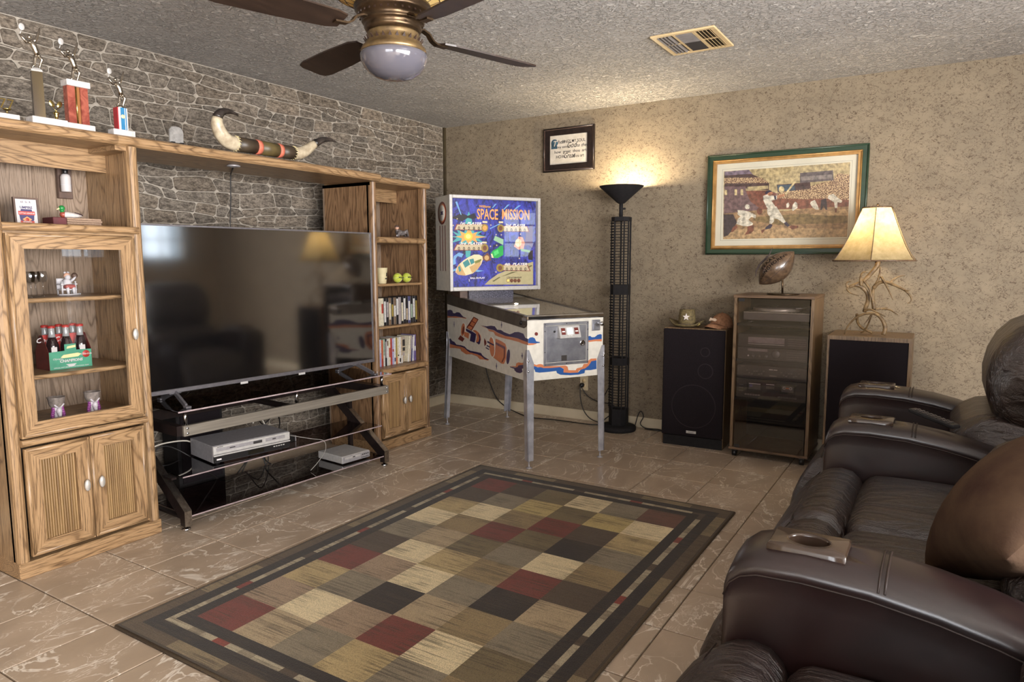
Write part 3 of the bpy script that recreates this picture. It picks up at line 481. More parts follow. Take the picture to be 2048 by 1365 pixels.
PG=[('teal',[(-0.344,1.497),(-0.289,1.478),(-0.305,1.507),(-0.245,1.489),(-0.233,1.594),(-0.208,1.639),(-0.189,1.595),(-0.168,1.49),(-0.1,1.501),(-0.14,1.475),(-0.067,1.461),(-0.135,1.445),(-0.09,1.415),(-0.168,1.434),(-0.191,1.379),(-0.203,1.308),(-0.236,1.308),(-0.241,1.408),(-0.29,1.408),(-0.268,1.433),(-0.35,1.412),(-0.306,1.448),(-0.349,1.457),(-0.301,1.463)]),('org',[(-0.317,1.458),(-0.268,1.466),(-0.281,1.498),(-0.234,1.479),(-0.209,1.524),(-0.182,1.48),(-0.14,1.495),(-0.157,1.467),(-0.067,1.458),(-0.157,1.447),(-0.14,1.414),(-0.185,1.434),(-0.21,1.399),(-0.235,1.434),(-0.274,1.413),(-0.265,1.446)]),('yel',[(-0.181,1.461),(-0.184,1.449),(-0.194,1.439),(-0.208,1.433),(-0.223,1.433),(-0.237,1.438),(-0.246,1.448),(-0.25,1.46),(-0.246,1.472),(-0.236,1.482),(-0.223,1.488),(-0.207,1.488),(-0.194,1.483),(-0.184,1.473)]),('yl2',[(-0.195,1.461),(-0.197,1.453),(-0.203,1.447),(-0.211,1.444),(-0.22,1.444),(-0.228,1.447),(-0.233,1.453),(-0.235,1.46),(-0.233,1.468),(-0.228,1.474),(-0.22,1.477),(-0.211,1.477),(-0.203,1.474),(-0.197,1.468)]),('blk',[(-0.337,1.596),(-0.299,1.612),(-0.271,1.627),(-0.217,1.609),(-0.166,1.63),(-0.144,1.596),(-0.178,1.585),(-0.217,1.594),(-0.261,1.568),(-0.337,1.586)]),('lb',[(-0.341,1.278),(-0.33,1.318),(-0.291,1.343),(-0.253,1.333),(-0.269,1.308),(-0.302,1.318),(-0.319,1.293),(-0.314,1.263),(-0.336,1.253)]),('lb',[(-0.347,1.218),(-0.292,1.237),(-0.091,1.21),(-0.137,1.201),(-0.287,1.22),(-0.347,1.203)]),('lb',[(-0.314,1.705),(-0.3,1.708),(-0.266,1.613),(-0.274,1.615)]),('lb',[(0.003,1.701),(0.018,1.702),(-0.014,1.67),(-0.022,1.67)]),('lb',[(0.108,1.7),(0.125,1.701),(0.078,1.661),(0.07,1.662)]),('lb',[(0.202,1.698),(0.222,1.699),(0.172,1.664),(0.16,1.665)]),('lb',[(-0.043,1.522),(0.043,1.56),(0.046,1.555),(-0.038,1.516)]),('moon',[(-0.086,1.107),(-0.046,1.14),(0.024,1.184),(0.106,1.214),(0.213,1.245),(0.327,1.276),(0.327,1.1)]),('dol',[(0.047,1.162),(0.141,1.198),(0.195,1.203),(0.106,1.177)]),('dol',[(0.225,1.218),(0.31,1.25),(0.322,1.244),(0.243,1.208)]),('dol',[(-0.023,1.132),(0.035,1.163),(0.047,1.16),(-0.011,1.127)]),('purp',[(0.273,1.529),(0.323,1.556),(0.323,1.382),(0.286,1.403),(0.249,1.392)]),('blk',[(0.28,1.345),(0.325,1.366),(0.323,1.287),(0.286,1.292)]),('tanr',[(0.16,1.391),(0.172,1.418),(0.201,1.465),(0.237,1.46),(0.255,1.418),(0.243,1.371),(0.201,1.366)]),('crm',[(0.226,1.418),(0.223,1.405),(0.215,1.394),(0.204,1.388),(0.192,1.388),(0.181,1.394),(0.174,1.404),(0.171,1.418),(0.174,1.431),(0.181,1.441),(0.192,1.447),(0.204,1.447),(0.216,1.442),(0.223,1.431)]),('grn2',[(0.213,1.376),(0.304,1.361),(0.295,1.345),(0.225,1.355)]),('crm',[(-0.32,1.202),(-0.312,1.227),(-0.298,1.252),(-0.253,1.288),(-0.214,1.31),(-0.169,1.329),(-0.13,1.329),(-0.102,1.315),(-0.099,1.292),(-0.113,1.257),(-0.142,1.221),(-0.182,1.191),(-0.238,1.176),(-0.298,1.182)]),('tan',[(-0.298,1.252),(-0.284,1.26),(-0.238,1.179),(-0.254,1.176),(-0.298,1.182),(-0.315,1.202)]),('teal2',[(-0.262,1.27),(-0.22,1.295),(-0.201,1.257),(-0.243,1.232)]),('teal2',[(-0.209,1.293),(-0.175,1.3),(-0.167,1.27),(-0.195,1.255)]),('olv',[(-0.167,1.28),(-0.11,1.298),(-0.113,1.282),(-0.159,1.252)]),('teal2',[(-0.298,1.237),(-0.284,1.247),(-0.273,1.212),(-0.29,1.202)]),('tan',[(-0.209,1.237),(-0.153,1.265),(-0.113,1.277),(-0.125,1.241),(-0.165,1.201),(-0.187,1.196)]),('brn',[(-0.102,1.313),(-0.073,1.333),(-0.062,1.344),(-0.039,1.318),(-0.031,1.287),(-0.068,1.277),(-0.099,1.29)]),('tan',[(-0.048,1.305),(-0.05,1.297),(-0.056,1.291),(-0.063,1.287),(-0.072,1.287),(-0.08,1.291),(-0.085,1.297),(-0.087,1.305),(-0.085,1.313),(-0.08,1.32),(-0.072,1.323),(-0.063,1.323),(-0.055,1.32),(-0.05,1.313)]),('ltg',[(0.002,1.468),(0.072,1.442),(0.07,1.4),(-0.01,1.436)]),('grn',[(-0.036,1.334),(-0.016,1.359),(0.025,1.377),(0.042,1.393),(0.069,1.398),(0.07,1.326),(0.024,1.303),(-0.022,1.305)]),('grn3',[(-0.01,1.349),(0.025,1.367),(0.033,1.339),(-0.002,1.318)]),('crm',[(-0.033,1.334),(-0.022,1.336),(-0.01,1.305),(-0.026,1.305)]),('red',[(-0.308,1.548),(-0.093,1.553),(-0.093,1.505),(-0.326,1.504)]),('pan',[(-0.301,1.543),(-0.1,1.548),(-0.1,1.51),(-0.317,1.509)]),('red',[(-0.309,1.404),(-0.094,1.406),(-0.095,1.358),(-0.336,1.357)]),('pan',[(-0.303,1.399),(-0.101,1.401),(-0.101,1.363),(-0.326,1.362)]),('red',[(0.075,1.545),(0.276,1.545),(0.295,1.5),(0.075,1.499)]),('pan',[(0.075,1.54),(0.272,1.54),(0.285,1.505),(0.075,1.504)]),('red',[(0.066,1.255),(0.28,1.252),(0.305,1.203),(0.066,1.208)]),('pan',[(0.071,1.25),(0.275,1.247),(0.295,1.208),(0.071,1.213)]),('gold',[(-0.054,1.525),(-0.057,1.512),(-0.064,1.502),(-0.076,1.496),(-0.089,1.495),(-0.1,1.501),(-0.108,1.511),(-0.11,1.524),(-0.107,1.536),(-0.099,1.547),(-0.088,1.553),(-0.075,1.553),(-0.064,1.548),(-0.056,1.538)]),('org',[(-0.064,1.525),(-0.066,1.517),(-0.071,1.51),(-0.078,1.507),(-0.086,1.506),(-0.093,1.51),(-0.098,1.516),(-0.1,1.524),(-0.098,1.532),(-0.093,1.538),(-0.086,1.542),(-0.078,1.542),(-0.071,1.539),(-0.066,1.533)]),('gold',[(0.077,1.525),(0.074,1.512),(0.066,1.501),(0.055,1.495),(0.042,1.495),(0.031,1.501),(0.024,1.511),(0.021,1.524),(0.024,1.537),(0.031,1.547),(0.043,1.553),(0.055,1.553),(0.066,1.548),(0.074,1.538)]),('brn',[(0.065,1.525),(0.063,1.517),(0.059,1.511),(0.052,1.507),(0.045,1.507),(0.038,1.51),(0.034,1.516),(0.032,1.524),(0.034,1.532),(0.039,1.538),(0.045,1.541),(0.052,1.541),(0.059,1.538),(0.063,1.532)]),('gold',[(-0.053,1.377),(-0.056,1.363),(-0.065,1.352),(-0.077,1.346),(-0.09,1.346),(-0.102,1.352),(-0.11,1.363),(-0.113,1.377),(-0.11,1.39),(-0.101,1.401),(-0.089,1.408),(-0.076,1.408),(-0.064,1.402),(-0.056,1.391)]),('brn',[(-0.066,1.377),(-0.068,1.369),(-0.073,1.362),(-0.079,1.359),(-0.087,1.359),(-0.094,1.362),(-0.098,1.369),(-0.1,1.377),(-0.098,1.385),(-0.094,1.391),(-0.087,1.395),(-0.079,1.395),(-0.072,1.391),(-0.068,1.385)]),('gold',[(0.074,1.23),(0.071,1.216),(0.062,1.206),(0.05,1.2),(0.036,1.2),(0.023,1.206),(0.014,1.217),(0.011,1.23),(0.014,1.244),(0.023,1.255),(0.036,1.261),(0.05,1.26),(0.062,1.254),(0.071,1.243)]),('brn',[(0.06,1.23),(0.058,1.222),(0.054,1.216),(0.047,1.213),(0.039,1.213),(0.032,1.216),(0.027,1.223),(0.025,1.23),(0.027,1.238),(0.032,1.244),(0.039,1.247),(0.047,1.247),(0.054,1.244),(0.059,1.238)]),('brn',[(0.125,1.134),(0.124,1.127),(0.12,1.122),(0.114,1.12),(0.107,1.12),(0.101,1.123),(0.097,1.128),(0.096,1.134),(0.097,1.14),(0.101,1.146),(0.107,1.148),(0.114,1.148),(0.12,1.145),(0.124,1.14)]),('yl2',[(0.122,1.134),(0.121,1.129),(0.118,1.125),(0.113,1.123),(0.108,1.123),(0.103,1.125),(0.1,1.129),(0.099,1.134),(0.1,1.139),(0.103,1.143),(0.108,1.145),(0.113,1.145),(0.118,1.143),(0.121,1.139)]),('brn',[(0.155,1.133),(0.153,1.127),(0.149,1.122),(0.143,1.119),(0.137,1.119),(0.131,1.122),(0.127,1.127),(0.125,1.134),(0.127,1.14),(0.131,1.145),(0.137,1.148),(0.143,1.148),(0.149,1.145),(0.154,1.14)]),('brn',[(0.185,1.133),(0.184,1.126),(0.18,1.121),(0.174,1.119),(0.167,1.119),(0.161,1.122),(0.157,1.127),(0.156,1.133),(0.157,1.14),(0.161,1.145),(0.167,1.147),(0.174,1.147),(0.18,1.144),(0.184,1.139)]),('brn',[(0.216,1.132),(0.215,1.126),(0.21,1.121),(0.204,1.118),(0.198,1.118),(0.192,1.121),(0.188,1.126),(0.186,1.133),(0.188,1.139),(0.192,1.144),(0.198,1.147),(0.204,1.147),(0.21,1.144),(0.215,1.139)]),('crm',[(-0.1,1.574),(-0.061,1.573),(-0.061,1.56),(-0.1,1.561)]),('crm',[(-0.102,1.424),(-0.067,1.423),(-0.067,1.411),(-0.102,1.412)]),('crm',[(0.034,1.575),(0.069,1.575),(0.069,1.562),(0.034,1.562)]),('blk',[(-0.302,1.598),(-0.3,1.588),(-0.296,1.587),(-0.3,1.586),(-0.302,1.576),(-0.303,1.586),(-0.307,1.587),(-0.303,1.588)]),('crm',[(-0.032,1.553),(-0.03,1.547),(-0.024,1.546),(-0.03,1.544),(-0.032,1.538),(-0.034,1.544),(-0.04,1.545),(-0.034,1.547)]),('crm',[(0.011,1.484),(0.013,1.478),(0.019,1.477),(0.013,1.475),(0.011,1.469),(0.009,1.475),(0.003,1.476),(0.009,1.478)]),('crm',[(-0.036,1.397),(-0.034,1.392),(-0.028,1.39),(-0.034,1.388),(-0.036,1.383),(-0.038,1.388),(-0.044,1.39),(-0.038,1.392)]),('crm',[(0.016,1.405),(0.018,1.4),(0.024,1.398),(0.018,1.396),(0.016,1.391),(0.014,1.396),(0.008,1.398),(0.014,1.4)]),('crm',[(-0.302,1.591),(-0.3,1.586),(-0.294,1.585),(-0.3,1.583),(-0.302,1.578),(-0.304,1.583),(-0.309,1.584),(-0.304,1.586)]),('crm',[(0.216,1.491),(0.218,1.485),(0.225,1.483),(0.218,1.481),(0.216,1.476),(0.214,1.481),(0.208,1.483),(0.214,1.485)]),('crm',[(0.009,1.207),(0.011,1.201),(0.018,1.199),(0.011,1.197),(0.009,1.192),(0.007,1.197),(0.001,1.199),(0.007,1.201)]),('crm',[(0.207,1.307),(0.209,1.302),(0.216,1.3),(0.209,1.298),(0.207,1.293),(0.205,1.298),(0.199,1.3),(0.205,1.302)]),('crm',[(0.054,1.483),(0.056,1.477),(0.062,1.476),(0.056,1.474),(0.054,1.468),(0.052,1.474),(0.046,1.475),(0.052,1.477)]),('crm',[(-0.332,1.544),(-0.33,1.538),(-0.325,1.537),(-0.33,1.535),(-0.332,1.53),(-0.334,1.535),(-0.34,1.537),(-0.334,1.538)])]
BB=[('sky',[(2.451,1.901),(3.254,1.905),(3.26,1.432),(2.463,1.431)]),('mauve',[(2.457,1.899),(2.624,1.901),(2.658,1.858),(2.458,1.865)]),('dkb',[(2.458,1.873),(2.636,1.873),(2.706,1.841),(2.459,1.849)]),('crowd',[(2.458,1.857),(2.706,1.844),(2.755,1.811),(2.758,1.801),(2.46,1.81)]),('dkb',[(2.46,1.818),(2.76,1.804),(2.762,1.755),(2.46,1.796)]),('sky',[(2.617,1.787),(2.755,1.787),(2.756,1.766),(2.624,1.762)]),('purp',[(2.46,1.799),(2.606,1.79),(2.607,1.76),(2.715,1.747),(2.731,1.595),(2.461,1.604)]),('crm',[(2.53,1.773),(2.547,1.775),(2.549,1.733),(2.533,1.733)]),('crm',[(2.572,1.771),(2.588,1.772),(2.592,1.731),(2.574,1.732)]),('crm',[(2.463,1.777),(2.48,1.77),(2.481,1.737),(2.464,1.74)]),('brick',[(2.607,1.76),(2.751,1.755),(2.82,1.73),(2.994,1.69),(3.259,1.697),(3.259,1.616),(2.719,1.627),(2.642,1.685)]),('crowd',[(2.811,1.699),(2.82,1.741),(2.962,1.754),(3.035,1.771),(3.16,1.8),(3.182,1.839),(3.255,1.829),(3.258,1.667),(3.122,1.684),(2.999,1.684)]),('dkb',[(2.81,1.789),(3.02,1.793),(3.026,1.751),(2.82,1.738)]),('bsign',[(2.815,1.784),(2.92,1.786),(2.932,1.746),(2.822,1.744)]),('crm',[(2.86,1.755),(2.859,1.746),(2.854,1.739),(2.847,1.735),(2.839,1.735),(2.832,1.74),(2.826,1.747),(2.824,1.757),(2.826,1.766),(2.83,1.773),(2.837,1.777),(2.846,1.776),(2.853,1.772),(2.858,1.764)]),('gry',[(2.955,1.857),(3.155,1.861),(3.162,1.797),(2.958,1.791)]),('lgry',[(2.963,1.833),(3.151,1.836),(3.152,1.81),(2.964,1.807)]),('fld',[(2.461,1.61),(2.73,1.627),(2.871,1.611),(3.027,1.626),(3.26,1.626),(3.26,1.432),(2.463,1.431)]),('olv',[(2.673,1.58),(3.014,1.59),(3.252,1.565),(3.254,1.522),(2.828,1.521),(2.669,1.553)]),('sand',[(2.465,1.492),(2.735,1.508),(3.26,1.483),(3.26,1.432),(2.463,1.431)]),('sand',[(3.019,1.584),(3.126,1.601),(3.259,1.611),(3.261,1.57),(3.127,1.572)]),('shdw',[(2.461,1.604),(2.528,1.602),(2.555,1.546),(2.523,1.491),(2.497,1.458),(2.466,1.447)]),('wht',[(2.557,1.631),(2.596,1.627),(2.634,1.617),(2.683,1.591),(2.679,1.569),(2.652,1.581),(2.631,1.56),(2.587,1.578),(2.558,1.601)]),('wht',[(2.575,1.584),(2.625,1.565),(2.664,1.537),(2.659,1.515),(2.6,1.519),(2.552,1.535),(2.559,1.568)]),('wht',[(2.639,1.65),(2.638,1.643),(2.633,1.637),(2.627,1.634),(2.619,1.635),(2.612,1.638),(2.607,1.644),(2.605,1.651),(2.606,1.658),(2.611,1.664),(2.618,1.667),(2.625,1.666),(2.632,1.663),(2.637,1.657)]),('brk',[(2.627,1.516),(2.67,1.526),(2.671,1.487),(2.65,1.466),(2.61,1.458),(2.628,1.488)]),('brk',[(2.528,1.513),(2.553,1.529),(2.561,1.512),(2.529,1.48),(2.515,1.48)]),('brk',[(2.724,1.616),(2.722,1.606),(2.717,1.598),(2.71,1.593),(2.702,1.593),(2.694,1.599),(2.688,1.607),(2.686,1.618),(2.688,1.628),(2.693,1.637),(2.7,1.641),(2.708,1.641),(2.716,1.636),(2.721,1.627)]),('wht',[(2.724,1.719),(2.752,1.728),(2.795,1.716),(2.815,1.717),(2.816,1.693),(2.78,1.684),(2.803,1.651),(2.814,1.634),(2.772,1.628),(2.753,1.637),(2.728,1.687)]),('wht',[(2.754,1.632),(2.813,1.645),(2.841,1.601),(2.874,1.547),(2.879,1.536),(2.864,1.531),(2.827,1.559),(2.803,1.565),(2.802,1.544),(2.786,1.528),(2.773,1.531),(2.774,1.577),(2.757,1.599)]),('navy',[(2.776,1.528),(2.795,1.522),(2.782,1.498),(2.746,1.491),(2.748,1.507)]),('navy',[(2.867,1.533),(2.882,1.541),(2.906,1.514),(2.891,1.506),(2.872,1.52)]),('brk',[(2.901,1.503),(2.916,1.516),(2.957,1.51),(2.96,1.499),(2.922,1.487)]),('brk',[(2.719,1.486),(2.745,1.499),(2.743,1.486),(2.726,1.464)]),('skin',[(2.785,1.735),(2.783,1.727),(2.779,1.721),(2.772,1.718),(2.765,1.718),(2.758,1.722),(2.753,1.729),(2.751,1.737),(2.752,1.744),(2.757,1.751),(2.764,1.754),(2.771,1.753),(2.778,1.749),(2.783,1.743)]),('navy',[(2.734,1.735),(2.746,1.753),(2.767,1.756),(2.783,1.746),(2.762,1.741),(2.747,1.729)]),('skin',[(2.816,1.715),(2.836,1.722),(2.864,1.725),(2.862,1.71),(2.837,1.703),(2.816,1.699)]),('navy',[(2.795,1.716),(2.808,1.716),(2.812,1.692),(2.8,1.691)]),('bat',[(2.864,1.725),(2.924,1.812),(2.934,1.814),(2.934,1.803),(2.872,1.72)]),('wht',[(3.136,1.704),(3.164,1.71),(3.189,1.686),(3.219,1.664),(3.214,1.651),(3.191,1.655),(3.192,1.619),(3.178,1.619),(3.171,1.656),(3.132,1.683)]),('brk',[(3.178,1.619),(3.19,1.619),(3.189,1.591),(3.179,1.589)]),('shdw',[(3.093,1.675),(3.122,1.684),(3.129,1.642),(3.133,1.608),(3.121,1.611),(3.11,1.638),(3.099,1.61),(3.089,1.61)]),('wht',[(3.03,1.667),(3.054,1.677),(3.073,1.639),(3.082,1.613),(3.062,1.614),(3.041,1.63),(3.026,1.654)]),('wht',[(2.918,1.651),(2.932,1.672),(2.945,1.661),(2.949,1.629),(2.932,1.619),(2.92,1.609),(2.914,1.62)]),('wht',[(2.877,1.658),(2.889,1.668),(2.898,1.652),(2.891,1.634),(2.878,1.634)])]
ANT=[[(0.018,0.0,1.275,0.0143),(0.014,-0.003,1.247,0.0135),(-0.005,-0.007,1.217,0.0126),(-0.033,-0.01,1.179,0.0118),(-0.059,-0.013,1.151,0.011),(-0.1,-0.017,1.132,0.0101),(-0.128,-0.02,1.119,0.0093)],[(-0.128,-0.02,1.119,0.0086),(-0.142,-0.023,1.125,0.0067),(-0.141,-0.027,1.147,0.0048),(-0.117,-0.03,1.154,0.0029)],[(-0.13,-0.02,1.116,0.0071),(-0.14,-0.03,1.106,0.0055),(-0.118,-0.04,1.083,0.0038),(-0.071,-0.05,1.069,0.0021)],[(-0.063,-0.02,1.13,0.01),(-0.068,-0.03,1.17,0.0076),(-0.061,-0.04,1.203,0.0052),(-0.04,-0.05,1.214,0.0029)],[(-0.1,-0.02,1.131,0.0107),(-0.072,-0.013,1.126,0.011),(-0.046,-0.007,1.105,0.0112),(-0.029,0.0,1.077,0.0114),(-0.025,0.007,1.039,0.0117),(-0.035,0.013,0.995,0.0119),(-0.042,0.02,0.969,0.0121)],[(0.034,-0.03,1.241,0.0043),(0.033,-0.023,1.202,0.0056),(0.024,-0.017,1.159,0.0069),(0.006,-0.01,1.121,0.0082),(-0.001,-0.003,1.078,0.0095),(0.004,0.003,1.028,0.0108),(0.012,0.01,0.984,0.0121)],[(-0.051,-0.02,1.158,0.0071),(-0.02,-0.023,1.115,0.0064),(-0.007,-0.027,1.072,0.0057),(0.006,-0.03,1.036,0.005)],[(0.003,-0.01,1.115,0.0121),(0.027,-0.015,1.145,0.011),(0.06,-0.02,1.153,0.0098),(0.098,-0.025,1.142,0.0087),(0.142,-0.03,1.121,0.0075),(0.175,-0.035,1.101,0.0063),(0.204,-0.04,1.066,0.0052),(0.205,-0.045,1.042,0.004),(0.188,-0.05,1.03,0.0029)],[(0.092,-0.02,1.146,0.0093),(0.112,-0.007,1.171,0.0069),(0.137,0.007,1.186,0.0045),(0.163,0.02,1.191,0.0021)],[(0.042,-0.03,1.184,0.0079),(0.067,-0.04,1.142,0.006),(0.092,-0.05,1.094,0.004),(0.113,-0.06,1.048,0.0021)],[(0.17,-0.04,1.104,0.0064),(0.198,-0.05,1.105,0.0021)],[(-0.138,-0.06,0.831,0.0036),(-0.123,-0.062,0.877,0.0047),(-0.091,-0.065,0.923,0.0059),(-0.053,-0.068,0.952,0.0071),(-0.009,-0.07,0.965,0.0082),(0.03,-0.073,0.962,0.0094),(0.064,-0.075,0.93,0.0105),(0.082,-0.078,0.882,0.0117),(0.075,-0.08,0.84,0.0129)],[(-0.078,-0.03,0.955,0.0086),(-0.074,-0.005,0.906,0.0082),(-0.057,0.02,0.874,0.0079),(-0.03,0.045,0.854,0.0075),(0.003,0.07,0.837,0.0071)],[(-0.042,-0.01,0.974,0.0079),(-0.008,-0.03,0.986,0.006),(0.028,-0.05,0.973,0.004),(0.079,-0.07,0.949,0.0021)],[(0.017,0.0,0.987,0.0079),(0.049,0.015,0.99,0.0054),(0.081,0.03,0.998,0.0029)],[(0.043,0.02,0.99,0.0057),(0.094,0.01,0.986,0.0045),(0.116,0.0,0.973,0.0033),(0.142,-0.01,0.956,0.0021)],[(-0.003,0.0,0.947,0.0064),(-0.017,-0.015,0.922,0.0043),(-0.036,-0.03,0.894,0.0021)],[(0.0,0.0,0.953,0.005),(-0.018,0.013,0.889,0.0045),(-0.039,0.027,0.849,0.004),(-0.057,0.04,0.836,0.0036)]]
# ------------------------------------------------------------------ the room
RX, RY, H = 6.2, -7.7, 2.44
floor = struct('floor', MB().box(-.1, RX+.1, RY-.1, .1, -.08, -.006), 'grout')
TS = .3358; X0 = 1.0322; Y0 = -1.0990
xs = [X0+TS*k for k in range(-4, 17)]; ys = [Y0+TS*k for k in range(-21, 5)]
tiles = {}; rest = MB(); G = .0028
for i in range(len(xs)-1):
    for j in range(len(ys)-1):
        a, b = max(xs[i], 0), min(xs[i+1], RX); c, d = max(ys[j], RY), min(ys[j+1], 0)
        if b-a < .02 or d-c < .02: continue
        w, h = (b-a)/2-G, (d-c)/2-G; cx, cy = (a+b)/2, (c+d)/2
        if cy < -5.0 or cx > 4.6:
            rest.box(cx-w, cx+w, cy-h, cy+h, -.012, 0, 0, .0015); continue
        k = (round(w, 4), round(h, 4))
        if k not in tiles: tiles[k] = mesh('tile', MB().box(-w, w, -h, h, -.012, 0, 0, .0018), 'floor_tile')
        o = obj('tile', tiles[k], None, floor); o.location = (cx, cy, random.uniform(-.0006, 0))
o = obj('tile_field', rest, 'floor_tile', floor); o['kind'] = 'stuff'
struct('ceiling', MB().box(-.1, RX+.1, RY-.1, .1, H, H+.1), 'ceiling_texture')
wl = struct('wall_left', MB().box(-.1, 0, RY-.1, .1, 0, H), 'mortar')
struct('wall_back', MB().box(0, RX+.1, 0, .1, 0, H), 'wallpaper')
# right wall with a window and added patio door, rear wall with added glazed door
wy0, wy1, wz0, wz1 = -.97, -.43, 1.30, 2.06
dy0, dy1, dz1 = -6.95, -2.55, 2.2
struct('wall_right', MB().box(RX, RX+.1, RY-.1, dy0, 0, H).box(RX, RX+.1, dy0, dy1, dz1, H).box(RX, RX+.1, dy1, wy0, 0, H).box(RX, RX+.1, wy1, 0, 0, H).box(RX, RX+.1, wy0, wy1, 0, wz0).box(RX, RX+.1, wy0, wy1, wz1, H), 'plain_paint')
struct('wall_rear', MB().box(0, 3.2, RY-.1, RY, 0, H).box(6.0, RX, RY-.1, RY, 0, H).box(3.2, 6.0, RY-.1, RY, 2.2, H), 'plain_paint')
rd = struct('added_rear_door', MB().box(3.2, 3.27, RY-.08, RY-.02, 0, 2.2).box(5.93, 6.0, RY-.08, RY-.02, 0, 2.2).box(4.56, 4.64, RY-.08, RY-.02, 0, 2.2).box(3.27, 5.93, RY-.08, RY-.02, 2.13, 2.2).box(3.27, 5.93, RY-.08, RY-.02, 0, .07), 'pin_white_paint')  # unseen rear door, added as an opening for extra fill light
for a in (3.26, 4.63): obj('pane', MB().box(a, a+1.31, RY-.053, RY-.05, .06, 2.14), 'clear_glass', rd)
def bars(a0, a1, z0, z1, w, nx, nz):
    mb = MB().box(RX+.02, RX+.08, a0, a0+w, z0, z1).box(RX+.02, RX+.08, a1-w, a1, z0, z1).box(RX+.02, RX+.08, a0, a1, z0, z0+w).box(RX+.02, RX+.08, a0, a1, z1-w, z1)
    for i in range(1, nx): y = a0+(a1-a0)*i/nx; mb.box(RX+.03, RX+.06, y-w*.3, y+w*.3, z0, z1)
    for i in range(1, nz): z = z0+(z1-z0)*i/nz; mb.box(RX+.03, RX+.06, a0, a1, z-w*.3, z+w*.3)
    return mb
win = struct('window_1', bars(wy0, wy1, wz0, wz1, .035, 2, 3), 'pin_white_paint')
for i in range(2):
    for k in range(3):
        a, c = wy0+.27*i, wz0+.2533*k; obj('pane', MB().box(RX+.044, RX+.047, a+.01, a+.26, c+.01, c+.243), 'clear_glass', win)
door = struct('added_patio_door', bars(dy0, dy1, .0, dz1, .06, 2, 1), 'pin_white_paint')  # unseen patio door, added to let in the main fill light
for i in range(2): obj('pane', MB().box(RX+.044, RX+.047, dy0+2.2*i+.05, dy0+2.2*i+2.15, .05, dz1-.05), 'clear_glass', door)
struct('baseboard_back', MB().box(.012, RX, -.012, 0, 0, .072).box(.012, RX, -.009, 0, .072, .078), 'baseboard_paint')
struct('baseboard_left', MB().box(0, .012, RY, 0, 0, .072).box(0, .009, RY, 0, .072, .078), 'baseboard_paint')
struct('trim_1', MB().box(.0, .022, -.022, 0, .078, H), 'trim_dark')

# the stones of the left wall: wavy courses cut into stones, each standing proud of the mortar
def stones():
    rnd = random.Random(5)
    z = .09; levels = [z]
    while z < H-.05:
        z += rnd.choice((.050, .060, .068, .078, .09)); levels.append(min(z, H))
    if levels[-1] < H: levels.append(H)
    if levels[-1]-levels[-2] < .04: levels.pop(-2)
    ph = [[rnd.uniform(0, 6.28) for _ in range(3)] for _ in levels]
    def lev(k, y):
        if k <= 0: return levels[0]
        if k >= len(levels)-1: return H-.002
        p = ph[k]; return levels[k] + .016*math.sin(2.3*y+p[0]) + .012*math.sin(5.6*y+p[1]) + .006*math.sin(13*y+p[2])
    out = []
    def poly(y0, y1, lo, hi, s0, s1):
        g = .0024; hgt = hi((y0+y1)/2)-lo((y0+y1)/2)
        n = max(2, int((y1-y0)/.07))
        c = min(.016, (y1-y0)*.16, hgt*.28)
        cs = [c*rnd.uniform(.25, 1.25) for _ in range(4)]
        P = []
        def pt(y, fn, sg): return (y, fn(y)+sg*g)
        ya0, ya1 = y0+g+s0, y1-g+s1          # bottom ends
        yb0, yb1 = y0+g-s0, y1-g-s1          # top ends
        P.append((ya0+cs[0], lo(ya0)+g))
        for i in range(1, n): P.append(pt(ya0+(ya1-ya0)*i/n, lo, 1))
        P.append((ya1-cs[1], lo(ya1)+g)); P.append((ya1, lo(ya1)+g+cs[1]*.8))
        P.append((yb1, hi(yb1)-g-cs[2]*.8)); P.append((yb1-cs[2], hi(yb1)-g))
        for i in range(n-1, 0, -1): P.append(pt(yb0+(yb1-yb0)*i/n, hi, -1))
        P.append((yb0+cs[3], hi(yb0)-g)); P.append((yb0, hi(yb0)-g-cs[3]*.8)); P.append((ya0, lo(ya0)+g+cs[0]*.8))
        return P
    for k in range(len(levels)-1):
        y = -5.6+rnd.uniform(-.2, 0); prev = 0
        lo = lambda t, k=k: lev(k, t); hi = lambda t, k=k: lev(k+1, t)
        while y < -.024:
            w = rnd.choice((.08, .11, .14, .17, .20, .23, .27)); y1 = min(y+w, -.024)
            if -.024-y1 < .07: y1 = -.024
            s1 = 0 if y1 >= -.024 else rnd.uniform(-.014, .014)
            hm = hi((y+y1)/2)-lo((y+y1)/2)
            r = rnd.random()
            if hm > .072 and y1-y > .12 and r < .30:
                f = rnd.uniform(.38, .62); tl = rnd.uniform(-.12, .12)
                ym = (y+y1)/2
                md = lambda t, lo=lo, hi=hi, f=f, tl=tl, ym=ym: lo(t)+(hi(t)-lo(t))*min(.72, max(.28, f+tl*(t-ym)/.1))
                if rnd.random() < .5 and y1-y > .2:
                    yc = y+(y1-y)*rnd.uniform(.4, .6)
                    a = [(y, y1, lo, md), (y, yc, md, hi), (yc, y1, md, hi)]
                else: a = [(y, y1, lo, md), (y, y1, md, hi)]
                for q in a: out.append(poly(q[0], q[1], q[2], q[3], prev*.5 if q[0] == y else 0, s1*.5 if q[1] == y1 else 0))
            else: out.append(poly(y, y1, lo, hi, prev, s1))
            y = y1; prev = s1
    return out
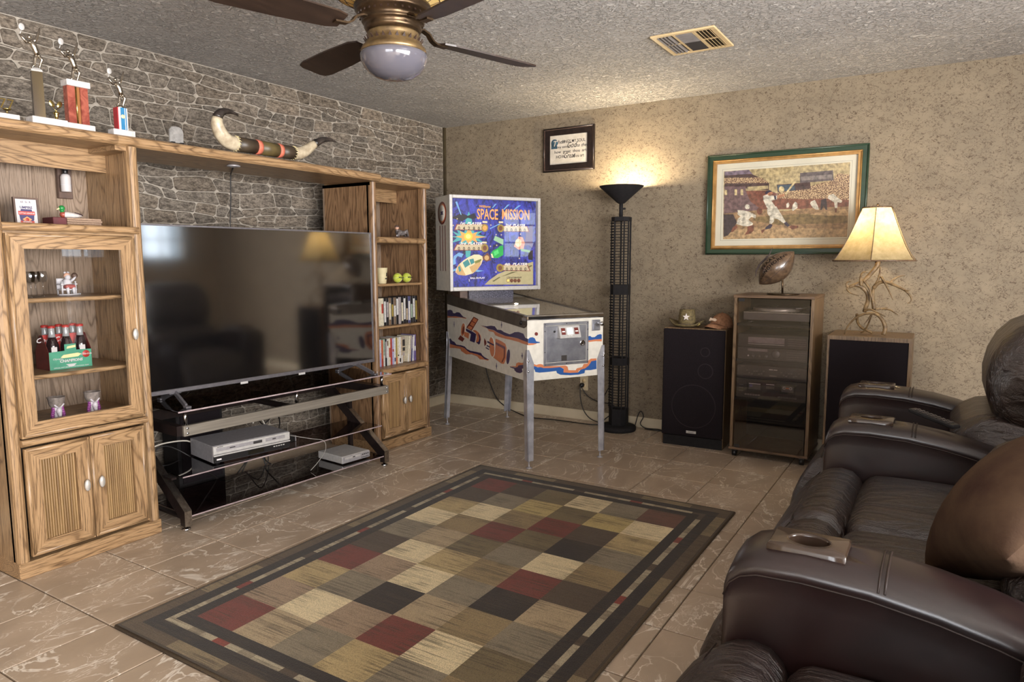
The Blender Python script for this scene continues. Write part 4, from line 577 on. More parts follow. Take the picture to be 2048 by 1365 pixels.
def stone_geo(mb, P, rnd, c=None):
    n = len(P); cy = sum(p[0] for p in P)/n; cz = sum(p[1] for p in P)/n
    d = rnd.uniform(.0035, .0075); e = .005
    sh = rnd.uniform(.74, 1.16); w = rnd.uniform(-.03, .03); col = (sh*(1+w), sh, sh*(1-w*1.2), 1)
    M = T(0, cy, cz) if c is None else None
    R0 = [(0.0005, p[0]-(cy if c else 0)*1, p[1]-(cz if c else 0)) for p in P]
    def ins(p, k):
        dy, dz = cy-p[0], cz-p[1]; L = math.hypot(dy, dz); return (p[0]+dy/L*k, p[1]+dz/L*k)
    R1 = [(d, ins(p, e)[0]-(cy if c else 0), ins(p, e)[1]-(cz if c else 0)) for p in P]
    fs = [(i, (i+1) % n, n+(i+1) % n, n+i) for i in range(n)]+[tuple(range(n, 2*n))]
    mb.add(R0+R1, fs, 0, None, False, col)
    return cy, cz
srnd = random.Random(9); far = MB(); seen = []
CP_ = Vector((3.82638, -5.01698, 1.28304))
for P in stones():
    ym = sum(p[0] for p in P)/len(P); zm = sum(p[1] for p in P)/len(P)
    hidden = (zm < 1.72 and (ym < -3.12 or -1.62 < ym < -1.16)) or (.62 < zm < 1.38 and -3.2 < ym < -1.5) or (zm < 1.84 and zm > 1.70 and ym < -1.0 and ym > -4)
    ar = abs(sum(P[i][0]*P[(i+1) % len(P)][1]-P[(i+1) % len(P)][0]*P[i][1] for i in range(len(P))))/2
    d_ = (Vector((0, ym, zm))-CP_).length
    seen.append((0 if (ym < -4.1 or hidden) else ar*CP_.x/d_**3, P))
cut = sorted((a for a, _ in seen), reverse=True)[295]
for a, P in seen:
    if a <= max(cut, 0): stone_geo(far, P, srnd)
    else:
        mb = MB(); cy, cz = stone_geo(mb, P, srnd, True); o = obj('stone', mb, 'stone', wl); o.location = (0, cy, cz)
o = obj('stone_field', far, 'stone', wl); o['kind'] = 'stuff'

# ceiling vent
v = thing('ceiling_vent', 'cream metal three way air vent in the textured ceiling', 'vent', (2.607, -1.248, H))
vw, vd = .168, .187
obj('frame', MB().box(-vw, vw, -vd, -vd+.028, -.010, 0, 0, .003).box(-vw, vw, vd-.028, vd, -.010, 0, 0, .003).box(-vw, -vw+.03, -vd+.028, vd-.028, -.010, 0, 0, .003).box(vw-.03, vw, -vd+.028, vd-.028, -.010, 0, 0, .003)
    .box(-.058, -.044, -vd+.028, vd-.028, -.009, 0).box(.044, .058, -vd+.028, vd-.028, -.009, 0), 'vent_cream', v)
obj('duct', MB().box(-vw+.02, vw-.02, -vd+.02, vd-.02, -.0015, 0), 'vent_dark', v)
for sx in (-1, 1):
    for k in range(4):
        x = sx*(.070+.0185*k)+sx*.006
        for y0, y1 in ((-vd+.03, -.004), (.004, vd-.03)):
            obj('slat', MB().bar((x, y0, -.006), (x, y1, -.006), .017, .0015, (sx*.8, 0, .75)), 'vent_grey' if sx < 0 else 'vent_cream', v)
    obj('crossbar', MB().box(sx*.058 if sx > 0 else -.138, .138 if sx > 0 else -.058, -.004, .004, -.008, -.002), 'vent_cream', v)
for k in range(18):
    y = -vd+.037+k*.0172
    obj('slat', MB().bar((-.044, y, -.006), (.044, y, -.006), .013, .0014, (0, .8, .6)), 'vent_dark' if k > 8 else 'vent_grey', v)

# ------------------------------------------------------------------ ceiling fan
FX, FY = 2.092, -3.032
f = thing('ceiling_fan', 'brass ceiling fan with white glass bowl light and amber leaded glass uplight', 'fan', (FX, FY, H))
zz = lambda z: z-H
obj('downrod', MB().lathe([(.02, zz(2.42)), (.02, zz(2.20))], 12), 'brass_dark', f)
obj('canopy', MB().lathe([(.085, 0), (.085, -.01), (.06, -.03), (.02, -.05)], 20), 'brass_dark', f)
obj('motor_housing', MB().lathe([(r_, zz(z_)) for r_, z_ in ((.02, 2.190), (.134, 2.186), (.138, 2.176), (.132, 2.168), (.135, 2.164), (.128, 2.157), (.116, 2.142), (.108, 2.132), (.112, 2.127), (.108, 2.121), (.098, 2.117), (.103, 2.107), (.097, 2.096), (.086, 2.090), (.03, 2.089))], 40), 'brass_dark', f)
mb = MB()
for k in range(32):
    a = 2*PI*k/32; mb.box(-.0035, .0035, -.002, .002, -.006, .006, M=T(.1225*math.cos(a), .1225*math.sin(a), zz(2.1495)) @ Rz(a+PI/2) @ Rx(-.45))
obj('vent_slots', mb, 'brass_recess', f)['kind'] = 'stuff'
obj('lamp_collar', MB().lathe([(.03, zz(2.092)), (.090, zz(2.092)), (.093, zz(2.086)), (.090, zz(2.080)), (.094, zz(2.066)), (.106, zz(2.045)), (.112, zz(2.040)), (.115, zz(2.034)), (.117, zz(2.026)), (.110, zz(2.020)), (.03, zz(2.020))], 40), 'brass_antique', f)
mb = MB()
for k in range(26):
    a = 2*PI*k/26; M = T(.0985*math.cos(a), .0985*math.sin(a), zz(2.060)) @ Rz(a+PI/2) @ Rx(.55)
    mb.prism([(-.006, -.012), (.006, -.012), (.0055, 0), (0, .013), (-.0055, 0)], -.0012, .0016, M=M @ Rx(PI/2))
obj('leaf_openings', mb, 'brass_recess', f)['kind'] = 'stuff'
obj('bowl', MB().lathe([(.112, zz(2.024)), (.119, zz(2.019)), (.121, zz(2.010)), (.118, zz(1.995)), (.108, zz(1.975)), (.090, zz(1.955)), (.064, zz(1.940)), (.034, zz(1.932)), (.0, zz(1.930))], 40), 'opal_glass', f, 'white opal glass bowl')
# leaded glass uplight
prof = [(.132, 2.187), (.168, 2.201), (.208, 2.221), (.244, 2.250), (.272, 2.290)]
NP = 22
for r in range(4):
    (r0, z0), (r1, z1) = prof[r], prof[r+1]
    for k in range(NP):
        a0 = 2*PI*(k+.04+.5*(r % 2))/NP; a1 = 2*PI*(k+.96+.5*(r % 2))/NP
        pts = []
        for rr, z, t in ((r0, z0, .06), (r1, z1, -.06)):
            for a in (a0, a1): pts.append((rr*math.cos(a), rr*math.sin(a), zz(z)))
        pts2 = [(p[0]*.985, p[1]*.985, p[2]+.003) for p in pts]
        obj('glass_pane', MB().add(pts+pts2, [(0, 1, 3, 2), (4, 6, 7, 5), (0, 4, 5, 1), (1, 5, 7, 3), (3, 7, 6, 2), (2, 6, 4, 0)]), 'amber_glass', f)
mb = MB()
for r, z in prof:
    n = NP*2; mb.tube([(r*math.cos(2*PI*k/n), r*math.sin(2*PI*k/n), zz(z)) for k in range(n+1)], .0016, 5)
for r in range(4):
    for k in range(NP):
        a = 2*PI*(k+.5*(r % 2))/NP; mb.tube([(prof[r][0]*math.cos(a), prof[r][0]*math.sin(a), zz(prof[r][1])), (prof[r+1][0]*math.cos(a), prof[r+1][0]*math.sin(a), zz(prof[r+1][1]))], .0014, 5)
obj('leading', mb, 'brass_recess', f)['kind'] = 'stuff'
ba = math.atan2(RT.y, RT.x)
for k in range(4):
    M = Rz(ba+.72+k*PI/2)
    arm = MB(); P = [(.100, 0, zz(2.128)), (.125, 0, zz(2.128)), (.150, 0, zz(2.118)), (.166, 0, zz(2.098)), (.185, 0, zz(2.088)), (.23, 0, zz(2.086))]
    for i in range(5): arm.bar(P[i], P[i+1], .026, .006, (0, 0, 1) if i not in (2, 3) else (1, 0, .3))
    m_ = MB(); m_.v = [tuple(M @ Vector(p)) for p in arm.v]; m_.f, m_.m, m_.s, m_.c = arm.f, arm.m, arm.s, arm.c
    obj('blade_bracket', m_, 'brass_dark', f)
    pl = [(.20, -.040), (.24, -.055), (.42, -.066), (.60, -.068), (.645, -.060), (.66, -.04), (.66, .04), (.645, .060), (.60, .068), (.42, .066), (.24, .055), (.20, .040)]
    obj('blade', MB().prism(pl, -.003, .003, M=M @ T(0, 0, zz(2.094)) @ Rx(.20)), 'blade_wood', f)
# ------------------------------------------------------------------ rug
RC = dict(r=(122, 61, 50), d=(87, 72, 56), o=(121, 105, 74), g=(141, 128, 105), k=(188, 164, 116), c=(231, 211, 168), t=(179, 157, 123), b=(52, 43, 36), u=(164, 139, 112), e=(152, 130, 92), n=(110, 74, 58), gd=(193, 170, 112))
ROWS = ['r d o c g n', 'd g gd o gd c', 'k c e r d k', 'c e r o b g', 'g t o g c e', 'd c k e r d', 'r u c g b t', 'k g b t e g', 'u c u r c o', 'r t g k g e']
RX0, RX1, RY1, RY0 = 1.412, 2.976, -1.517, -3.785
mb = MB(); zt = .011
def rq(x0, x1, y0, y1, c, z=zt): mb.add([(x0, y0, z), (x1, y0, z), (x1, y1, z), (x0, y1, z)], [(0, 1, 2, 3)], 0, None, False, lin(c))
fm = .188; fx0, fx1, fy0, fy1 = RX0+fm, RX1-fm, RY0+fm, RY1-fm
sw = (fx1-fx0)/6; sh = (fy1-fy0)/10
for r, row in enumerate(ROWS):
    for c, kk in enumerate(row.split()):
        rq(fx0+c*sw, fx0+(c+1)*sw, fy1-(r+1)*sh, fy1-r*sh, RC[kk])
def ring(m0, m1, c):
    x0, x1, y0, y1 = RX0, RX1, RY0, RY1
    if callable(c):
        # broken line: walk round the four sides in short lengths
        L = [(x0+m0, y0+m0, x1-m0, y0+m1, 0), (x0+m0, y1-m1, x1-m0, y1-m0, 0), (x0+m0, y0+m1, x0+m1, y1-m1, 1), (x1-m1, y0+m1, x1-m0, y1-m1, 1)]
        for a, b, cc, d, ax in L:
            s0, s1 = (a, cc) if ax == 0 else (b, d); n = max(1, round((s1-s0)/.066)); st = (s1-s0)/n
            for i in range(n):
                q = c(i)
                if ax == 0: rq(s0+i*st, s0+(i+1)*st, b, d, q)
                else: rq(a, cc, s0+i*st, s0+(i+1)*st, q)
    else:
        rq(x0+m0, x1-m0, y0+m0, y0+m1, c); rq(x0+m0, x1-m0, y1-m1, y1-m0, c); rq(x0+m0, x0+m1, y0+m1, y1-m1, c); rq(x1-m1, x1-m0, y0+m1, y1-m1, c)
rr = random.Random(3)
ring(0, .012, (70, 58, 44)); ring(.012, .06, lambda i: ((136, 118, 88) if (i//4) % 3 == 1 else (96, 80, 60)))
ring(.06, .112, (48, 41, 36)); seq = ['c', 'c', 't', 'c', 'r', 'c', 't', 'c', 'c', 'd']
ring(.112, .138, lambda i: {'c': (176, 162, 134), 't': (146, 132, 108), 'r': (136, 60, 46), 'd': (84, 70, 54)}[seq[i % 10]]); ring(.138, fm, (50, 43, 38))
mb.add([(RX0, RY0, 0), (RX1, RY0, 0), (RX1, RY1, 0), (RX0, RY1, 0), (RX0, RY0, zt), (RX1, RY0, zt), (RX1, RY1, zt), (RX0, RY1, zt)], [(3, 2, 1, 0), (0, 1, 5, 4), (1, 2, 6, 5), (2, 3, 7, 6), (3, 0, 4, 7)], 0, None, False, lin((58, 48, 38)))
rug = obj('area_rug', mb, 'rug_wool'); tag(rug, 'woven rug of brown, cream and rust squares with dark border on tiles', 'rug')
rug.location = (0, 0, .0005)
b = MB(); n = 8
for p, q in (((RX0, RY0), (RX1, RY0)), ((RX1, RY0), (RX1, RY1)), ((RX1, RY1), (RX0, RY1)), ((RX0, RY1), (RX0, RY0))):
    b.cyl((p[0], p[1], .006), (q[0], q[1], .006), .006, 8)
bm = mk('rug_binding', (64, 52, 38), (84, 68, 46), 300, rough=.9)
obj('binding', b, 'rug_binding', rug)

# ------------------------------------------------------------------ oak wall unit
def knob(parent, x, y, z):
    return obj('knob', MB().lathe([(.006, 0), (.006, .012), (.011, .014), (.0125, .019), (.010, .024), (.0, .0255)], 16, 0, T(x, y, z) @ Matrix.Diagonal((1, 1, 2.1, 1)).to_4x4() @ Ry(PI/2)), 'pull_metal', parent, 'oval brushed metal knob')
def mitre_frame(x0, x1, y0, y1, z0, z1, w, bev=.004):
    """four mitred rails round an opening; returns (stiles, rails)"""
    st = MB(); st2 = MB(); ra = MB(); ra2 = MB()
    def q(mb, pl, m=0): mb.prism(pl, x0, x1, m, Matrix(((0, 0, 1, 0), (1, 0, 0, 0), (0, 1, 0, 0), (0, 0, 0, 1))))
    q(st, [(y0, z0), (y0+w, z0+w), (y0+w, z1-w), (y0, z1)]); q(st2, [(y1, z0), (y1, z1), (y1-w, z1-w), (y1-w, z0+w)])
    q(ra, [(y0, z0), (y1, z0), (y1-w, z0+w), (y0+w, z0+w)]); q(ra2, [(y0, z1), (y0+w, z1-w), (y1-w, z1-w), (y1, z1)])
    # raised rounded outer and inner edges
    for mb, a, c in ((st, (y0+.008, z0+.008), (y0+.008, z1-.008)), (st2, (y1-.008, z0+.008), (y1-.008, z1-.008)), (ra, (y0+.008, z0+.008), (y1-.008, z0+.008)), (ra2, (y0+.008, z1-.008), (y1-.008, z1-.008))):
        mb.cyl((x1-.006, a[0], a[1]), (x1-.006, c[0], c[1]), .0095, 10)
    return st, st2, ra, ra2
def slat_door(parent, xf, y0, y1, z0, z1, knob_y, label=None):
    st, st2, ra, ra2 = mitre_frame(xf, xf+.018, y0, y1, z0, z1, .055)
    d = obj('door', MB().box(xf-.006, xf+.001, y0+.05, y1-.05, z0+.05, z1-.05), 'oak_slat', parent, label)
    for m_ in (st, st2): obj('stile', m_, 'oak_z', d)
    for m_ in (ra, ra2): obj('rail', m_, 'oak_y', d)
    n = 14; a, b2 = y0+.056, y1-.056; w = (b2-a)/n
    sl = mesh('slat', MB().prism([(-.0035, -.004), (.001, -w*.46), (.0055, -w*.30), (.0065, 0), (.0055, w*.30), (.001, w*.46)], z0+.054, z1-.054), 'oak_slat')
    for i in range(n):
        o = obj('slat', sl, None, d); o.location = (xf+.001, a+w*(i+.5), 0)
    knob(d, xf+.02, knob_y, (z0+z1)/2+.02)
    return d
def post(mb, xf, y0, y1, z0, z1):      # thick front stile with a rounded face
    w = y1-y0; pl = [(xf-.05, y0), (xf-.02, y0), (xf-.007, y0+w*.12), (xf, y0+w*.34), (xf, y0+w*.66), (xf-.007, y1-w*.12), (xf-.02, y1), (xf-.05, y1)]
    mb.prism(pl, z0, z1)
def rounded_edge(mb, xb, xf, y0, y1, z0, z1):
    h = z1-z0; pl = [(xb, z0), (xf-h*.35, z0), (xf-h*.08, z0+h*.18), (xf, z0+h*.42), (xf, z0+h*.6), (xf-h*.08, z1-h*.16), (xf-h*.3, z1), (xb, z1)]
    mb.prism([(p[0], p[1]) for p in pl], -y1, -y0, 0, Matrix(((1, 0, 0, 0), (0, 0, -1, 0), (0, 1, 0, 0), (0, 0, 0, 1))))
# left tower
lc = thing('display_cabinet', 'tall oak tower cabinet with glass door left of the television', 'cabinet', (.5, -3.487, 0)); LM = (-.5, 3.487)
def shift(mb, dx, dy, dz=0):
    mb.v = [(p[0]+dx, p[1]+dy, p[2]+dz) for p in mb.v]; return mb
def lobj(n, mb, m, lab=None): return obj(n, shift(mb, .0, .0), m, LROOT, lab)
# children are modelled in room coordinates under an Empty placed at the unit's base
def rooted(root, n, mb, m, lab=None):
    l = root.location; return obj(n, shift(mb, -l.x, -l.y, -l.z), m, root, lab)
L0, L1 = -3.787, -3.190
mb = MB(); mb.box(.30, .685, L0, L0+.019, 0, 1.79); post(mb, .72, L0, L0+.045, .068, 1.79); rooted(lc, 'side_panel', mb, 'oak_z')
mb = MB(); mb.box(.30, .685, L1-.019, L1, 0, 1.79); post(mb, .72, L1-.045, L1, .068, 1.79); rooted(lc, 'side_panel', mb, 'oak_z')
rooted(lc, 'back_panel', MB().box(.285, .30, L0, L1, .02, 1.79), 'oak_pale')
mb = MB(); rounded_edge(mb, .285, .735, L0-.012, -3.283, 1.79, 1.832); rooted(lc, 'top_board', mb, 'oak_y')
rooted(lc, 'top_board', MB().box(.285, .70, -3.283, L1, 1.770, 1.790), 'oak_y')
rooted(lc, 'light_valance', MB().box(.462, .48, L0+.019, L1-.019, 1.692, 1.79), 'oak_y')
mb = MB(); rounded_edge(mb, .30, .742, L0+.03, L1-.028, 1.405, 1.436); rooted(lc, 'counter', mb, 'oak_y')
rooted(lc, 'face_rail', MB().box(.67, .715, L0+.04, L1-.04, 1.392, 1.406), 'oak_y')
mb = MB(); rounded_edge(mb, .30, .660, L0+.019, L1-.045, 1.115, 1.134); rooted(lc, 'shelf', mb, 'oak_y')
mb = MB(); rounded_edge(mb, .30, .660, L0+.019, L1-.045, .797, .816); rooted(lc, 'shelf', mb, 'oak_y')
rooted(lc, 'cabinet_floor', MB().box(.30, .715, L0+.019, L1-.019, .585, .600), 'oak_y')
mb = MB(); rounded_edge(mb, .60, .742, L0+.036, L1-.045, .545, .573); rooted(lc, 'middle_rail', mb, 'oak_y')
rooted(lc, 'lower_top', MB().box(.30, .66, L0+.019, L1-.019, .535, .56), 'oak_y')
rooted(lc, 'base', MB().box(.32, .722, L0-.002, L1+.002, 0, .068, 0, .004), 'oak_y')
dl = LM
st, st2, ra, ra2 = mitre_frame(.718, .738, -3.748, -3.246, .580, 1.394, .060)
gd = rooted(lc, 'glass_door', MB().box(.724, .728, -3.692, -3.302, .636, 1.338), 'clear_glass')
for m_ in (st, st2): obj('stile', shift(m_, -.5, 3.487, 0), 'oak_z', gd)
for m_ in (ra, ra2): obj('rail', shift(m_, -.5, 3.487, 0), 'oak_y', gd)
k = knob(gd, .738-.5, -3.275+3.487, .96)
for y0, y1, ky in ((-3.743, -3.497, -3.525), (-3.492, -3.254, -3.464)):
    slat_door(lc, .718-.5, y0+3.487, y1+3.487, .088, .536, ky+3.487)
# right tower
rc = thing('bookcase_tower', 'oak tower of open shelves and fluted doors right of the television', 'cabinet', (.43, -1.337, 0))
R0, R1 = -1.620, -1.057
mb = MB(); mb.box(.215, .615, R0, R0+.019, 0, 1.79); post(mb, .652, R0, R0+.045, .068, 1.79); rooted(rc, 'side_panel', mb, 'oak_panel')
mb = MB(); mb.box(.215, .615, R1-.019, R1, 0, 1.79); post(mb, .652, R1-.043, R1, .068, 1.79); rooted(rc, 'side_panel', mb, 'oak_panel')
rooted(rc, 'back_panel', MB().box(.20, .215, R0, R1, .02, 1.79), 'oak_pale')
mb = MB(); rounded_edge(mb, .20, .668, -1.603, R1+.01, 1.79, 1.828); rooted(rc, 'top_board', mb, 'oak_y')
rooted(rc, 'top_board', MB().box(.20, .64, R0, -1.603, 1.770, 1.79), 'oak_y')
rooted(rc, 'light_valance', MB().box(.36, .378, R0+.019, R1-.019, 1.700, 1.79), 'oak_y')
for n_, z0, z1, xf in (('counter', 1.403, 1.441, .662), ('shelf', 1.113, 1.131, .622), ('shelf', .828, .843, .632), ('counter', .525, .562, .668)):
    mb = MB(); rounded_edge(mb, .215, xf, R0+(.045 if xf > .64 else .019), R1-(.043 if xf > .64 else .019), z0, z1)
    if xf > .64: mb.box(.215, .60, R0+.019, R1-.019, z0+.004, z1-.002)
    rooted(rc, n_, mb, 'oak_y')
rooted(rc, 'base', MB().box(.24, .656, R0-.002, R1+.002, 0, .070, 0, .004), 'oak_y')
for y0, y1, ky in ((-1.580, -1.349, -1.376), (-1.345, -1.112, -1.318)):
    slat_door(rc, .648-.43, y0+1.337, y1+1.337, .090, .518, ky+1.337)
# bridge
bs = thing('bridge_shelf', 'long oak bridge shelf spanning between the two oak towers', 'shelf', (.5, -2.44, 1.79))
mb = MB(); rounded_edge(mb, .285, .718, -3.281, -1.605, 1.7905, 1.836); rooted(bs, 'board', mb, 'oak_y')
pk = thing('puck_light', 'round metal puck light under the oak bridge shelf', 'light', (.585, -2.598, 1.7905))
obj('ring', MB().lathe([(.018, -.001), (.030, -.001), (.034, -.005), (.034, -.009), (.022, -.012), (.018, -.009)], 24), 'silver_plastic', pk)
obj('lens', MB().lathe([(.0, -.006), (.018, -.006), (.018, -.001), (.0, -.001)], 16), 'black_plastic', pk)
mb = MB().tube([(.585, -2.598, 1.786), (.40, -2.47, 1.7875), (.30, -2.405, 1.786), (.292, -2.402, 1.77), (.29, -2.408, 1.62), (.292, -2.42, 1.50), (.29, -2.42, 1.30)], .0035, 6)
obj('cord', shift(mb, -.585, 2.598, -1.7905), 'cord_black', pk, 'thin black cord hanging down the stone wall')
# ------------------------------------------------------------------ television stand (local x = along the wall, local y = towards the wall)
SA = math.atan2(.99790, .06475); SO = (.8425, -2.455, 0)
SX = .02
ts = thing('tv_stand', 'low dark metal television stand with three smoked glass shelves', 'tv stand', SO, SA)
def side_frame(s):
    mb = MB(); w = .035
    pl = [(-.010, .022), (.030, .022), (.030, .052), (.545, .425), (.545, .508), (.015, .508), (.015, .460), (.495, .460), (-.010, .096)]
    mb.prism(pl, s-w/2, s+w/2, 0, Matrix(((0, 0, 1, 0), (1, 0, 0, 0), (0, 1, 0, 0), (0, 0, 0, 1))))
    o = obj('side_frame', mb, 'frame_black', ts)
    fp = MB().box(s-w/2, s+w/2, -.0125, -.0095, .022, .096).bar((s, -.0112, .0965), (s, .33, .3405), w, .003, (0, -.58, .81)); obj('front_plate', fp, 'brushed_steel_y', ts)
    return o
for s in (-.655, .648): side_frame(s)
obj('front_bar', MB().box(-.645, .69, 0, .022, .456, .507, 0, .002), 'brushed_steel', ts)
for s in (-.628, .674):
    for z in (.47, .494): obj('bolt', MB().lathe([(.0065, 0), (.0065, .002), (.004, .004), (0, .004)], 12, 0, T(s, 0, z) @ Rx(PI/2)), 'chrome', ts)
obj('end_bar', MB().box(-.655, -.638, .022, .46, .456, .507), 'frame_black', ts); obj('end_bar', MB().box(.673, .690, .022, .46, .456, .507), 'frame_black', ts)
obj('back_bar', MB().box(-.64, .675, .44, .46, .456, .507), 'frame_black', ts)
obj('centre_bar', MB().box(-.015, .03, .022, .44, .470, .490), 'frame_black', ts)
for s, y in ((-.62, .03), (.02, .03), (.66, .03), (-.62, .40), (.02, .40), (.66, .40)): obj('standoff', MB().cyl((s, y, .505), (s, y, .5735), .009, 12), 'chrome', ts)
obj('glass_shelf', MB().box(-.672, .712, -.005, .47, .574, .582, 0, .0015), 'smoked_glass', ts, 'smoked glass top shelf')
obj('glass_shelf', MB().box(-.635, .675, .055, .36, .240, .247, 0, .0015), 'smoked_glass', ts, 'smoked glass middle shelf')
obj('glass_shelf', MB().box(-.636, .628, -.006, .42, .062, .069, 0, .0015), 'smoked_glass', ts, 'smoked glass bottom shelf')
for s in (-.655, .648):
    obj('shelf_bracket', MB().box(s-.012, s+.012, .10, .30, .230, .240), 'frame_black', ts); obj('shelf_bracket', MB().box(s-.012, s+.012, .0, .30, .052, .062), 'frame_black', ts)
    obj('foot', MB().lathe([(.019, 0), (.021, .004), (.019, .009), (.008, .011), (.006, .024)], 18, 0, T(s, .012, 0)), 'chrome', ts); obj('foot', MB().lathe([(.019, 0), (.021, .004), (.019, .009), (.008, .011), (.006, .060)], 18, 0, T(s, .33, 0)), 'chrome', ts)
    obj('rear_support', MB().box(s-.012, s+.012, .31, .335, .05, .385), 'frame_black', ts)
def on_stand(x, y, z):
    c, s_ = math.cos(SA), math.sin(SA); return (SO[0]+x*c-y*s_, SO[1]+x*s_+y*c, z)
for a in ((-.672, .712, -.0056, .5745, .5815), (-.635, .675, .0544, .2405, .2465), (-.636, .628, -.0066, .0625, .0685)): obj('edge_highlight', MB().box(a[0], a[1], a[2], a[2]+.0008, a[3], a[4]), 'edge_gleam', ts)  # pale strips that paint a highlight along each shelf's front edge
# television
tv = thing('television', 'large black flat screen television on the glass stand', 'television', on_stand(.005, .165, .582), SA-.012)
hw = .717
obj('cabinet', MB().box(-hw, hw, .006, .045, .058, .878, 0, .004), 'black_plastic', tv)
obj('screen', MB().box(-hw+.008, hw-.008, .0035, .006, .078, .870), 'tv_screen', tv, 'glossy dark screen')
bz = MB().box(-hw, hw, 0, .008, .870, .878).box(-hw, -hw+.009, 0, .008, .06, .870).box(hw-.009, hw, 0, .008, .06, .870)
obj('bezel', bz, 'gunmetal', tv); obj('chin', MB().box(-hw, hw, -.003, .010, .058, .078, 0, .002), 'gunmetal', tv)
for x in (-.215, .155): obj('badge', MB().box(x-.022, x+.022, -.0045, -.003, .050, .062), 'silver_light', tv)
for s in (-.585, .575):
    mb = MB(); g = 1 if s > 0 else -1
    mb.bar((s, .02, .062), (s+g*.02, -.125, .008), .026, .012, (1, 0, 0), 0, .003); mb.bar((s, .02, .062), (s-g*.01, .165, .008), .026, .012, (1, 0, 0), 0, .003)
    mb.box(s+g*.02-.013, s+g*.02+.013, -.150, -.118, .0005, .011, 0, .002); mb.box(s-g*.01-.013, s-g*.01+.013, .158, .19, .0005, .011, 0, .002); mb.box(s-.03, s+.03, .008, .034, .052, .066)
    obj('leg', mb, 'gunmetal', tv)
# video recorder
vc = thing('video_recorder', 'wide silver video recorder on the middle glass shelf', 'player', on_stand(-.225, .085, .247), SA-.11)
obj('case', MB().box(-.215, .215, .010, .27, .008, .098, 0, .002), 'silver_plastic', vc)
obj('front', MB().box(-.215, .215, 0, .010, .054, .096, 0, .002).box(-.215, .215, -.002, .010, .044, .050), 'silver_light', vc); obj('black_band', MB().box(-.214, .214, .001, .010, .012, .044), 'hifi_dark', vc)
obj('tray', MB().box(-.20, .05, -.0015, 0, .068, .086, 0, .0008).box(.07, .185, -.0015, 0, .068, .086, 0, .0008), 'silver_plastic', vc); obj('display', MB().box(-.03, .06, -.0002, .001, .018, .038), 'black_gloss', vc)
obj('logo_print', MB().box(-.195, -.165, -.0003, 0, .089, .092), 'ink_black', vc)
for a in ((-.13, -.10, .074, .079), (.0, .05, .070, .084), (.11, .13, .074, .079)): obj('logo_print', MB().box(a[0], a[1], -.0019, -.0015, a[2], a[3]), 'ink_black', vc)
obj('logo_print', MB().box(-.20, -.175, .0005, .001, .022, .030), 'hifi_white', vc)
for i in range(5): obj('button', MB().box(.115+i*.014, .124+i*.014, -.0008, .001, .030, .035), 'silver_light', vc)
for x in (-.18, .18):
    for y in (.04, .23): obj('foot', MB().cyl((x, y, 0), (x, y, .009), .014, 12), 'black_plastic', vc)
# dvd player
dv = thing('dvd_player', 'small silver disc player at right end of the bottom glass shelf', 'player', on_stand(.443, .035, .069), SA-.03)
obj('case', MB().box(-.105, .105, .006, .235, .006, .050, 0, .003), 'silver_light', dv); obj('front', MB().box(-.105, .105, 0, .006, .008, .048, 0, .002), 'silver_plastic', dv)
obj('disc_tray', MB().box(-.09, .03, -.001, 0, .030, .042), 'silver_light', dv); obj('logo_print', MB().box(-.03, -.012, -.0014, -.001, .033, .039), 'ink_black', dv)
for i in range(6): obj('button', MB().box(.036+i*.010, .042+i*.010, -.0012, 0, .016, .020), 'black_plastic', dv)
for i in range(4): obj('button', MB().box(.042+i*.014, .051+i*.014, -.0012, 0, .032, .038), 'black_plastic', dv)
for x in (-.085, .085):
    for y in (.03, .2): obj('foot', MB().cyl((x, y, 0), (x, y, .007), .01, 10), 'black_plastic', dv)
sb = thing('silver_adapter', 'small black adapter box behind the video recorder on the middle shelf', 'box', on_stand(.055, .20, .247), SA)
obj('case', MB().box(-.05, .05, -.03, .04, 0, .035, 0, .003), 'black_plastic', sb); obj('end_cap', MB().box(.05, .056, -.03, .04, .002, .034), 'silver_plastic', sb)
sp_ = thing('black_box', 'black box speaker against the stone wall behind the stand', 'speaker', on_stand(-.22, .60, 0), SA)
obj('case', MB().box(-.14, .14, 0, .16, 0, .47, 0, .004), 'black_matte', sp_); obj('grille', MB().box(-.12, .12, -.006, 0, .03, .44), 'speaker_cloth', sp_)
# cables behind the stand
def cable(name, pts, r, m, label):
    P = [Vector(p) for p in pts]; out = []
    for i in range(len(P)-1):
        a = P[max(i-1, 0)]; b, c = P[i], P[i+1]; d = P[min(i+2, len(P)-1)]
        for k in range(5):
            t = k/5; out.append(.5*((2*b)+(c-a)*t+(2*a-5*b+4*c-d)*t*t+(3*b-a-3*c+d)*t**3))
    out.append(P[-1])
    return tag(obj(name, MB().tube(out, r, 6), m), label, 'cable')
cable('power_cable', [on_stand(-.60, .52, .20), on_stand(-.50, .50, .30), on_stand(-.40, .42, .24), on_stand(-.30, .40, .12), on_stand(-.12, .48, .02), on_stand(.05, .47, .16), on_stand(.10, .44, .02)], .004, 'cord_black', 'black cable looping behind the video recorder')
cable('power_cable', [on_stand(.05, .46, .40), on_stand(.12, .50, .30), on_stand(.18, .45, .36), on_stand(.22, .48, .26), on_stand(.12, .50, .10), on_stand(.20, .47, .012)], .004, 'cord_black', 'black cable bundle against the stone wall behind middle shelf')
cable('white_cable', [on_stand(-.66, .36, .33), on_stand(-.56, .38, .345), on_stand(-.42, .39, .33), on_stand(-.36, .40, .28)], .004, 'cord_white', 'white cable at left behind the video recorder')
cable('white_cable', [on_stand(.0, .42, .34), on_stand(.05, .44, .38), on_stand(.09, .43, .30), on_stand(.06, .42, .26)], .004, 'cord_white', 'short white cable loop behind right end of the video recorder')
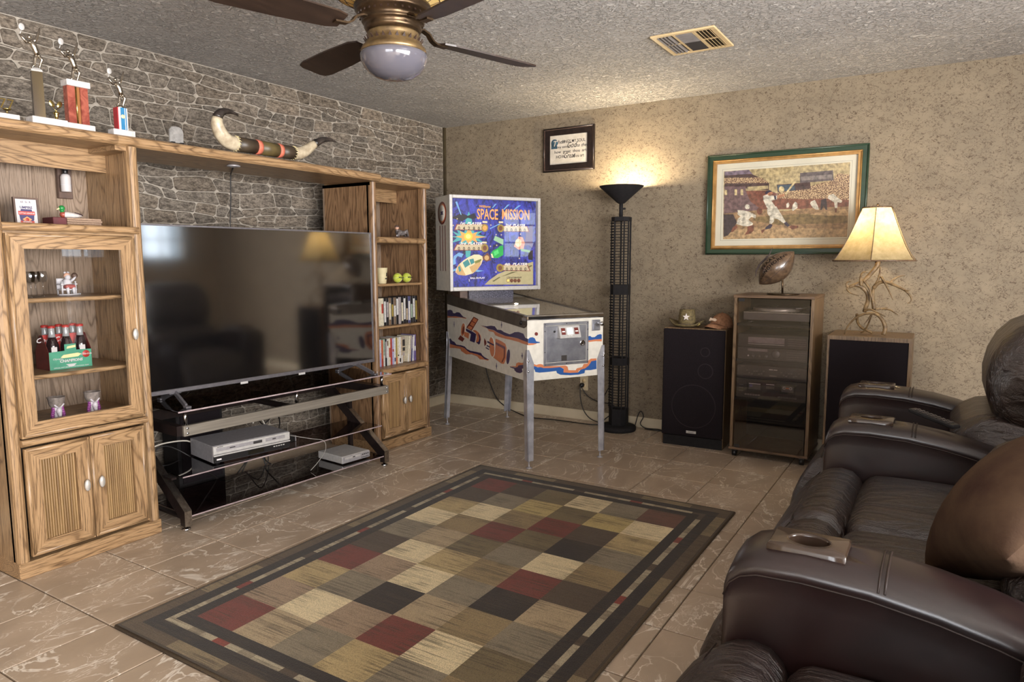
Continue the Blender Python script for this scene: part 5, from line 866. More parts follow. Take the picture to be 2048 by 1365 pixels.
cable('signal_cable', [on_stand(.065, .19, .29), on_stand(.16, .10, .262), on_stand(.20, .036, .250), on_stand(.214, .042, .19), on_stand(.19, .08, .12), on_stand(.15, .10, .075)], .0016, 'pull_metal', 'thin grey cable hanging over the front edge of middle glass shelf')
cable('power_cable', [on_stand(-.10, .44, .02), on_stand(-.02, .46, .11), on_stand(.06, .45, .21), on_stand(.12, .46, .08), on_stand(.02, .47, .012)], .0035, 'cord_black', 'black cable coil on the floor behind the bottom glass shelf')

# ------------------------------------------------------------------ things on top of the oak unit
def figure(mb, M, h=.15):
    s = h/.15
    def t(pts, r): mb.tube([tuple(Vector(p)*s) for p in pts], [q*s*1.25 for q in r], 8, 0, M)
    t([(-.016, 0, .0), (-.010, 0, .010), (-.004, .002, .038), (.003, 0, .054)], [.003, .0035, .005, .007]); t([(.012, 0, .0), (.010, 0, .008), (.021, -.003, .037), (.006, 0, .054)], [.003, .0035, .005, .007])
    t([(-.020, -.006, .001), (-.013, .003, .004)], [.0035, .0035]); t([(.006, -.007, .001), (.013, .003, .004)], [.0035, .0035])
    t([(.004, 0, .050), (.002, 0, .066), (-.004, 0, .082), (-.010, 0, .097), (-.014, 0, .106)], [.0085, .0080, .0098, .0095, .004])
    mb.ball(tuple(Vector((-.020, -.002, .116))*s), .0078*s, 10, 0, 1.15, M)
    t([(-.006, 0, .100), (.003, 0, .110), (.011, 0, .128), (.019, -.002, .153), (.020, -.002, .160)], [.005, .0045, .0038, .003, .002])
    t([(-.014, 0, .100), (-.032, 0, .094), (-.042, 0, .106), (-.052, 0, .120)], [.005, .0045, .0036, .003])
    return s
def racket(mb, M, s, x=-.052, z=.118):
    mb.tube([tuple(Vector((x, 0, z))*s), tuple(Vector((x+.006, 0, z+.020))*s)], .0016*s, 6, 0, M)
    mb.lathe([(0, -.0012*s), (.0095*s, -.0012*s), (.011*s, 0), (.0095*s, .0012*s), (0, .0012*s)], 16, 0, M @ T((x+.008)*s, 0, (z+.031)*s) @ Matrix.Diagonal((1, 1, 1.3, 1)).to_4x4() @ Rx(PI/2))
WF = PI/2    # things on the unit face +x
def base_tag(r, m='white_marble', w=.06, d=.05, h=.022, x=0):
    return obj('base', MB().box(x-w, x+w, -d/2, d/2, 0, h, 0, .002), m, r)
TZ = 1.8325
t1 = thing('tennis_trophy', 'tall tennis trophy with olive bronze column, leftmost serving figure on the unit', 'trophy', (.680, -3.545, TZ), WF, 'tennis trophies on top of the oak unit')
base_tag(t1, w=.066, d=.06, h=.028, x=.005); obj('column', MB().lathe([(.027, .028), (.026, .205), (.0, .205)], 4, 0, T(-.022, 0, 0) @ Rz(.5), False), 'bronze_column', t1)
obj('cap', MB().lathe([(.028, .205), (.026, .212), (.016, .220), (.0, .222)], 4, 0, T(-.022, 0, 0) @ Rz(.5), False), 'silver_light', t1)
mb = MB(); s = figure(mb, T(-.018, 0, .220), .150); obj('figure', mb, 'trophy_metal', t1, 'silvered tennis player serving'); mb = MB(); racket(mb, T(-.018, 0, .220), s); obj('racket', mb, 'silver_light', t1)
mb = MB().lathe([(.010, .028), (.006, .034), (.008, .05), (.012, .058), (.004, .064)], 10, 0, T(.042, 0, 0)); obj('small_cup', mb, 'trophy_gold', t1)
mb = MB()
for a in (-.45, .45):
    M = T(.042, 0, .062) @ Ry(a); mb.tube([tuple(M @ Vector((0, 0, -.004))), tuple(M @ Vector((0, 0, .02)))], .0015, 6)
    mb.lathe([(0, -.001), (.009, -.001), (.010, 0), (.009, .001), (0, .001)], 14, 0, M @ T(0, 0, .034) @ Matrix.Diagonal((1, 1, 1.5, 1)).to_4x4() @ Rx(PI/2))
obj('crossed_rackets', mb, 'trophy_gold', t1)
t2 = thing('tennis_trophy', 'tennis trophy with two red marble columns and white tops', 'trophy', (.680, -3.419, TZ), WF, 'tennis trophies on top of the oak unit')
base_tag(t2, w=.056, d=.055, h=.024)
for x in (-.028, .024): obj('column', MB().box(x-.015, x+.015, -.016, .016, .024, .175), 'red_marble', t2)
obj('inner_column', MB().box(-.012, .009, -.008, .010, .024, .175), 'wood_column', t2); obj('gilt_rod', MB().cyl((-.006, -.011, .024), (-.006, -.011, .175), .003, 8), 'trophy_gold', t2)
obj('top_block', MB().box(-.047, .047, -.026, .026, .175, .200, 0, .002), 'white_marble', t2)
mb = MB(); s = figure(mb, T(-.002, 0, .200), .150); obj('figure', mb, 'trophy_metal', t2, 'silvered tennis player serving'); mb = MB(); racket(mb, T(-.002, 0, .200), s); obj('racket', mb, 'silver_light', t2)
t3 = thing('tennis_trophy', 'smaller tennis trophy with red, white and blue column', 'trophy', (.672, -3.232, TZ+.004), WF, 'tennis trophies on top of the oak unit')
base_tag(t3, w=.048, d=.05, h=.026)
obj('column', MB().box(-.022, .022, -.016, .016, .026, .122), 'plaque_white', t3)
flat('trophy_blue', (50, 118, 160), .3); flat('trophy_red', (160, 44, 50), .3)
obj('blue_band', MB().box(-.009, .008, -.0172, -.015, .026, .122).box(.012, .016, -.0172, -.015, .026, .122), 'trophy_blue', t3); obj('red_side', MB().box(-.0232, -.019, -.0165, .0165, .026, .122), 'trophy_red', t3)
obj('medal', MB().lathe([(0, .0022), (.008, .0022), (.009, 0)], 16, 0, T(0, -.0165, .084) @ Rx(PI/2)), 'duck_bill', t3)
obj('cap', MB().lathe([(.018, .122), (.015, .128), (.012, .132), (0, .133)], 14), 'trophy_metal', t3)
mb = MB(); s = figure(mb, T(.004, 0, .131), .142); obj('figure', mb, 'trophy_metal', t3, 'silvered tennis player serving'); mb = MB(); racket(mb, T(.004, 0, .131), s); obj('racket', mb, 'silver_light', t3)
t4 = thing('number_trophy', 'small gilt trophy with number 77 on a pale base at far left', 'trophy', (.680, -3.682, TZ), WF)
base_tag(t4, w=.036, d=.04, h=.022); obj('stem', MB().lathe([(.010, .022), (.004, .026), (.003, .034), (.014, .040), (.016, .042), (0, .043)], 12), 'trophy_gold', t4)
mb = MB(); text(mb, '77', .055, T(0, 0, .043) @ Rx(PI/2), 0, .002, bold=-.0005); obj('numerals', mb, 'trophy_gold', t4)
pq = thing('glass_plaque', 'small engraved glass plaque with rounded top on bridge shelf', 'plaque', (.675, -2.975, 1.8362), WF)
obj('plate', MB().prism([(-.034, .008), (.034, .008), (.036, .05), (.034, .066), (.022, .080), (0, .083), (-.022, .080), (-.034, .066)], -.004, .004, 0, Rx(PI/2)), 'frosted_glass', pq)
for x in (-.022, .024): obj('stand_foot', MB().box(x-.010, x+.010, -.014, .014, 0, .010, 0, .002), 'black_plastic', pq)
hn = thing('mounted_horns', 'mounted steer horns with leather wrapped centre and two coral bands on bridge shelf', 'horns', (.668, -2.435, 1.8362), WF)
cz = .050
def seg(n, x0, x1, r, m): obj(n, MB().cyl((x0, 0, cz+.00), (x1, 0, cz), r, 20), m, hn)
seg('wrap', -.205, -.085, .0375, 'horn_leather'); seg('band', -.088, -.060, .0388, 'coral_band'); seg('wrap', -.062, .058, .0372, 'horn_olive'); seg('band', .055, .080, .0382, 'coral_band'); seg('wrap', .078, .170, .0362, 'horn_leather')
def horn(pts, rad, k):
    n = len(pts); P = []; Rr = []
    V = [Vector(p) for p in pts]
    for i in range(n-1):
        a, b, c, d = V[max(i-1, 0)], V[i], V[i+1], V[min(i+2, n-1)]
        for j in range(4):
            t = j/4; P.append(.5*((2*b)+(c-a)*t+(2*a-5*b+4*c-d)*t*t+(3*b-a-3*c+d)*t**3)); Rr.append(rad[i]+(rad[i+1]-rad[i])*t)
    P.append(V[-1]); Rr.append(rad[-1]); c = int(len(P)*k)
    h = obj('horn', MB().tube(P[:c+1], Rr[:c+1], 16), 'horn_pale', hn); obj('horn_tip', MB().tube(P[c:], Rr[c:], 16), 'horn_black', h)
horn([(-.20, 0, .050), (-.25, 0, .055), (-.292, -.005, .085), (-.316, -.01, .130), (-.312, -.015, .170), (-.285, -.02, .195), (-.245, -.025, .200), (-.205, -.03, .190)], [.0375, .037, .035, .030, .024, .018, .011, .003], .52)
horn([(.165, 0, .050), (.215, 0, .056), (.262, -.005, .080), (.315, -.01, .118), (.375, -.015, .150), (.435, -.02, .158), (.475, -.025, .150)], [.0365, .035, .030, .024, .017, .010, .003], .50)
mb = MB()
for x0, r in ((-.205, .0385), (.168, .0372)):
    for k in range(14):
        a = 2*PI*k/14; b_ = a+PI/14
        mb.tube([(x0-.010, r*math.cos(a), cz+r*math.sin(a)), (x0+.008, r*math.cos(b_), cz+r*math.sin(b_))], .0014, 4)
obj('lacing', mb, 'duck_bill', hn)['kind'] = 'stuff'

# ------------------------------------------------------------------ things inside the left tower
CZ = 1.4362
um = thing('umpire_plaque', 'framed umpire plaque with crest leaning at left on the open shelf', 'plaque', (.545, -3.583, CZ+.001), WF)
M = Rx(PI/2-.06)
fr = MB(); w, h = .047, .112
for a in ((-w, -w+.007, 0, h), (w-.007, w, 0, h), (-w+.007, w-.007, 0, .007), (-w+.007, w-.007, h-.007, h)): fr.box(a[0], a[1], a[2], a[3], -.006, .007, M=M)
obj('frame', fr, 'figure_brown', um); obj('card', MB().box(-w+.006, w-.006, .006, h-.006, -.003, .002, M=M), 'plaque_white', um)
flat('crest_navy', (62, 54, 96), .5); flat('crest_red', (176, 66, 56), .5); flat('crest_gold', (214, 150, 96), .5)
cr = MB()
cr.prism([(-.030, .056), (-.022, .056), (-.020, .064), (.020, .064), (.022, .056), (.030, .056), (.026, .020), (.016, .008), (-.016, .008), (-.026, .020)], .002, .0028, 0, M)
cr.prism([(-.031, .040), (.031, .040), (.031, .055), (-.031, .055)], .0028, .0034, 1, M)
cr.prism([(-.018, .022), (0, .034), (.018, .022), (0, .008)], .0028, .0034, 2, M); cr.lathe([(0, .0036), (.007, .0036), (.0075, .0030)], 12, 1, M @ T(0, .021, 0))
cr.prism([(-.026, .008), (.026, .008), (.026, .016), (-.026, .016)], .0030, .0036, 1, M)
obj('crest', cr, ['crest_navy', 'crest_red', 'crest_gold'], um)
lt = MB(); text(lt, 'UMPIRE', .014, M @ T(0, .0665, .0022), 0, .0005, bold=.0004); text(lt, 'LITTLE LEAGUE', .0085, M @ T(0, .0445, .0035), 1, .0004, bold=.0002); text(lt, 'BASEBALL', .0075, M @ T(0, .0095, .0037), 1, .0004, bold=.0002); text(lt, '65  St  R', .011, M @ T(0, .090, .0022), 0, .0004)
obj('lettering', lt, ['crest_navy', 'plaque_white'], um)
bk = thing('keepsake_box', 'dark red and brown ridged keepsake box under the toy duck', 'box', (.545, -3.403, CZ), WF)
obj('end_block', MB().box(-.100, -.046, -.045, .05, 0, .036, 0, .002), 'book_red', bk)
mb = MB()
for i in range(4): mb.box(-.045, .102-.003*(i % 2), -.048+.002*(i % 2), .05, .0005+i*.009, .0085+i*.009, 0, .0015)
obj('ridged_body', mb, 'book_pages', bk)
dk = thing('duck_figurine', 'green headed mallard duck figurine on the keepsake box', 'figurine', (.545, -3.415, CZ+.0368), WF)
mb = MB(); mb.loft([[(x, -ry*math.cos(a), zc+rz*math.sin(a)) for a in [2*PI*k/12 for k in range(12)]] for x, ry, rz, zc in ((-.036, .004, .004, .014), (-.028, .013, .012, .013), (-.01, .017, .0135, .0138), (.015, .016, .012, .0123), (.034, .010, .008, .0115), (.052, .003, .003, .011))]); obj('body', mb, 'duck_body', dk)
obj('breast', MB().ball((-.026, 0, .0135), .0138, 12, 0, 1), 'duck_brown', dk); obj('head', MB().tube([(-.027, 0, .022), (-.030, 0, .034), (-.029, -.001, .044)], [.008, .0085, .007], 10).ball((-.030, 0, .041), .0125, 12), 'duck_green', dk)
obj('bill', MB().tube([(-.039, 0, .040), (-.050, 0, .034)], [.005, .002], 8), 'duck_bill', dk); obj('tail', MB().tube([(.022, 0, .020), (.042, 0, .016), (.056, 0, .014)], [.006, .006, .002], 8), 'duck_dark', dk)
dp = thing('wall_dispenser', 'dark wall panel with white spray bottle hanging at the back of the open shelf', 'dispenser', (.302, -3.318, 1.58), WF)
obj('panel', MB().box(-.028, .034, -.022, 0, -.005, .14, 0, .002), 'figure_brown', dp); obj('bottle', MB().lathe([(.0, .018), (.0195, .019), (.021, .022), (.021, .085), (.017, .096), (.010, .100), (.0, .101)], 18, 0, T(-.006, -.045, .005)), 'plaque_white', dp)
obj('cap', MB().lathe([(.010, .1005), (.012, .104), (.012, .132), (0, .133)], 14, 0, T(-.006, -.045, .005)), 'black_plastic', dp); obj('label_ring', MB().lathe([(.0212, .048), (.0214, .049), (.0214, .051), (.0212, .052)], 18, 0, T(-.006, -.045, .005)), 'figure_white', dp)
# seated figurine on upper glass door shelf
fg = thing('seated_figurine', 'small white figurine with red lap seated on a white chair behind glass', 'figurine', (.50, -3.425, 1.1352), WF)
mb = MB()
for x in (-.030, .026):
    for y in (-.02, .02): mb.cyl((x, y, 0), (x, y, .062 if y < 0 else .072), .0035, 8)
mb.box(-.034, .030, -.024, .024, .022, .028, 0, .001).box(-.034, .030, .017, .023, .028, .074, 0, .002).box(-.036, -.026, -.024, .02, .046, .051).box(.022, .032, -.024, .02, .046, .051).tube([(-.045, -.02, .003), (-.01, -.022, .002), (.045, -.02, .004)], .0035, 6)
obj('chair', mb, 'figure_white', fg)
obj('body', MB().lathe([(.0, .026), (.020, .028), (.021, .048), (.015, .066), (.006, .074)], 14).tube([(-.010, -.012, .036), (-.012, -.030, .032), (-.012, -.032, .006)], [.008, .007, .005], 8).tube([(.010, -.012, .036), (.012, -.030, .032), (.012, -.032, .006)], [.008, .007, .005], 8).tube([(.014, -.005, .060), (.022, -.018, .072), (.030, -.02, .084)], [.006, .005, .004], 8), 'figure_white', fg)
obj('lap_blanket', MB().cushion(-.021, .021, -.036, -.004, .030, .046, .007, (0, 0, .003), 6), 'figure_red', fg, 'red blanket on the lap')
obj('head', MB().ball((0, -.003, .086), .014, 12), 'figure_skin', fg); obj('beard', MB().ball((0, -.009, .079), .012, 12, 0, 1.1).ball((-.006, 0, .099), .006, 8).ball((.007, 0, .099), .006, 8), 'figure_white', fg); obj('bundle', MB().ball((.028, -.012, .086), .013, 10), 'figure_brown', fg)
# bottle carrier with six bottles
CB = .8165
ca = thing('bottle_carton', 'green and red cardboard six bottle carrier with cola lettering on middle shelf', 'carton', (.515, -3.466, CB), WF)
cw, cd = .088, .058
obj('front_panel', MB().prism([(-cw, 0), (cw, 0), (cw, .078), (.024, .080), (.024, .108), (-.024, .108), (-.024, .080), (-cw, .078)], cd-.001, cd, 0, Rx(PI/2)), 'carton_green', ca)
obj('back_panel', MB().box(-cw, cw, cd-.001, cd, .0, .078), 'carton_green', ca); obj('bottom', MB().box(-cw, cw, -cd+.001, cd-.001, .0, .0012), 'carton_side', ca)
for x in (-cw, cw): obj('end_panel', MB().prism([(-cd, 0), (cd, 0), (cd, .078), (.012, .150), (-.012, .150), (-cd, .078)], x-.0006, x+.0006, 0, Matrix(((0, 0, 1, 0), (1, 0, 0, 0), (0, 1, 0, 0), (0, 0, 0, 1)))), 'carton_side', ca)
obj('handle_panel', MB().box(-cw, cw, -.001, .001, .0, .150), 'cola_red', ca)
F = T(0, -cd-.0002, 0) @ Rx(PI/2)
pr = MB(); pr.lathe([(0, .0006), (.0155, .0006), (.016, 0)], 20, 0, F @ T(.064, .058, 0)); obj('red_disc', pr, 'cola_red', ca)
pr = MB(); text(pr, 'Coca-Cola', .0105, F @ T(.064, .055, .0008), 0, .0002, shear=.3, bold=.0002); text(pr, 'CHAMPIONS', .0165, F @ T(0, .030, .0003), 0, .0003, bold=.0006, shear=.2); text(pr, 'OFFICIAL SOFT DRINK OF THE NATIONAL TEAM', .0066, F @ T(0, .0055, .0003), 0, .0002, bold=.0001); text(pr, 'Olympic', .012, F @ T(-.054, .043, .0003), 0, .0003, shear=.3)
pr.prism([(-.022, .020), (.022, .020), (.008, .008), (-.008, .008)], 0, .0003, 0, F); obj('lettering', pr, 'plaque_white', ca)
pr = MB().prism([(-.042, .052), (-.030, .062), (.030, .066), (.044, .060), (.030, .050), (-.03, .048)], 0, .0003, 0, F).prism([(-.012, .098), (.022, .102), (.022, .092), (-.016, .088)], 0, .0003, 0, F); obj('print', pr, 'duck_bill', ca)
pr = MB(); text(pr, 'Coca-Cola', .030, Matrix(((0, 0, 0, 0), (0, 0, 0, 0), (0, 0, 0, 0), (0, 0, 0, 1))) if False else T(-.045, -.0012, .118) @ Rx(PI/2), 0, .0003, shear=.3, bold=.0005); obj('handle_lettering', pr, 'plaque_white', ca)
bot = None; names = ['left', 'middle', 'right']
for r in range(2):
    for c in range(3):
        x, y = (c-1)*.058, (-1 if r == 0 else 1)*.029
        lab = 'cola bottle with red cap, %s of the %s row in the carrier' % (names[c], 'front' if r == 0 else 'back')
        loc = (.515-y*1.0, -3.466+x, CB+.0014)
        if bot is None:
            bot = thing('cola_bottle', lab, 'bottle', loc, WF, 'cola bottles in the cardboard carrier')
            obj('body', MB().lathe([(.0, 0), (.024, .001), (.0255, .006), (.0255, .03), (.0225, .045), (.0235, .062), (.0255, .085), (.024, .105), (.018, .128), (.0145, .140)], 18), 'cola_dark', bot, 'dark cola filled bottle')
            obj('neck', MB().lathe([(.0147, .1395), (.0125, .155), (.0120, .176), (.0128, .180)], 16), 'bottle_glass', bot, 'clear glass neck')
            obj('cap', MB().lathe([(.0150, .179), (.0155, .182), (.0142, .189), (.0, .1905)], 16), 'cola_red', bot)
            lm = MB(); lm.prism([(-.017, .072), (.006, .072), (.006, .098), (-.017, .098)], 0, .0006, 0, T(0, -.0262, 0) @ Rx(PI/2)); obj('label', lm, 'plaque_white', bot)
        else: copy_tree(bot, loc, WF, lab, 'cola bottles in the cardboard carrier')
# goblets
gob = None
for (x, y), lab in (((.575, -3.540), 'purple and white carved goblet at left on the cabinet floor'), ((.575, -3.390), 'purple and white carved goblet at right on the cabinet floor')):
    if gob is None:
        gob = thing('goblet', lab, 'goblet', (x, y, .6005), WF, 'carved goblets in the cabinet')
        obj('cup', MB().lathe([(.014, .05), (.024, .058), (.030, .072), (.033, .096), (.035, .100), (.031, .100), (.026, .080)], 20), 'goblet_stone', gob, 'patterned stone coloured rim')
        obj('head', MB().lathe([(.022, 0), (.020, .006), (.014, .016), (.016, .03), (.020, .045), (.022, .058), (.012, .066)], 16).ball((0, -.020, .040), .012, 12, 0, 1.3).tube([(-.004, -.020, .054), (-.020, -.024, .070)], [.005, .003], 8).tube([(.004, -.020, .054), (.020, -.024, .070)], [.005, .003], 8).tube([(0, -.022, .030), (0, -.026, .012)], [.010, .006], 8), 'goblet_white', gob, 'white carved face')
        mb = MB()
        for sx in (-1, 1):
            for z in (.012, .022, .032, .042, .052): mb.ball((sx*(.020+.003*math.sin(z*90)), -.008, z), .0085, 8)
        obj('mane', mb, 'goblet_purple', gob, 'purple beaded mane')
    else: copy_tree(gob, (x, y, .6005), WF, lab)
# wine glasses at left back of upper shelf
wg = None
for i, (x, y) in enumerate(((.565, -3.598), (.52, -3.560), (.475, -3.512))):
    lab = 'clear stemmed wine glass, %s of three behind the glass door' % ('leftmost', 'middle', 'rightmost')[i]
    if wg is None:
        wg = thing('wine_glass', lab, 'glass', (x, y, 1.1342), WF, 'wine glasses on the upper shelf')
        obj('bowl', MB().lathe([(.003, .055), (.014, .062), (.021, .078), (.020, .098), (.017, .108), (.016, .108), (.018, .096), (.019, .078), (.012, .064), (.0, .060)], 18), 'crystal', wg); obj('stem', MB().lathe([(.020, 0), (.018, .002), (.003, .006), (.0025, .05), (.004, .056)], 14), 'crystal', wg)
    else: copy_tree(wg, (x, y, 1.1342), WF, lab)

# ------------------------------------------------------------------ right tower contents
def lead(n): return ('first', 'second', 'third', 'fourth', 'fifth', 'sixth', 'seventh', 'eighth', 'ninth', 'tenth', 'eleventh', 'twelfth', 'thirteenth', 'fourteenth', 'fifteenth', 'sixteenth', 'seventeenth', 'eighteenth', 'nineteenth', 'twentieth', 'twenty first')[n]
UP_ = [('sleeve_red', 'sleeve_black', .6, 1, 'dark red'), ('sleeve_cream', None, 0, 0, 'cream'), ('sleeve_cream', 'sleeve_red', .45, .8, 'cream with red lettering'), ('sleeve_black', 'sleeve_white', .12, .88, 'black with white label'), ('sleeve_black', 'sleeve_grey', .3, .85, 'black with grey print'), ('sleeve_brown', 'sleeve_cream', .2, .8, 'brown with cream print'), ('sleeve_black', 'sleeve_gold', .3, .75, 'black with gold print'),
       ('sleeve_brown', 'sleeve_white', .3, .7, 'dark brown with white print'), ('sleeve_black', 'sleeve_white', .35, .95, 'black with pale print'), ('sleeve_grey', None, 0, 0, 'plain grey'), ('sleeve_black', 'sleeve_cream', .1, .78, 'black with cream label'), ('sleeve_black', 'sleeve_white', .15, .93, 'black with tall white label'), ('sleeve_black', 'sleeve_tan', .12, .55, 'black with short tan label'), ('sleeve_blue', 'sleeve_white', .1, .82, 'dark blue with white label'), ('sleeve_black', 'sleeve_green', .18, .70, 'black with pale green label'), ('sleeve_black', 'sleeve_white', .2, .90, 'black with pale white label'), ('sleeve_black', 'sleeve_gold', .1, .82, 'black with olive gold label')]
LO_ = [('sleeve_white', 'sleeve_black', .1, .3, 'white'), ('sleeve_orange', None, 0, 0, 'orange'), ('sleeve_lilac', 'sleeve_white', .5, 1, 'lilac white'), ('sleeve_orange', 'sleeve_red', .0, .3, 'orange red'), ('sleeve_green', 'sleeve_white', 0, .4, 'pale green'), ('sleeve_black', 'sleeve_grey', .3, .9, 'black and grey'), ('sleeve_white', 'sleeve_brown', .75, .95, 'white with brown top'), ('sleeve_cream', 'sleeve_red', .3, .65, 'cream with red lettering'), ('sleeve_red', None, 0, 0, 'dark red'), ('sleeve_lilac', 'sleeve_red', .5, .6, 'pale lilac'), ('sleeve_white', 'sleeve_blue', .1, .25, 'white and blue'), ('sleeve_gold', 'sleeve_orange', .0, .25, 'gold'), ('sleeve_cream', 'sleeve_black', .3, .35, 'cream'), ('sleeve_white', 'sleeve_black', .05, .2, 'white with black foot'), ('sleeve_tan', 'sleeve_white', .0, .3, 'tan and white')]
def film(w, h, d, sp, lb, f0, f1, lab, loc, grp, lean=0, yaw=0):
    r = thing('film_case', lab, 'film case', loc, WF+yaw, grp); r.rotation_euler[1] = lean
    obj('case', MB().box(-w/2, w/2, 0, d, 0, h, 0, .0012), sp, r)
    if lb:
        obj('spine_label', MB().box(-w*.36, w*.36, -.0006, .0002, h*f0, h*f1), lb, r)
    ink = 'ink_black' if sp not in ('sleeve_black', 'sleeve_brown', 'sleeve_blue', 'sleeve_red') or (lb in ('sleeve_white', 'sleeve_cream', 'sleeve_tan')) else 'sleeve_cream'
    return r
y = -1.530; w = (.432)/17
for i, (a, b_, f0, f1, d_) in enumerate(UP_):
    hh = .188 if i < 10 else .191
    film(w-.0012, hh, .125, a, b_, f0, f1, '%s film case, %s from left on the upper film shelf' % (d_, lead(i)), (.575, y+w*(i+.5), .8433), 'film cases on the upper film shelf')
y = -1.535; w = .0183
for i, (a, b_, f0, f1, d_) in enumerate(LO_):
    film(w-.0012, .188 if i % 3 else .183, .125, a, b_, f0, f1, '%s film case, %s from left on the lower film shelf' % (d_, lead(i)), (.570, y+w*(i+.5), .5623), 'film cases on the lower film shelf')
x0 = y+w*15
cs = thing('film_case', 'film case turned so its dark picture cover faces out on the lower film shelf', 'film case', (.545, x0+.031, .5623), WF, 'film cases on the lower film shelf')
obj('case', MB().box(-.030, .024, 0, .012, 0, .180, 0, .001), 'sleeve_tan', cs); obj('cover_picture', MB().box(-.026, .022, -.0006, .0002, .115, .162).box(-.026, .022, -.0006, .0002, .080, .106), 'sleeve_black', cs); obj('cover_title', MB().box(-.024, .020, -.0006, .0002, .165, .175).box(-.020, .016, -.0006, .0002, .045, .070), 'sleeve_grey', cs)
for i, (a, b_, f0, f1, d_, ln) in enumerate((('sleeve_cream', 'sleeve_white', 0, .3, 'cream leaning', .15), ('sleeve_tan', 'sleeve_grey', .5, .9, 'tan leaning', .11), ('sleeve_blue', 'sleeve_grey', .5, .95, 'slate blue leaning', .10), ('sleeve_white', 'sleeve_lilac', .1, .4, 'narrow white leaning', .09))):
    film(.0155, .186, .12, a, b_, f0, f1, '%s film case near right end of the lower film shelf' % d_, (.578, x0+.049+i*.0175, .5645), 'film cases on the lower film shelf', ln)
film(.022, .190, .125, 'sleeve_purple', 'sleeve_white', .38, .56, 'purple film case with white band at right end of the lower film shelf', (.566, x0+.140, .5623), 'film cases on the lower film shelf')
for i, (yy, d_) in enumerate(((-1.372, 'left'), (-1.262, 'right'))):
    tb = thing('tennis_ball', 'yellow green tennis ball, %s one of the pair on the open shelf' % d_, 'ball', (.585, yy+.055 if i == 0 else yy+.041, 1.1328), WF, 'tennis balls on the open shelf')
    obj('felt', MB().ball((0, 0, .0335), .0335, 24), 'tennis_felt', tb)
    sm = MB(); P = []
    for k in range(41):
        t = 2*PI*k/40; a = .45; X = math.cos(t)*(1-a*.0)+0; 
        x_, y_, z_ = (math.cos(t)+.36*math.cos(3*t)), (math.sin(t)-.36*math.sin(3*t)), 1.2*math.sin(2*t)
        v_ = Vector((x_, z_, y_)).normalized()*.0334; P.append((v_.x, v_.y, v_.z+.0335))
    obj('seam', sm.tube(P, .0009, 5), 'plaque_white', tb)
    lt = MB(); text(lt, 'Wilson', .017, T(0, -.0334, .031) @ Rx(PI/2), 0, .0008, shear=.2); obj('lettering', lt, 'ink_black', tb)
cu = None
for (x, yy), lab in (((.585, -1.452), 'cream paper cup with printed figure beside the tennis balls'), ):
    cu = thing('paper_cup', lab, 'cup', (x, yy-.022, 1.1313), WF)
    obj('cup', MB().lathe([(.026, 0), (.028, .003), (.030, .02), (.0375, .102), (.0395, .106), (.037, .106), (.028, .01), (0, .006)], 24), 'cup_paper', cu)
    obj('print', MB().box(.004, .010, -.0362, -.030, .050, .074).box(-.004, .014, -.0345, -.030, .030, .038), 'ink_black', cu)
c2 = thing('glass_tumbler', 'amber tinted tumbler standing left behind the paper cup', 'cup', (.53, -1.535, 1.1313), WF)
obj('tumbler', MB().lathe([(.024, 0), (.026, .003), (.033, .112), (.031, .112), (.023, .008), (0, .006)], 20), 'cup_gold', c2)
fu = thing('umpire_figurine', 'grey sculpted umpire figurine lying on one arm on the top shelf', 'figurine', (.58, -1.268, 1.4413), WF)
obj('plinth', MB().box(-.055, .060, -.028, .028, 0, .008, 0, .002), 'figure_brown', fu)
mb = MB().tube([(-.040, 0, .042), (-.022, 0, .040), (.004, 0, .034), (.030, -.004, .034)], [.016, .021, .019, .017], 12).tube([(.02, -.010, .034), (.040, -.018, .052), (.058, -.016, .014)], [.014, .012, .008], 10).tube([(.02, .008, .03), (.045, .012, .030), (.066, .008, .012)], [.014, .011, .008], 10).tube([(-.035, -.014, .044), (-.045, -.020, .026), (-.052, -.022, .010)], [.009, .008, .007], 8).tube([(-.02, .016, .044), (.0, .024, .03), (.02, .022, .022)], [.009, .008, .006], 8).tube([(-.038, 0, .046), (-.040, 0, .060)], [.010, .008], 8)
for k in range(5): mb.tube([(-.03+k*.016, -.021, .030), (-.026+k*.016, -.016, .050)], .003, 6)
obj('body', mb, 'figure_grey', fu); obj('head', MB().ball((-.041, -.002, .070), .014, 12), 'figure_skin', fu); obj('cap', MB().ball((-.041, 0, .077), .0155, 12, 0, .75).lathe([(0, 0), (.014, 0), (.013, .003), (0, .003)], 12, 0, T(-.041, -.014, .073)), 'figure_brown', fu); obj('ball', MB().ball((-.052, -.012, .0155), .0075, 8), 'figure_white', fu)
# ------------------------------------------------------------------ pinball machine (local y = towards the back box)
PA = math.atan2(.8605, .5095); PO = (1.811, -1.151, 0)
pm = thing('pinball_machine', 'white space themed pinball machine with lit back box in the corner', 'pinball machine', PO, PA)
SIDE = Matrix(((0, 0, -1, 0), (1, 0, 0, 0), (0, 1, 0, 0), (0, 0, 0, 1)))       # (depth, height, out) on the left side; mirrored on purpose below
def on_side(poly, a, b, mb, mi=0):
    mb.prism([(p[0], p[1]) for p in poly], -b-.278 if False else a, b, mi, Matrix(((0, 0, 1, 0), (1, 0, 0, 0), (0, 1, 0, 0), (0, 0, 0, 1))))
def on_front(poly, a, b, mb, mi=0):
    mb.prism(poly, a, b, mi, Matrix(((1, 0, 0, 0), (0, 0, -1, 0), (0, 1, 0, 0), (0, 0, 0, 1))))
mb = MB()
body = [(-.01, .548), (1.27, .556), (1.27, 1.022), (-.01, .938)]
on_side(body, -.278, .278, mb); cab = obj('cabinet', mb, 'pin_white_paint', pm, 'white painted wooden cabinet')
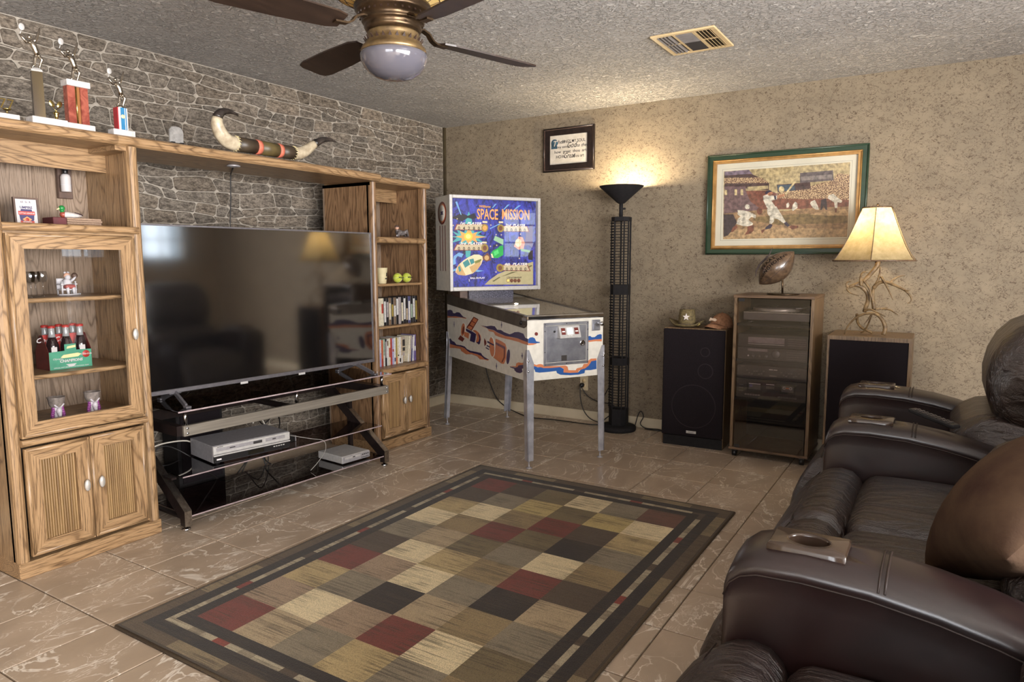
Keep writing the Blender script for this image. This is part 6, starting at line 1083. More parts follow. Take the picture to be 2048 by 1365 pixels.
def art(data, fn, d0, step, prefix, parent, name):
    keys = []; M_ = MB()
    for i, (c, p) in enumerate(data):
        if c not in keys: keys.append(c)
        fn(p, i*step, M_, keys.index(c))
    return obj(name, M_, [prefix+k for k in keys], parent)
def f_side(p, k, M_, mi): on_side(p, -.2786-k, -.2780, M_, mi)
def f_front(p, k, M_, mi): on_front(p, .0100, .0106+k, M_, mi)
art(PS, f_side, 0, .00003, 'pin_', cab, 'side_art'); art(PF, f_front, 0, .00003, 'pin_', cab, 'front_art')
# side rails, glass, lock bar
for sx in (-1, 1):
    mb = MB(); on_side([(.0, .882), (.03, .872), (1.27, .955), (1.27, 1.030), (-.012, .946), (-.012, .895)], sx*.2785 if sx > 0 else -.2805, .2805 if sx > 0 else -.2785, mb)
    on_side([(-.012, .941), (1.0, 1.0075), (1.0, 1.0135), (-.012, .947)], sx*.252 if sx > 0 else -.2805, .2805 if sx > 0 else -.252, mb)
    r = obj('side_rail', mb, 'side_rail_metal', pm, 'dull steel side rail')
    obj('flipper_button', MB().lathe([(.014, 0), (.014, .004), (.009, .006), (0, .006)], 16, 0, T(sx*.2805, .068, .903) @ Ry(sx*PI/2)), 'black_plastic', r)
    obj('screw', MB().lathe([(.004, 0), (.003, .002), (0, .002)], 10, 0, T(sx*.2805, .022, .888) @ Ry(sx*PI/2)), 'chrome', r)
obj('maker_plate', MB().box(-.2812, -.2803, .0, .055, .918, .936), 'aluminium', pm)
obj('lock_bar', MB().box(-.281, .281, -.020, .045, .922, .951, 0, .006), 'chrome', pm)
obj('playfield', MB().prism([(.03, .90), (1.0, .955), (1.0, .962), (.03, .907)], -.255, .255, 0, Matrix(((0, 0, 1, 0), (1, 0, 0, 0), (0, 1, 0, 0), (0, 0, 0, 1)))), 'playfield_art', pm)
for x, y, r, m in ((-.09, .66, .032, 'lit_cap'), (.07, .66, .034, 'lit_cap'), (.0, .50, .03, 'bg_crm'), (-.15, .36, .012, 'bg_red'), (.16, .38, .012, 'bg_red'), (.02, .82, .02, 'bg_crm'), (-.12, .84, .02, 'bg_crm')):
    z = .907+(y-.03)*.0567; obj('bumper', MB().lathe([(r*.7, 0), (r*.7, .020), (r, .024), (r*.96, .030), (r*.3, .033), (0, .033)], 18, 0, T(x, y, z)), m, pm)
for sx in (-1, 1):
    z = .915; obj('flipper', MB().prism([(-.012, -.008), (.055, -.004), (.058, .0), (.055, .004), (-.012, .008)], 0, .014, 0, T(sx*.09, .13, z) @ Rz(-.5 if sx < 0 else PI+.5)), 'bg_wht', pm)
    obj('slingshot', MB().prism([(sx*.14, .20), (sx*.20, .30), (sx*.20, .20)], .924, .936, 0), 'bg_red', pm)
obj('playfield_glass', MB().prism([(.045, .9405), (1.0, 1.0055), (1.0, 1.0095), (.045, .9445)], -.252, .252, 0, Matrix(((0, 0, 1, 0), (1, 0, 0, 0), (0, 1, 0, 0), (0, 0, 0, 1)))), 'clear_glass', pm, 'clear playfield glass')
# coin door
cd = obj('coin_door', MB().box(-.164, .164, -.0165, -.010, .633, .651, 0, .002).box(-.164, .164, -.0165, -.010, .884, .902, 0, .002).box(-.164, -.149, -.0165, -.010, .651, .884, 0, .002).box(.149, .164, -.0165, -.010, .651, .884, 0, .002), 'aluminium', pm, 'aluminium coin door')
obj('door_leaf', MB().box(-.146, .146, -.0145, -.009, .654, .881, 0, .002), 'aluminium', cd)
M = T(0, -.0145, 0)
obj('coin_plate', MB().prism([(0, .881), (-.010, .879), (-.034, .812), (-.034, .805), (0, .805)], -.066, .086, 0, Matrix(((0, 0, 1, 0), (1, 0, 0, -.0145), (0, 1, 0, 0), (0, 0, 0, 1)))), 'silver_light', cd)
CP = frame((.010, -.0145-.0225, .845), (1, 0, 0), (0, .32, .94))
mb = MB(); mb.box(-.062, -.034, -.020, .022, .001, .003, M=CP).box(.034, .062, -.020, .022, .001, .003, M=CP); obj('coin_slot', mb, 'pin_r', cd, 'dark red coin slots')
mb = MB(); mb.box(-.022, .022, -.020, .024, .001, .0025, M=CP).box(-.058, -.038, -.004, .003, .003, .004, M=CP).box(.038, .058, -.004, .003, .003, .004, M=CP); text(mb, '25c  PLAY', .007, CP @ T(0, -.030, .0014), 0, .0003); obj('coin_card', mb, 'bg_wht', cd)
obj('lock', MB().lathe([(.020, 0), (.020, .003), (.015, .005), (.013, .004), (.008, .0045), (.0, .005)], 20, 0, T(.119, -.0145, .766) @ Rx(PI/2)), 'chrome', cd)
obj('lock', MB().lathe([(.007, 0), (.006, .008), (0, .008)], 10, 0, T(-.090, -.0145, .846) @ Rx(PI/2)), 'black_plastic', cd)
obj('reject_slot', MB().box(-.037, .002, -.0162, -.0142, .660, .694).box(-.030, -.005, -.017, -.0160, .676, .681), 'vent_dark', cd)
for x, z in ((-.156, .893), (0, .893), (.156, .893), (-.156, .642), (0, .642), (.156, .642), (-.157, .85), (-.157, .72), (.157, .85), (.157, .72)):
    obj('screw', MB().lathe([(.0035, 0), (.003, .0015), (0, .002)], 10, 0, T(x, -.0165, z) @ Rx(PI/2)), 'vent_dark', cd)
pl_ = obj('plunger', MB().box(.190, .254, -.016, -.010, .838, .908, 0, .003).prism([(.200, .845), (.246, .845), (.246, .880), (.236, .893), (.210, .893), (.200, .880)], .016, .022, 0, Matrix(((1, 0, 0, 0), (0, 0, -1, 0), (0, 1, 0, 0), (0, 0, 0, 1)))), 'aluminium', pm)
obj('knob', MB().cyl((.228, -.02, .886), (.228, -.060, .886), .006, 10).lathe([(.006, .0), (.013, .004), (.015, .012), (.011, .018), (0, .020)], 14, 0, T(.228, -.058, .886) @ Rx(PI/2)), 'chrome', pl_)
# legs: folded steel angle, splayed slightly
def pin_leg(sx, y, sy, z1, zt):
    mb = MB(); X = sx*.2825; yy = y
    xb = sx*.279; bot = (xb, yy+(-.0 if sy < 0 else .06), .048); top = (X, yy, z1)
    yb = yy+(-.014 if sy < 0 else .070)
    w = .048
    # two flanges
    mb.loft([[(sx*.2785+sx*.004, yb, .048), (sx*.2785+sx*.004, yb-sy*.040, .048), (sx*.2785, yb-sy*.040, .048), (sx*.2785, yb, .048)], [(X, yy+sy*.003, zt), (X, yy-sy*w, zt), (X-sx*.004, yy-sy*w, zt), (X-sx*.004, yy+sy*.003, zt)], [(X, yy+sy*.003, z1), (X, yy-sy*.014, z1), (X-sx*.004, yy-sy*.014, z1), (X-sx*.004, yy+sy*.003, z1)]], sm=False)
    mb.loft([[(sx*.2825, yb, .048), (sx*.2825-sx*.040, yb, .048), (sx*.2825-sx*.040, yb-sy*.004, .048), (sx*.2825, yb-sy*.004, .048)], [(X, yy+sy*.003, zt), (X-sx*w, yy+sy*.003, zt), (X-sx*w, yy-sy*.001, zt), (X, yy-sy*.001, zt)], [(X, yy+sy*.003, z1), (X-sx*.014, yy+sy*.003, z1), (X-sx*.014, yy-sy*.001, z1), (X, yy-sy*.001, z1)]], sm=False)
    mb.tube([(X, yy+sy*.003, z1), (X, yy+sy*.003, zt), (sx*.2825, yb, .048)], .004, 8)
    l = obj('leg', mb, 'pin_leg_steel', pm, 'chrome steel leg')
    for z in (zt+.02, zt-.045): obj('bolt', MB().ball((X-sx*.006, yy+sy*.006, z), .0085, 10), 'chrome', l)
    fx, fy = sx*.2825-sx*.017, yb-sy*.017
    obj('foot', MB().lathe([(.020, 0), (.020, .004), (.008, .009), (.005, .012), (.005, .052), (.009, .053)], 16, 0, T(fx, fy, 0)), 'silver_plastic', l)
for sx in (-1, 1): pin_leg(sx, -.0135, -1, .742, .655); pin_leg(sx, 1.2735, 1, .742, .655)
# back box
bx = obj('back_box', MB().box(-.372, -.350, .985, 1.245, 1.066, 1.752).box(.350, .372, .985, 1.245, 1.066, 1.752).box(-.350, .350, .985, 1.245, 1.066, 1.090).box(-.350, .350, .985, 1.245, 1.730, 1.752).box(-.350, .350, 1.225, 1.245, 1.09, 1.73), 'pin_white_paint', pm)
fr = MB()
for a in ((-.374, -.350, 1.064, 1.754), (.350, .374, 1.064, 1.754), (-.350, .350, 1.730, 1.754)): fr.box(a[0], a[1], .968, .986, a[2], a[3], 0, .003)
fr.box(-.350, .350, .968, .986, 1.064, 1.094, 0, .004)
obj('frame', fr, 'silver_light', bx)
obj('neck', MB().box(-.20, .17, 1.03, 1.22, 1.0, 1.067), 'speckled_panel', pm, 'dark speckled neck under the back box'); obj('neck_side', MB().box(-.26, -.20, 1.06, 1.22, 1.0, 1.067), 'figure_brown', pm)
obj('back_glass', MB().box(-.350, .350, 1.002, 1.006, 1.094, 1.730), 'bg_space', bx, 'blue lit space scene back glass')
def f_glass(p, k, M_, mi):
    q = [(min(.349, max(-.349, a)), min(1.729, max(1.095, b))) for a, b in p]; on_front(q, -1.0020, -1.0016+k, M_, mi)
art(PG, f_glass, 0, .00003, 'bg_', bx, 'space_art')
BGF = T(0, .9985, 0) @ Rx(PI/2)
def bgt(lab, items, mat):
    mb = MB()
    for s_, x, z, size, kw in items: text(mb, s_, size, BGF @ T(x, z, 0), 0, .0004, **kw)
    obj(lab, mb, mat, bx)
bgt('title_lettering', [('SPACE', -.147, 1.588, .107, dict(align='LEFT', bold=.0018, fit=(.172, .078))), ('MISSION', .056, 1.592, .107, dict(align='LEFT', bold=.0018, fit=(.232, .078)))], 'bg_ttl')
bgt('small_lettering', [('Williams', -.130, 1.672, .026, dict(align='LEFT', bold=.0006, shear=.25, fit=(.092, .017)))], 'bg_org')
bgt('player_lettering', [('1st  PLAYER', -.285, 1.546, .030, dict(align='LEFT', fit=(0.170, .019), bold=.0007, shear=.3)), ('2nd  PLAYER', .085, 1.540, .030, dict(align='LEFT', fit=(0.170, .019), bold=.0007, shear=.3)), ('3rd  PLAYER', -.285, 1.401, .030, dict(align='LEFT', fit=(0.180, .019), bold=.0007, shear=.3)), ('4th  PLAYER', .076, 1.249, .030, dict(align='LEFT', fit=(0.195, .019), bold=.0007, shear=.3)),
    ('BALL IN PLAY', -.204, 1.151, .019, dict(align='LEFT', bold=.0004, fit=(.118, .013))), ('1', -.212, 1.132, .024, dict(bold=.0004))], 'bg_wht')
dg = []
for i, c in enumerate('04280'): dg.append((c, -.289+i*.0395, 1.506, .036, dict(bold=.0004)))
for i in range(5): dg.append(('0', -.291+i*.0397, 1.359, .036, dict(bold=.0004))); dg.append(('0', .099+i*.0397, 1.207, .036, dict(bold=.0004))); dg.append(('0', .10+i*.038, 1.500, .036, dict(bold=.0004)))
dg += [('1 TO 4 CAN PLAY', .097, 1.150, .019, dict(align='LEFT', bold=.0004, fit=(.126, .013)))] + [(str(i+1), .109+i*.0292, 1.121, .018, dict()) for i in range(4)]
bgt('score_digits', dg, 'bg_dig')
obj('cover_glass', MB().box(-.350, .350, .9925, .9945, 1.094, 1.730), 'clear_glass', bx)
# round target on the side of the back box
SC2 = Matrix(((0, 0, -1, -.372), (0, 1, 0, 1.115), (1, 0, 0, 1.63), (0, 0, 0, 1)))
SC2 = Matrix(((0, 0, -1, -.3722), (-1, 0, 0, 1.115), (0, 1, 0, 1.63), (0, 0, 0, 1)))
mb = MB().lathe([(0, .0008), (.082, .0008), (.083, 0)], 28, 0, SC2).lathe([(0, .0012), (.068, .0012), (.0685, 0)], 28, 1, SC2).lathe([(0, .0016), (.058, .0016), (.0585, 0)], 28, 2, SC2)
mb.prism([(-.03, -.012), (.03, -.012), (.012, 0), (.03, .012), (-.03, .012), (-.012, 0)], .0016, .002, 3, SC2)
for i in range(3): mb.prism([(-.05+i*.05, -.42), (-.038+i*.05, -.42), (-.038+i*.05, -.09), (-.05+i*.05, -.09)], .0002, .0007, 0, SC2)
obj('side_emblem', mb, ['pin_r', 'pin_o', 'pin_w', 'pin_n'], bx)
PC0 = cable('cord', [(.415, -.02, .60), (.44, -.015, .34), (.53, -.015, .12), (.632, -.02, .035), (.777, -.07, .006), (.992, -.18, .006), (1.209, -.155, .006), (1.476, -.155, .006), (1.56, -.13, .006), (1.65, -.045, .006)], .0045, 'cord_black', 'black pinball machine cord running along the tiles by the baseboard')

# ------------------------------------------------------------------ back wall things
ot = thing('wall_outlet', 'beige wall outlet low on the wall behind the pinball machine', 'outlet', (1.385, 0, .30))
obj('plate', MB().box(-.035, .035, -.006, 0, -.058, .058, 0, .002), 'outlet_plastic', ot)
for z in (-.02, .02): obj('socket', MB().lathe([(.016, 0), (.016, .002), (0, .002)], 16, 0, T(0, -.006, z) @ Rx(PI/2)), 'vent_cream', ot)
pg = thing('power_plug', 'black round plug in the wall outlet', 'plug', (1.374, -.0085, .285))
obj('body', MB().lathe([(.019, 0), (.020, .012), (.014, .028), (.007, .034), (0, .035)], 16, 0, Rx(PI/2)), 'black_plastic', pg)
PC1 = cable('cord', [(1.374, -.045, .285), (1.378, -.055, .20), (1.40, -.05, .10), (1.46, -.05, .03), (1.545, -.05, .006), (1.60, -.03, .006)], .004, 'cord_black', 'black cord dropping from the outlet to the floor')
PC2 = cable('cord', [(1.380, -.043, .275), (1.43, -.03, .205), (1.52, -.02, .165), (1.60, -.02, .16), (1.665, -.035, .15)], .004, 'cord_black', 'black cord swagged from the outlet to the torchiere column')
PC3 = cable('cord', [(1.665, -.03, .37), (1.60, -.02, .27), (1.545, -.02, .16), (1.525, -.03, .06), (1.56, -.07, .006), (1.61, -.07, .05), (1.655, -.05, .09)], .004, 'cord_black', 'thin black cord looping beside the torchiere column')
PC4 = cable('cord', [(1.845, -.055, .006), (1.862, -.030, .10), (1.885, -.03, .13), (1.905, -.03, .09), (1.885, -.04, .035), (1.93, -.04, .006), (2.02, -.03, .006), (2.06, -.05, .006), (2.0, -.07, .006), (1.93, -.06, .006)], .004, 'cord_black', 'loose loop of black cord on the tiles right of the torchiere')
# verse
vf = thing('framed_verse', 'dark framed hymn verse hanging high above the pinball machine', 'picture', (1.235, -.0005, 2.156))
def pic_frame(root, w, h, fw, d, m, name='frame', z0=0):
    for sx, nm in ((-1, 'v'), (1, 'v')):
        pl = [(sx*w/2, -h/2), (sx*w/2, h/2), (sx*(w/2-fw), h/2-fw), (sx*(w/2-fw), -h/2+fw)]; mb = MB(); mb.prism(pl, z0, d, 0, Rx(PI/2)); mb.cyl((sx*(w/2-.006), -d, -h/2+.006), (sx*(w/2-.006), -d, h/2-.006), .006, 8); obj(name, mb, m, root)
    for sz in (-1, 1):
        pl = [(-w/2, sz*h/2), (w/2, sz*h/2), (w/2-fw, sz*(h/2-fw)), (-w/2+fw, sz*(h/2-fw))]; mb = MB(); mb.prism(pl, z0, d, 0, Rx(PI/2)); mb.cyl((-w/2+.006, -d, sz*(h/2-.006)), (w/2-.006, -d, sz*(h/2-.006)), .006, 8); obj(name, mb, m, root)
pic_frame(vf, .446, .340, .058, .020, 'frame_black'); mb = MB()
for k in range(48):
    for sz in (-1, 1): mb.ball((-.212+.424*k/47, -.021, sz*.158), .0038, 6)
for k in range(34):
    for sx in (-1, 1): mb.ball((sx*.211, -.021, -.15+.30*k/33), .0038, 6)
obj('beading', mb, 'figure_brown', vf)['kind'] = 'stuff'
obj('sheet', MB().box(-.166, .166, -.012, 0, -.113, .113), 'parchment_print', vf)
VF = T(0, -.0122, 0) @ Rx(PI/2); mb = MB()
def vt(s_, x, z, size, **k): text(mb, s_, size, VF @ T(x, z, 0), 0, .0003, align='LEFT', bold=.0003, **k)
vt('hen', -.100, .047, .042, shear=.35); vt('SINGS MY SOUL', -.058, .049, .034, sx=.84); vt('my savior', -.098, .012, .027); vt('God', -.018, .010, .062, shear=.4, sx=.75); vt('to thee', .066, .011, .036, shear=.3)
vt('how  great  thou  art', -.126, -.027, .033, sx=1.0); vt('HOW', -.112, -.066, .036, sx=.85); vt('Great', -.045, -.068, .058, shear=.4, sx=.72); vt('thou art', .040, -.066, .034, sx=.85)
obj('lettering', mb, 'ink_black', vf)
mb = MB().lathe([(0, .0003), (.030, .0003), (.0305, 0)], 20, 0, VF @ T(-.126, .055, 0)).prism([(-.155, .010), (-.10, .010), (-.10, .030), (-.155, .05)], 0, .0003, 0, VF); obj('initial_patch', mb, 'ink_blue', vf)
mb = MB(); text(mb, 'T', .060, VF @ T(-.127, .030, .0004), 0, .0003, shear=.3, bold=.0006); obj('initial_letter', mb, 'parchment_print', vf)
obj('pane', MB().box(-.166, .166, -.0155, -.0145, -.113, .113), 'clear_glass', vf)
# baseball print
bp = thing('baseball_print', 'large green and gold framed baseball painting on the wall', 'picture', (2.854, -.0005, 1.668))
pic_frame(bp, 1.018, .690, .036, .030, 'frame_green'); pic_frame(bp, .946, .618, .026, .024, 'frame_gold', 'inner_frame')
obj('mat_board', MB().box(-.447, .447, -.006, 0, -.283, .283), 'mat_board', bp)
mb = MB(); keys = []
for i, (c, p) in enumerate(BB):
    if c not in keys: keys.append(c)
    q = [(min(.404, max(-.402, a-2.854)), min(.242, max(-.240, b-1.668))) for a, b in p]
    mb.prism(q, .006, .0063+.00003*i, keys.index(c), Rx(PI/2))
obj('painting', mb, ['bb_'+k for k in keys], bp, 'sepia painting of a batter swinging before a crowd')
mb = MB()
for a in ((-.410, .412, .2465, .2475), (-.410, .412, -.2475, -.2465)): mb.box(a[0], a[1], -.0066, -.006, a[2], a[3])
for x in (-.410, .412): mb.box(x-.0005, x+.0005, -.0066, -.006, -.247, .247)
obj('mat_line', mb, 'ink_black', bp)
obj('pane', MB().box(-.450, .450, -.016, -.014, -.286, .286), 'clear_glass', bp)
# torchiere with slatted column
to = thing('torchiere_lamp', 'black torchiere floor lamp with slatted tower and cone shade', 'floor lamp', (1.752, -.165, 0), .12)
obj('base', MB().lathe([(.135, 0), (.138, .008), (.138, .026), (.130, .034), (.06, .040), (0, .040)], 36), 'black_matte', to)
def hexcol(w, d): return [(-w, -d*.35), (-w*.45, -d), (w*.62, -d), (w, -d*.35), (w, d), (-w, d)]
hp = hexcol(.066, .058)
obj('lower_column', MB().prism(hp, .040, .165), 'black_matte', to); obj('top_cap', MB().prism(hp, 1.572, 1.602), 'black_matte', to)
obj('collar', MB().prism(hp, 1.030, 1.105), 'black_matte', to); obj('collar', MB().prism(hp, .500, .555), 'black_matte', to)
for x, y, w in ((-.064, -.020, .006), (-.0305, -.056, .006), (.042, -.056, .008), (.064, -.020, .009), (.060, .050, .010), (-.060, .050, .010)):
    obj('upright', MB().box(x-w*.55, x+w*.55, y-.003, y+.004, .165, 1.572), 'black_matte', to)
obj('pole', MB().cyl((0, .01, .16), (0, .01, 1.57), .006, 10), 'black_matte', to)
sl = mesh('slat', MB().bar((-.066, -.022, 0), (-.030, -.057, 0), .012, .0105).bar((-.030, -.057, 0), (.044, -.057, 0), .003, .0055).bar((.044, -.057, 0), (.066, -.022, 0), .003, .0055), 'black_matte')
for z0, z1, n in ((.175, .495, 15), (.562, 1.024, 22), (1.112, 1.566, 22)):
    for i in range(n):
        o = obj('slat', sl, None, to); o.location = (0, 0, z0+(z1-z0)*(i+.5)/n)
obj('neck', MB().cyl((0, 0, 1.60), (0, 0, 1.712), .014, 14).box(.012, .034, -.006, .006, 1.655, 1.668), 'black_matte', to)
obj('shade', MB().lathe([(.022, 1.700), (.030, 1.706), (.160, 1.822), (.162, 1.826), (.158, 1.826), (.030, 1.712), (0, 1.711)], 40), 'black_matte', to, 'black metal cone shade')
flat('lit_bulb', (255, 226, 170), .4, emit=14)
obj('bulb', MB().lathe([(.012, 1.712), (.014, 1.735), (.030, 1.765), (.028, 1.785), (.014, 1.797), (0, 1.799)], 16), 'lit_bulb', to)
def adopt(o, root):
    for k in ('category', 'group'):
        if k in o: del o[k]
    M_ = (Matrix.Translation(root.location) @ Rz(root.rotation_euler[2])).inverted()
    o.parent = root; o.data.transform(M_)
adopt(PC0, pm)
for c_ in (PC1, PC2, PC3, PC4): adopt(c_, to)
# speakers
def speaker(lab, loc, rot, w, d, h, plinth, veneer, badge):
    r = thing('floor_speaker', lab, 'speaker', loc, rot)
    obj('cabinet', MB().box(-w, w, .022, d, 0 if not plinth else .0, h, 0, .003), veneer, r)
    if plinth: obj('plinth', MB().box(-w+.012, w-.004, .008, .022, 0, .068), 'black_matte', r)
    z0 = .072 if plinth else .02
    g = obj('grille', MB().box(-w+.003, w-.003, 0, .022, z0, h-(.006 if plinth else .028), 0, .005), 'speaker_cloth', r, 'black cloth grille')
    def ring(x, z, rad): obj('driver_ring', MB().lathe([(rad-.004, 0), (rad-.002, .0012), (rad+.002, .0012), (rad+.004, 0)], 40, 0, T(x, .0003, z) @ Rx(PI/2)), 'speaker_cloth_ring', g)
    if plinth:
        ring(.010, .285, .150); ring(.085, .535, .050); ring(.080, .665, .030)
    if badge:
        mb = MB().box(-.034, .034, -.003, .001, .095, .113, 0, .001); obj('badge', mb, 'silver_light', r); mb = MB(); text(mb, 'Pioneer', .011, T(0, -.0031, .1005) @ Rx(PI/2), 0, .0002); obj('badge_lettering', mb, 'ink_black', r)
    return r
speaker('large black floor speaker with brown hats on top', (2.385, -.372, 0), .045, .212, .315, .822, True, 'walnut_veneer', True)
rs = thing('floor_speaker', 'black floor speaker under the antler lamp', 'speaker', (3.452, -.430, 0), .01)
obj('cabinet', MB().box(-.224, .224, .016, .40, 0, .830, 0, .003), 'walnut_veneer', rs)
fr = MB().box(-.224, .224, 0, .016, .806, .830).box(-.224, -.212, 0, .016, 0, .806).box(.208, .224, 0, .016, 0, .806).box(-.212, .208, 0, .016, 0, .02)
obj('front_frame', fr, 'walnut_veneer', rs); obj('grille', MB().box(-.211, .207, .004, .016, .021, .805), 'speaker_cloth', rs, 'black cloth grille')
# stereo cabinet
st = thing('stereo_cabinet', 'walnut stereo cabinet on casters with smoked glass door', 'cabinet', (2.908, -.460, 0))
cw_ = .240
obj('side_panel', MB().box(-cw_, -cw_+.018, .012, .40, .066, 1.045), 'walnut_veneer', st); obj('side_panel', MB().box(cw_-.018, cw_, .012, .40, .066, 1.045), 'walnut_veneer', st)
obj('top_board', MB().box(-cw_-.003, cw_+.003, -.006, .405, 1.045, 1.063, 0, .002), 'walnut_veneer_x', st); obj('bottom_board', MB().box(-cw_-.003, cw_+.003, -.006, .405, .050, .066, 0, .002), 'walnut_veneer_x', st)
obj('back_panel', MB().box(-cw_+.018, cw_-.018, .385, .395, .066, .82).box(-cw_+.018, cw_-.018, .385, .395, .90, 1.045), 'black_matte', st)
for z in (.880, .648, .395): obj('shelf', MB().box(-cw_+.018, cw_-.018, .03, .385, z-.016, z), 'black_matte', st)
dr = obj('glass_door', MB().box(-.208, .218, -.004, .002, .069, 1.042, 0, .001), 'door_smoke_glass', st, 'smoked glass door')
obj('hinge', MB().box(-.208, -.172, -.007, -.004, 1.022, 1.042).box(-.208, -.172, -.007, -.004, .069, .089), 'black_plastic', dr)
for x in (-.21, .205):
    for y in (.03, .36): obj('caster', MB().cyl((x-.013, y, .022), (x+.013, y, .022), .022, 16).box(x-.016, x+.016, y-.014, y+.014, .036, .050), 'black_plastic', st)
def unit(name, lab, z0, z1, depth=.30, y=.035):
    r = thing(name, lab, 'stereo', (2.908, -.460+y, z0)); obj('case', MB().box(-.208, .208, .008, depth, 0, z1-z0, 0, .002), 'hifi_black', r); obj('front', MB().box(-.212, .212, 0, .008, .002, z1-z0-.002, 0, .001), 'hifi_black', r); return r
tt = thing('turntable', 'silver record turntable on the top shelf of the stereo cabinet', 'turntable', (2.915, -.415, .8805))
obj('plinth', MB().box(-.195, .205, 0, .33, .022, .068, 0, .003), 'hifi_grey', tt); obj('deck', MB().box(-.195, .205, 0, .33, .068, .074, 0, .001), 'turntable_silver', tt)
obj('platter', MB().lathe([(.148, .074), (.150, .078), (.150, .092), (.146, .096), (.0, .096)], 40, 0, T(-.02, .165, 0)), 'turntable_silver', tt); obj('mat', MB().lathe([(.142, .0965), (.140, .099), (.0, .099)], 40, 0, T(-.02, .165, 0)), 'hifi_grey', tt); obj('spindle', MB().cyl((-.02, .165, .098), (-.02, .165, .112), .003, 8), 'chrome', tt)
obj('tone_arm', MB().tube([(.165, .28, .098), (.168, .12, .104), (.150, .06, .102), (.115, .045, .100)], .004, 8).lathe([(.022, .074), (.022, .090), (.014, .102), (0, .103)], 18, 0, T(.165, .27, 0)), 'silver_plastic', tt)
for i in range(4): obj('button', MB().box(.075+i*.025, .093+i*.025, .006, .018, .0742, .0765), 'hifi_dark', tt)
obj('button', MB().box(-.165, -.150, .006, .018, .0742, .0765), 'hifi_dark', tt)
for x in (-.16, .17):
    for y in (.04, .29): obj('foot', MB().lathe([(.022, 0), (.024, .010), (.018, .022), (0, .022)], 14, 0, T(x, y, 0)), 'hifi_dark', tt)
u1 = unit('radio_tuner', 'black radio tuner with wide grey display behind the smoked door', .728, .815)
obj('display', MB().box(-.150, .072, -.001, .001, .028, .066), 'hifi_display', u1); obj('trim_line', MB().box(-.150, .072, -.001, .001, .020, .022), 'hifi_white', u1)
for j in range(4): obj('button_row', MB().box(.092, .200, -.001, .001, .020+j*.013, .026+j*.013), 'hifi_grey', u1)
u2 = unit('stereo_receiver', 'black stereo receiver with large volume dial behind the smoked door', .6485, .7275)
obj('display', MB().box(-.150, -.028, -.001, .001, .054, .070), 'hifi_display', u2); obj('volume_dial', MB().lathe([(.027, 0), (.026, .012), (.022, .015), (0, .015)], 28, 0, T(.026, 0, .042) @ Rx(PI/2)), 'hifi_grey', u2)
for i, x in enumerate((-.145, -.115, -.075, -.035)): obj('knob', MB().lathe([(.010 if i else .005, 0), (.009 if i else .005, .008), (0, .009)], 16, 0, T(x, 0, .024) @ Rx(PI/2)), 'hifi_grey' if i else 'hifi_white', u2)
for j in range(4): obj('button_row', MB().box(.085, .200, -.001, .001, .014+j*.014, .018+j*.014), 'hifi_grey', u2)
u3 = unit('graphic_equalizer', 'black graphic equalizer with two banks of sliders behind the smoked door', .5235, .612)
sl_ = mesh('slider', MB().box(-.0022, .0022, -.0012, .0006, 0, .046), 'hifi_dark'); kn = mesh('slider_knob', MB().box(-.0045, .0045, -.006, .0, -.004, .004), 'hifi_grey')
for b0 in (-.148, .062):
    for i in range(8):
        o = obj('slider', sl_, None, u3); o.location = (b0+i*.0148, 0, .022); k = obj('slider_knob', kn, None, o); k.location = (0, 0, .020+.012*math.sin(i*1.7+b0*30))
obj('indicator', MB().box(-.014, .010, -.001, .001, .064, .068).box(.014, .036, -.001, .001, .064, .068), 'hifi_white', u3); obj('button_row', MB().box(-.010, .034, -.001, .001, .024, .030).box(-.19, -.165, -.001, .001, .076, .078), 'hifi_display', u3)
u4 = unit('cassette_deck', 'black twin cassette deck behind the smoked door', .3955, .5225)
for x0_, x1_ in ((-.148, -.050), (.055, .150)):
    w_ = obj('cassette_window', MB().box(x0_, x1_, -.002, .001, .042, .105, 0, .001), 'hifi_dark', u4)
    obj('window_glass', MB().box(x0_+.012, x1_-.012, -.0035, -.002, .058, .098), 'hifi_grey', w_)
obj('cassette_label', MB().box(-.135, -.062, -.0042, -.0035, .094, .098), 'hifi_white', u4); obj('cassette_label', MB().box(-.130, -.112, -.0042, -.0035, .074, .090), 'hifi_violet', u4)
for x in (.083, .121): obj('reel', MB().lathe([(.0065, 0), (.0065, .002), (.0095, .002), (.0095, 0)], 20, 0, T(x, -.0035, .084) @ Rx(PI/2)), 'hifi_white', u4)
obj('tape', MB().box(.092, .112, -.0042, -.0035, .080, .087), 'pin_o', u4); obj('meter', MB().box(-.028, .022, -.001, .001, .096, .100), 'hifi_white', u4); obj('meter', MB().box(-.028, .022, -.0008, .001, .070, .088), 'hifi_grey', u4)
for b0, n in ((-.160, 6), (.045, 7)):
    for i in range(n): obj('button', MB().box(b0+i*.0165, b0+.014+i*.0165, -.004, .001, .018, .028, 0, .001), 'hifi_display' if b0 < 0 else 'hifi_grey', u4)
for j in range(3): obj('button_row', MB().box(-.198, -.170, -.001, .001, .04+j*.02, .046+j*.02), 'hifi_grey', u4)
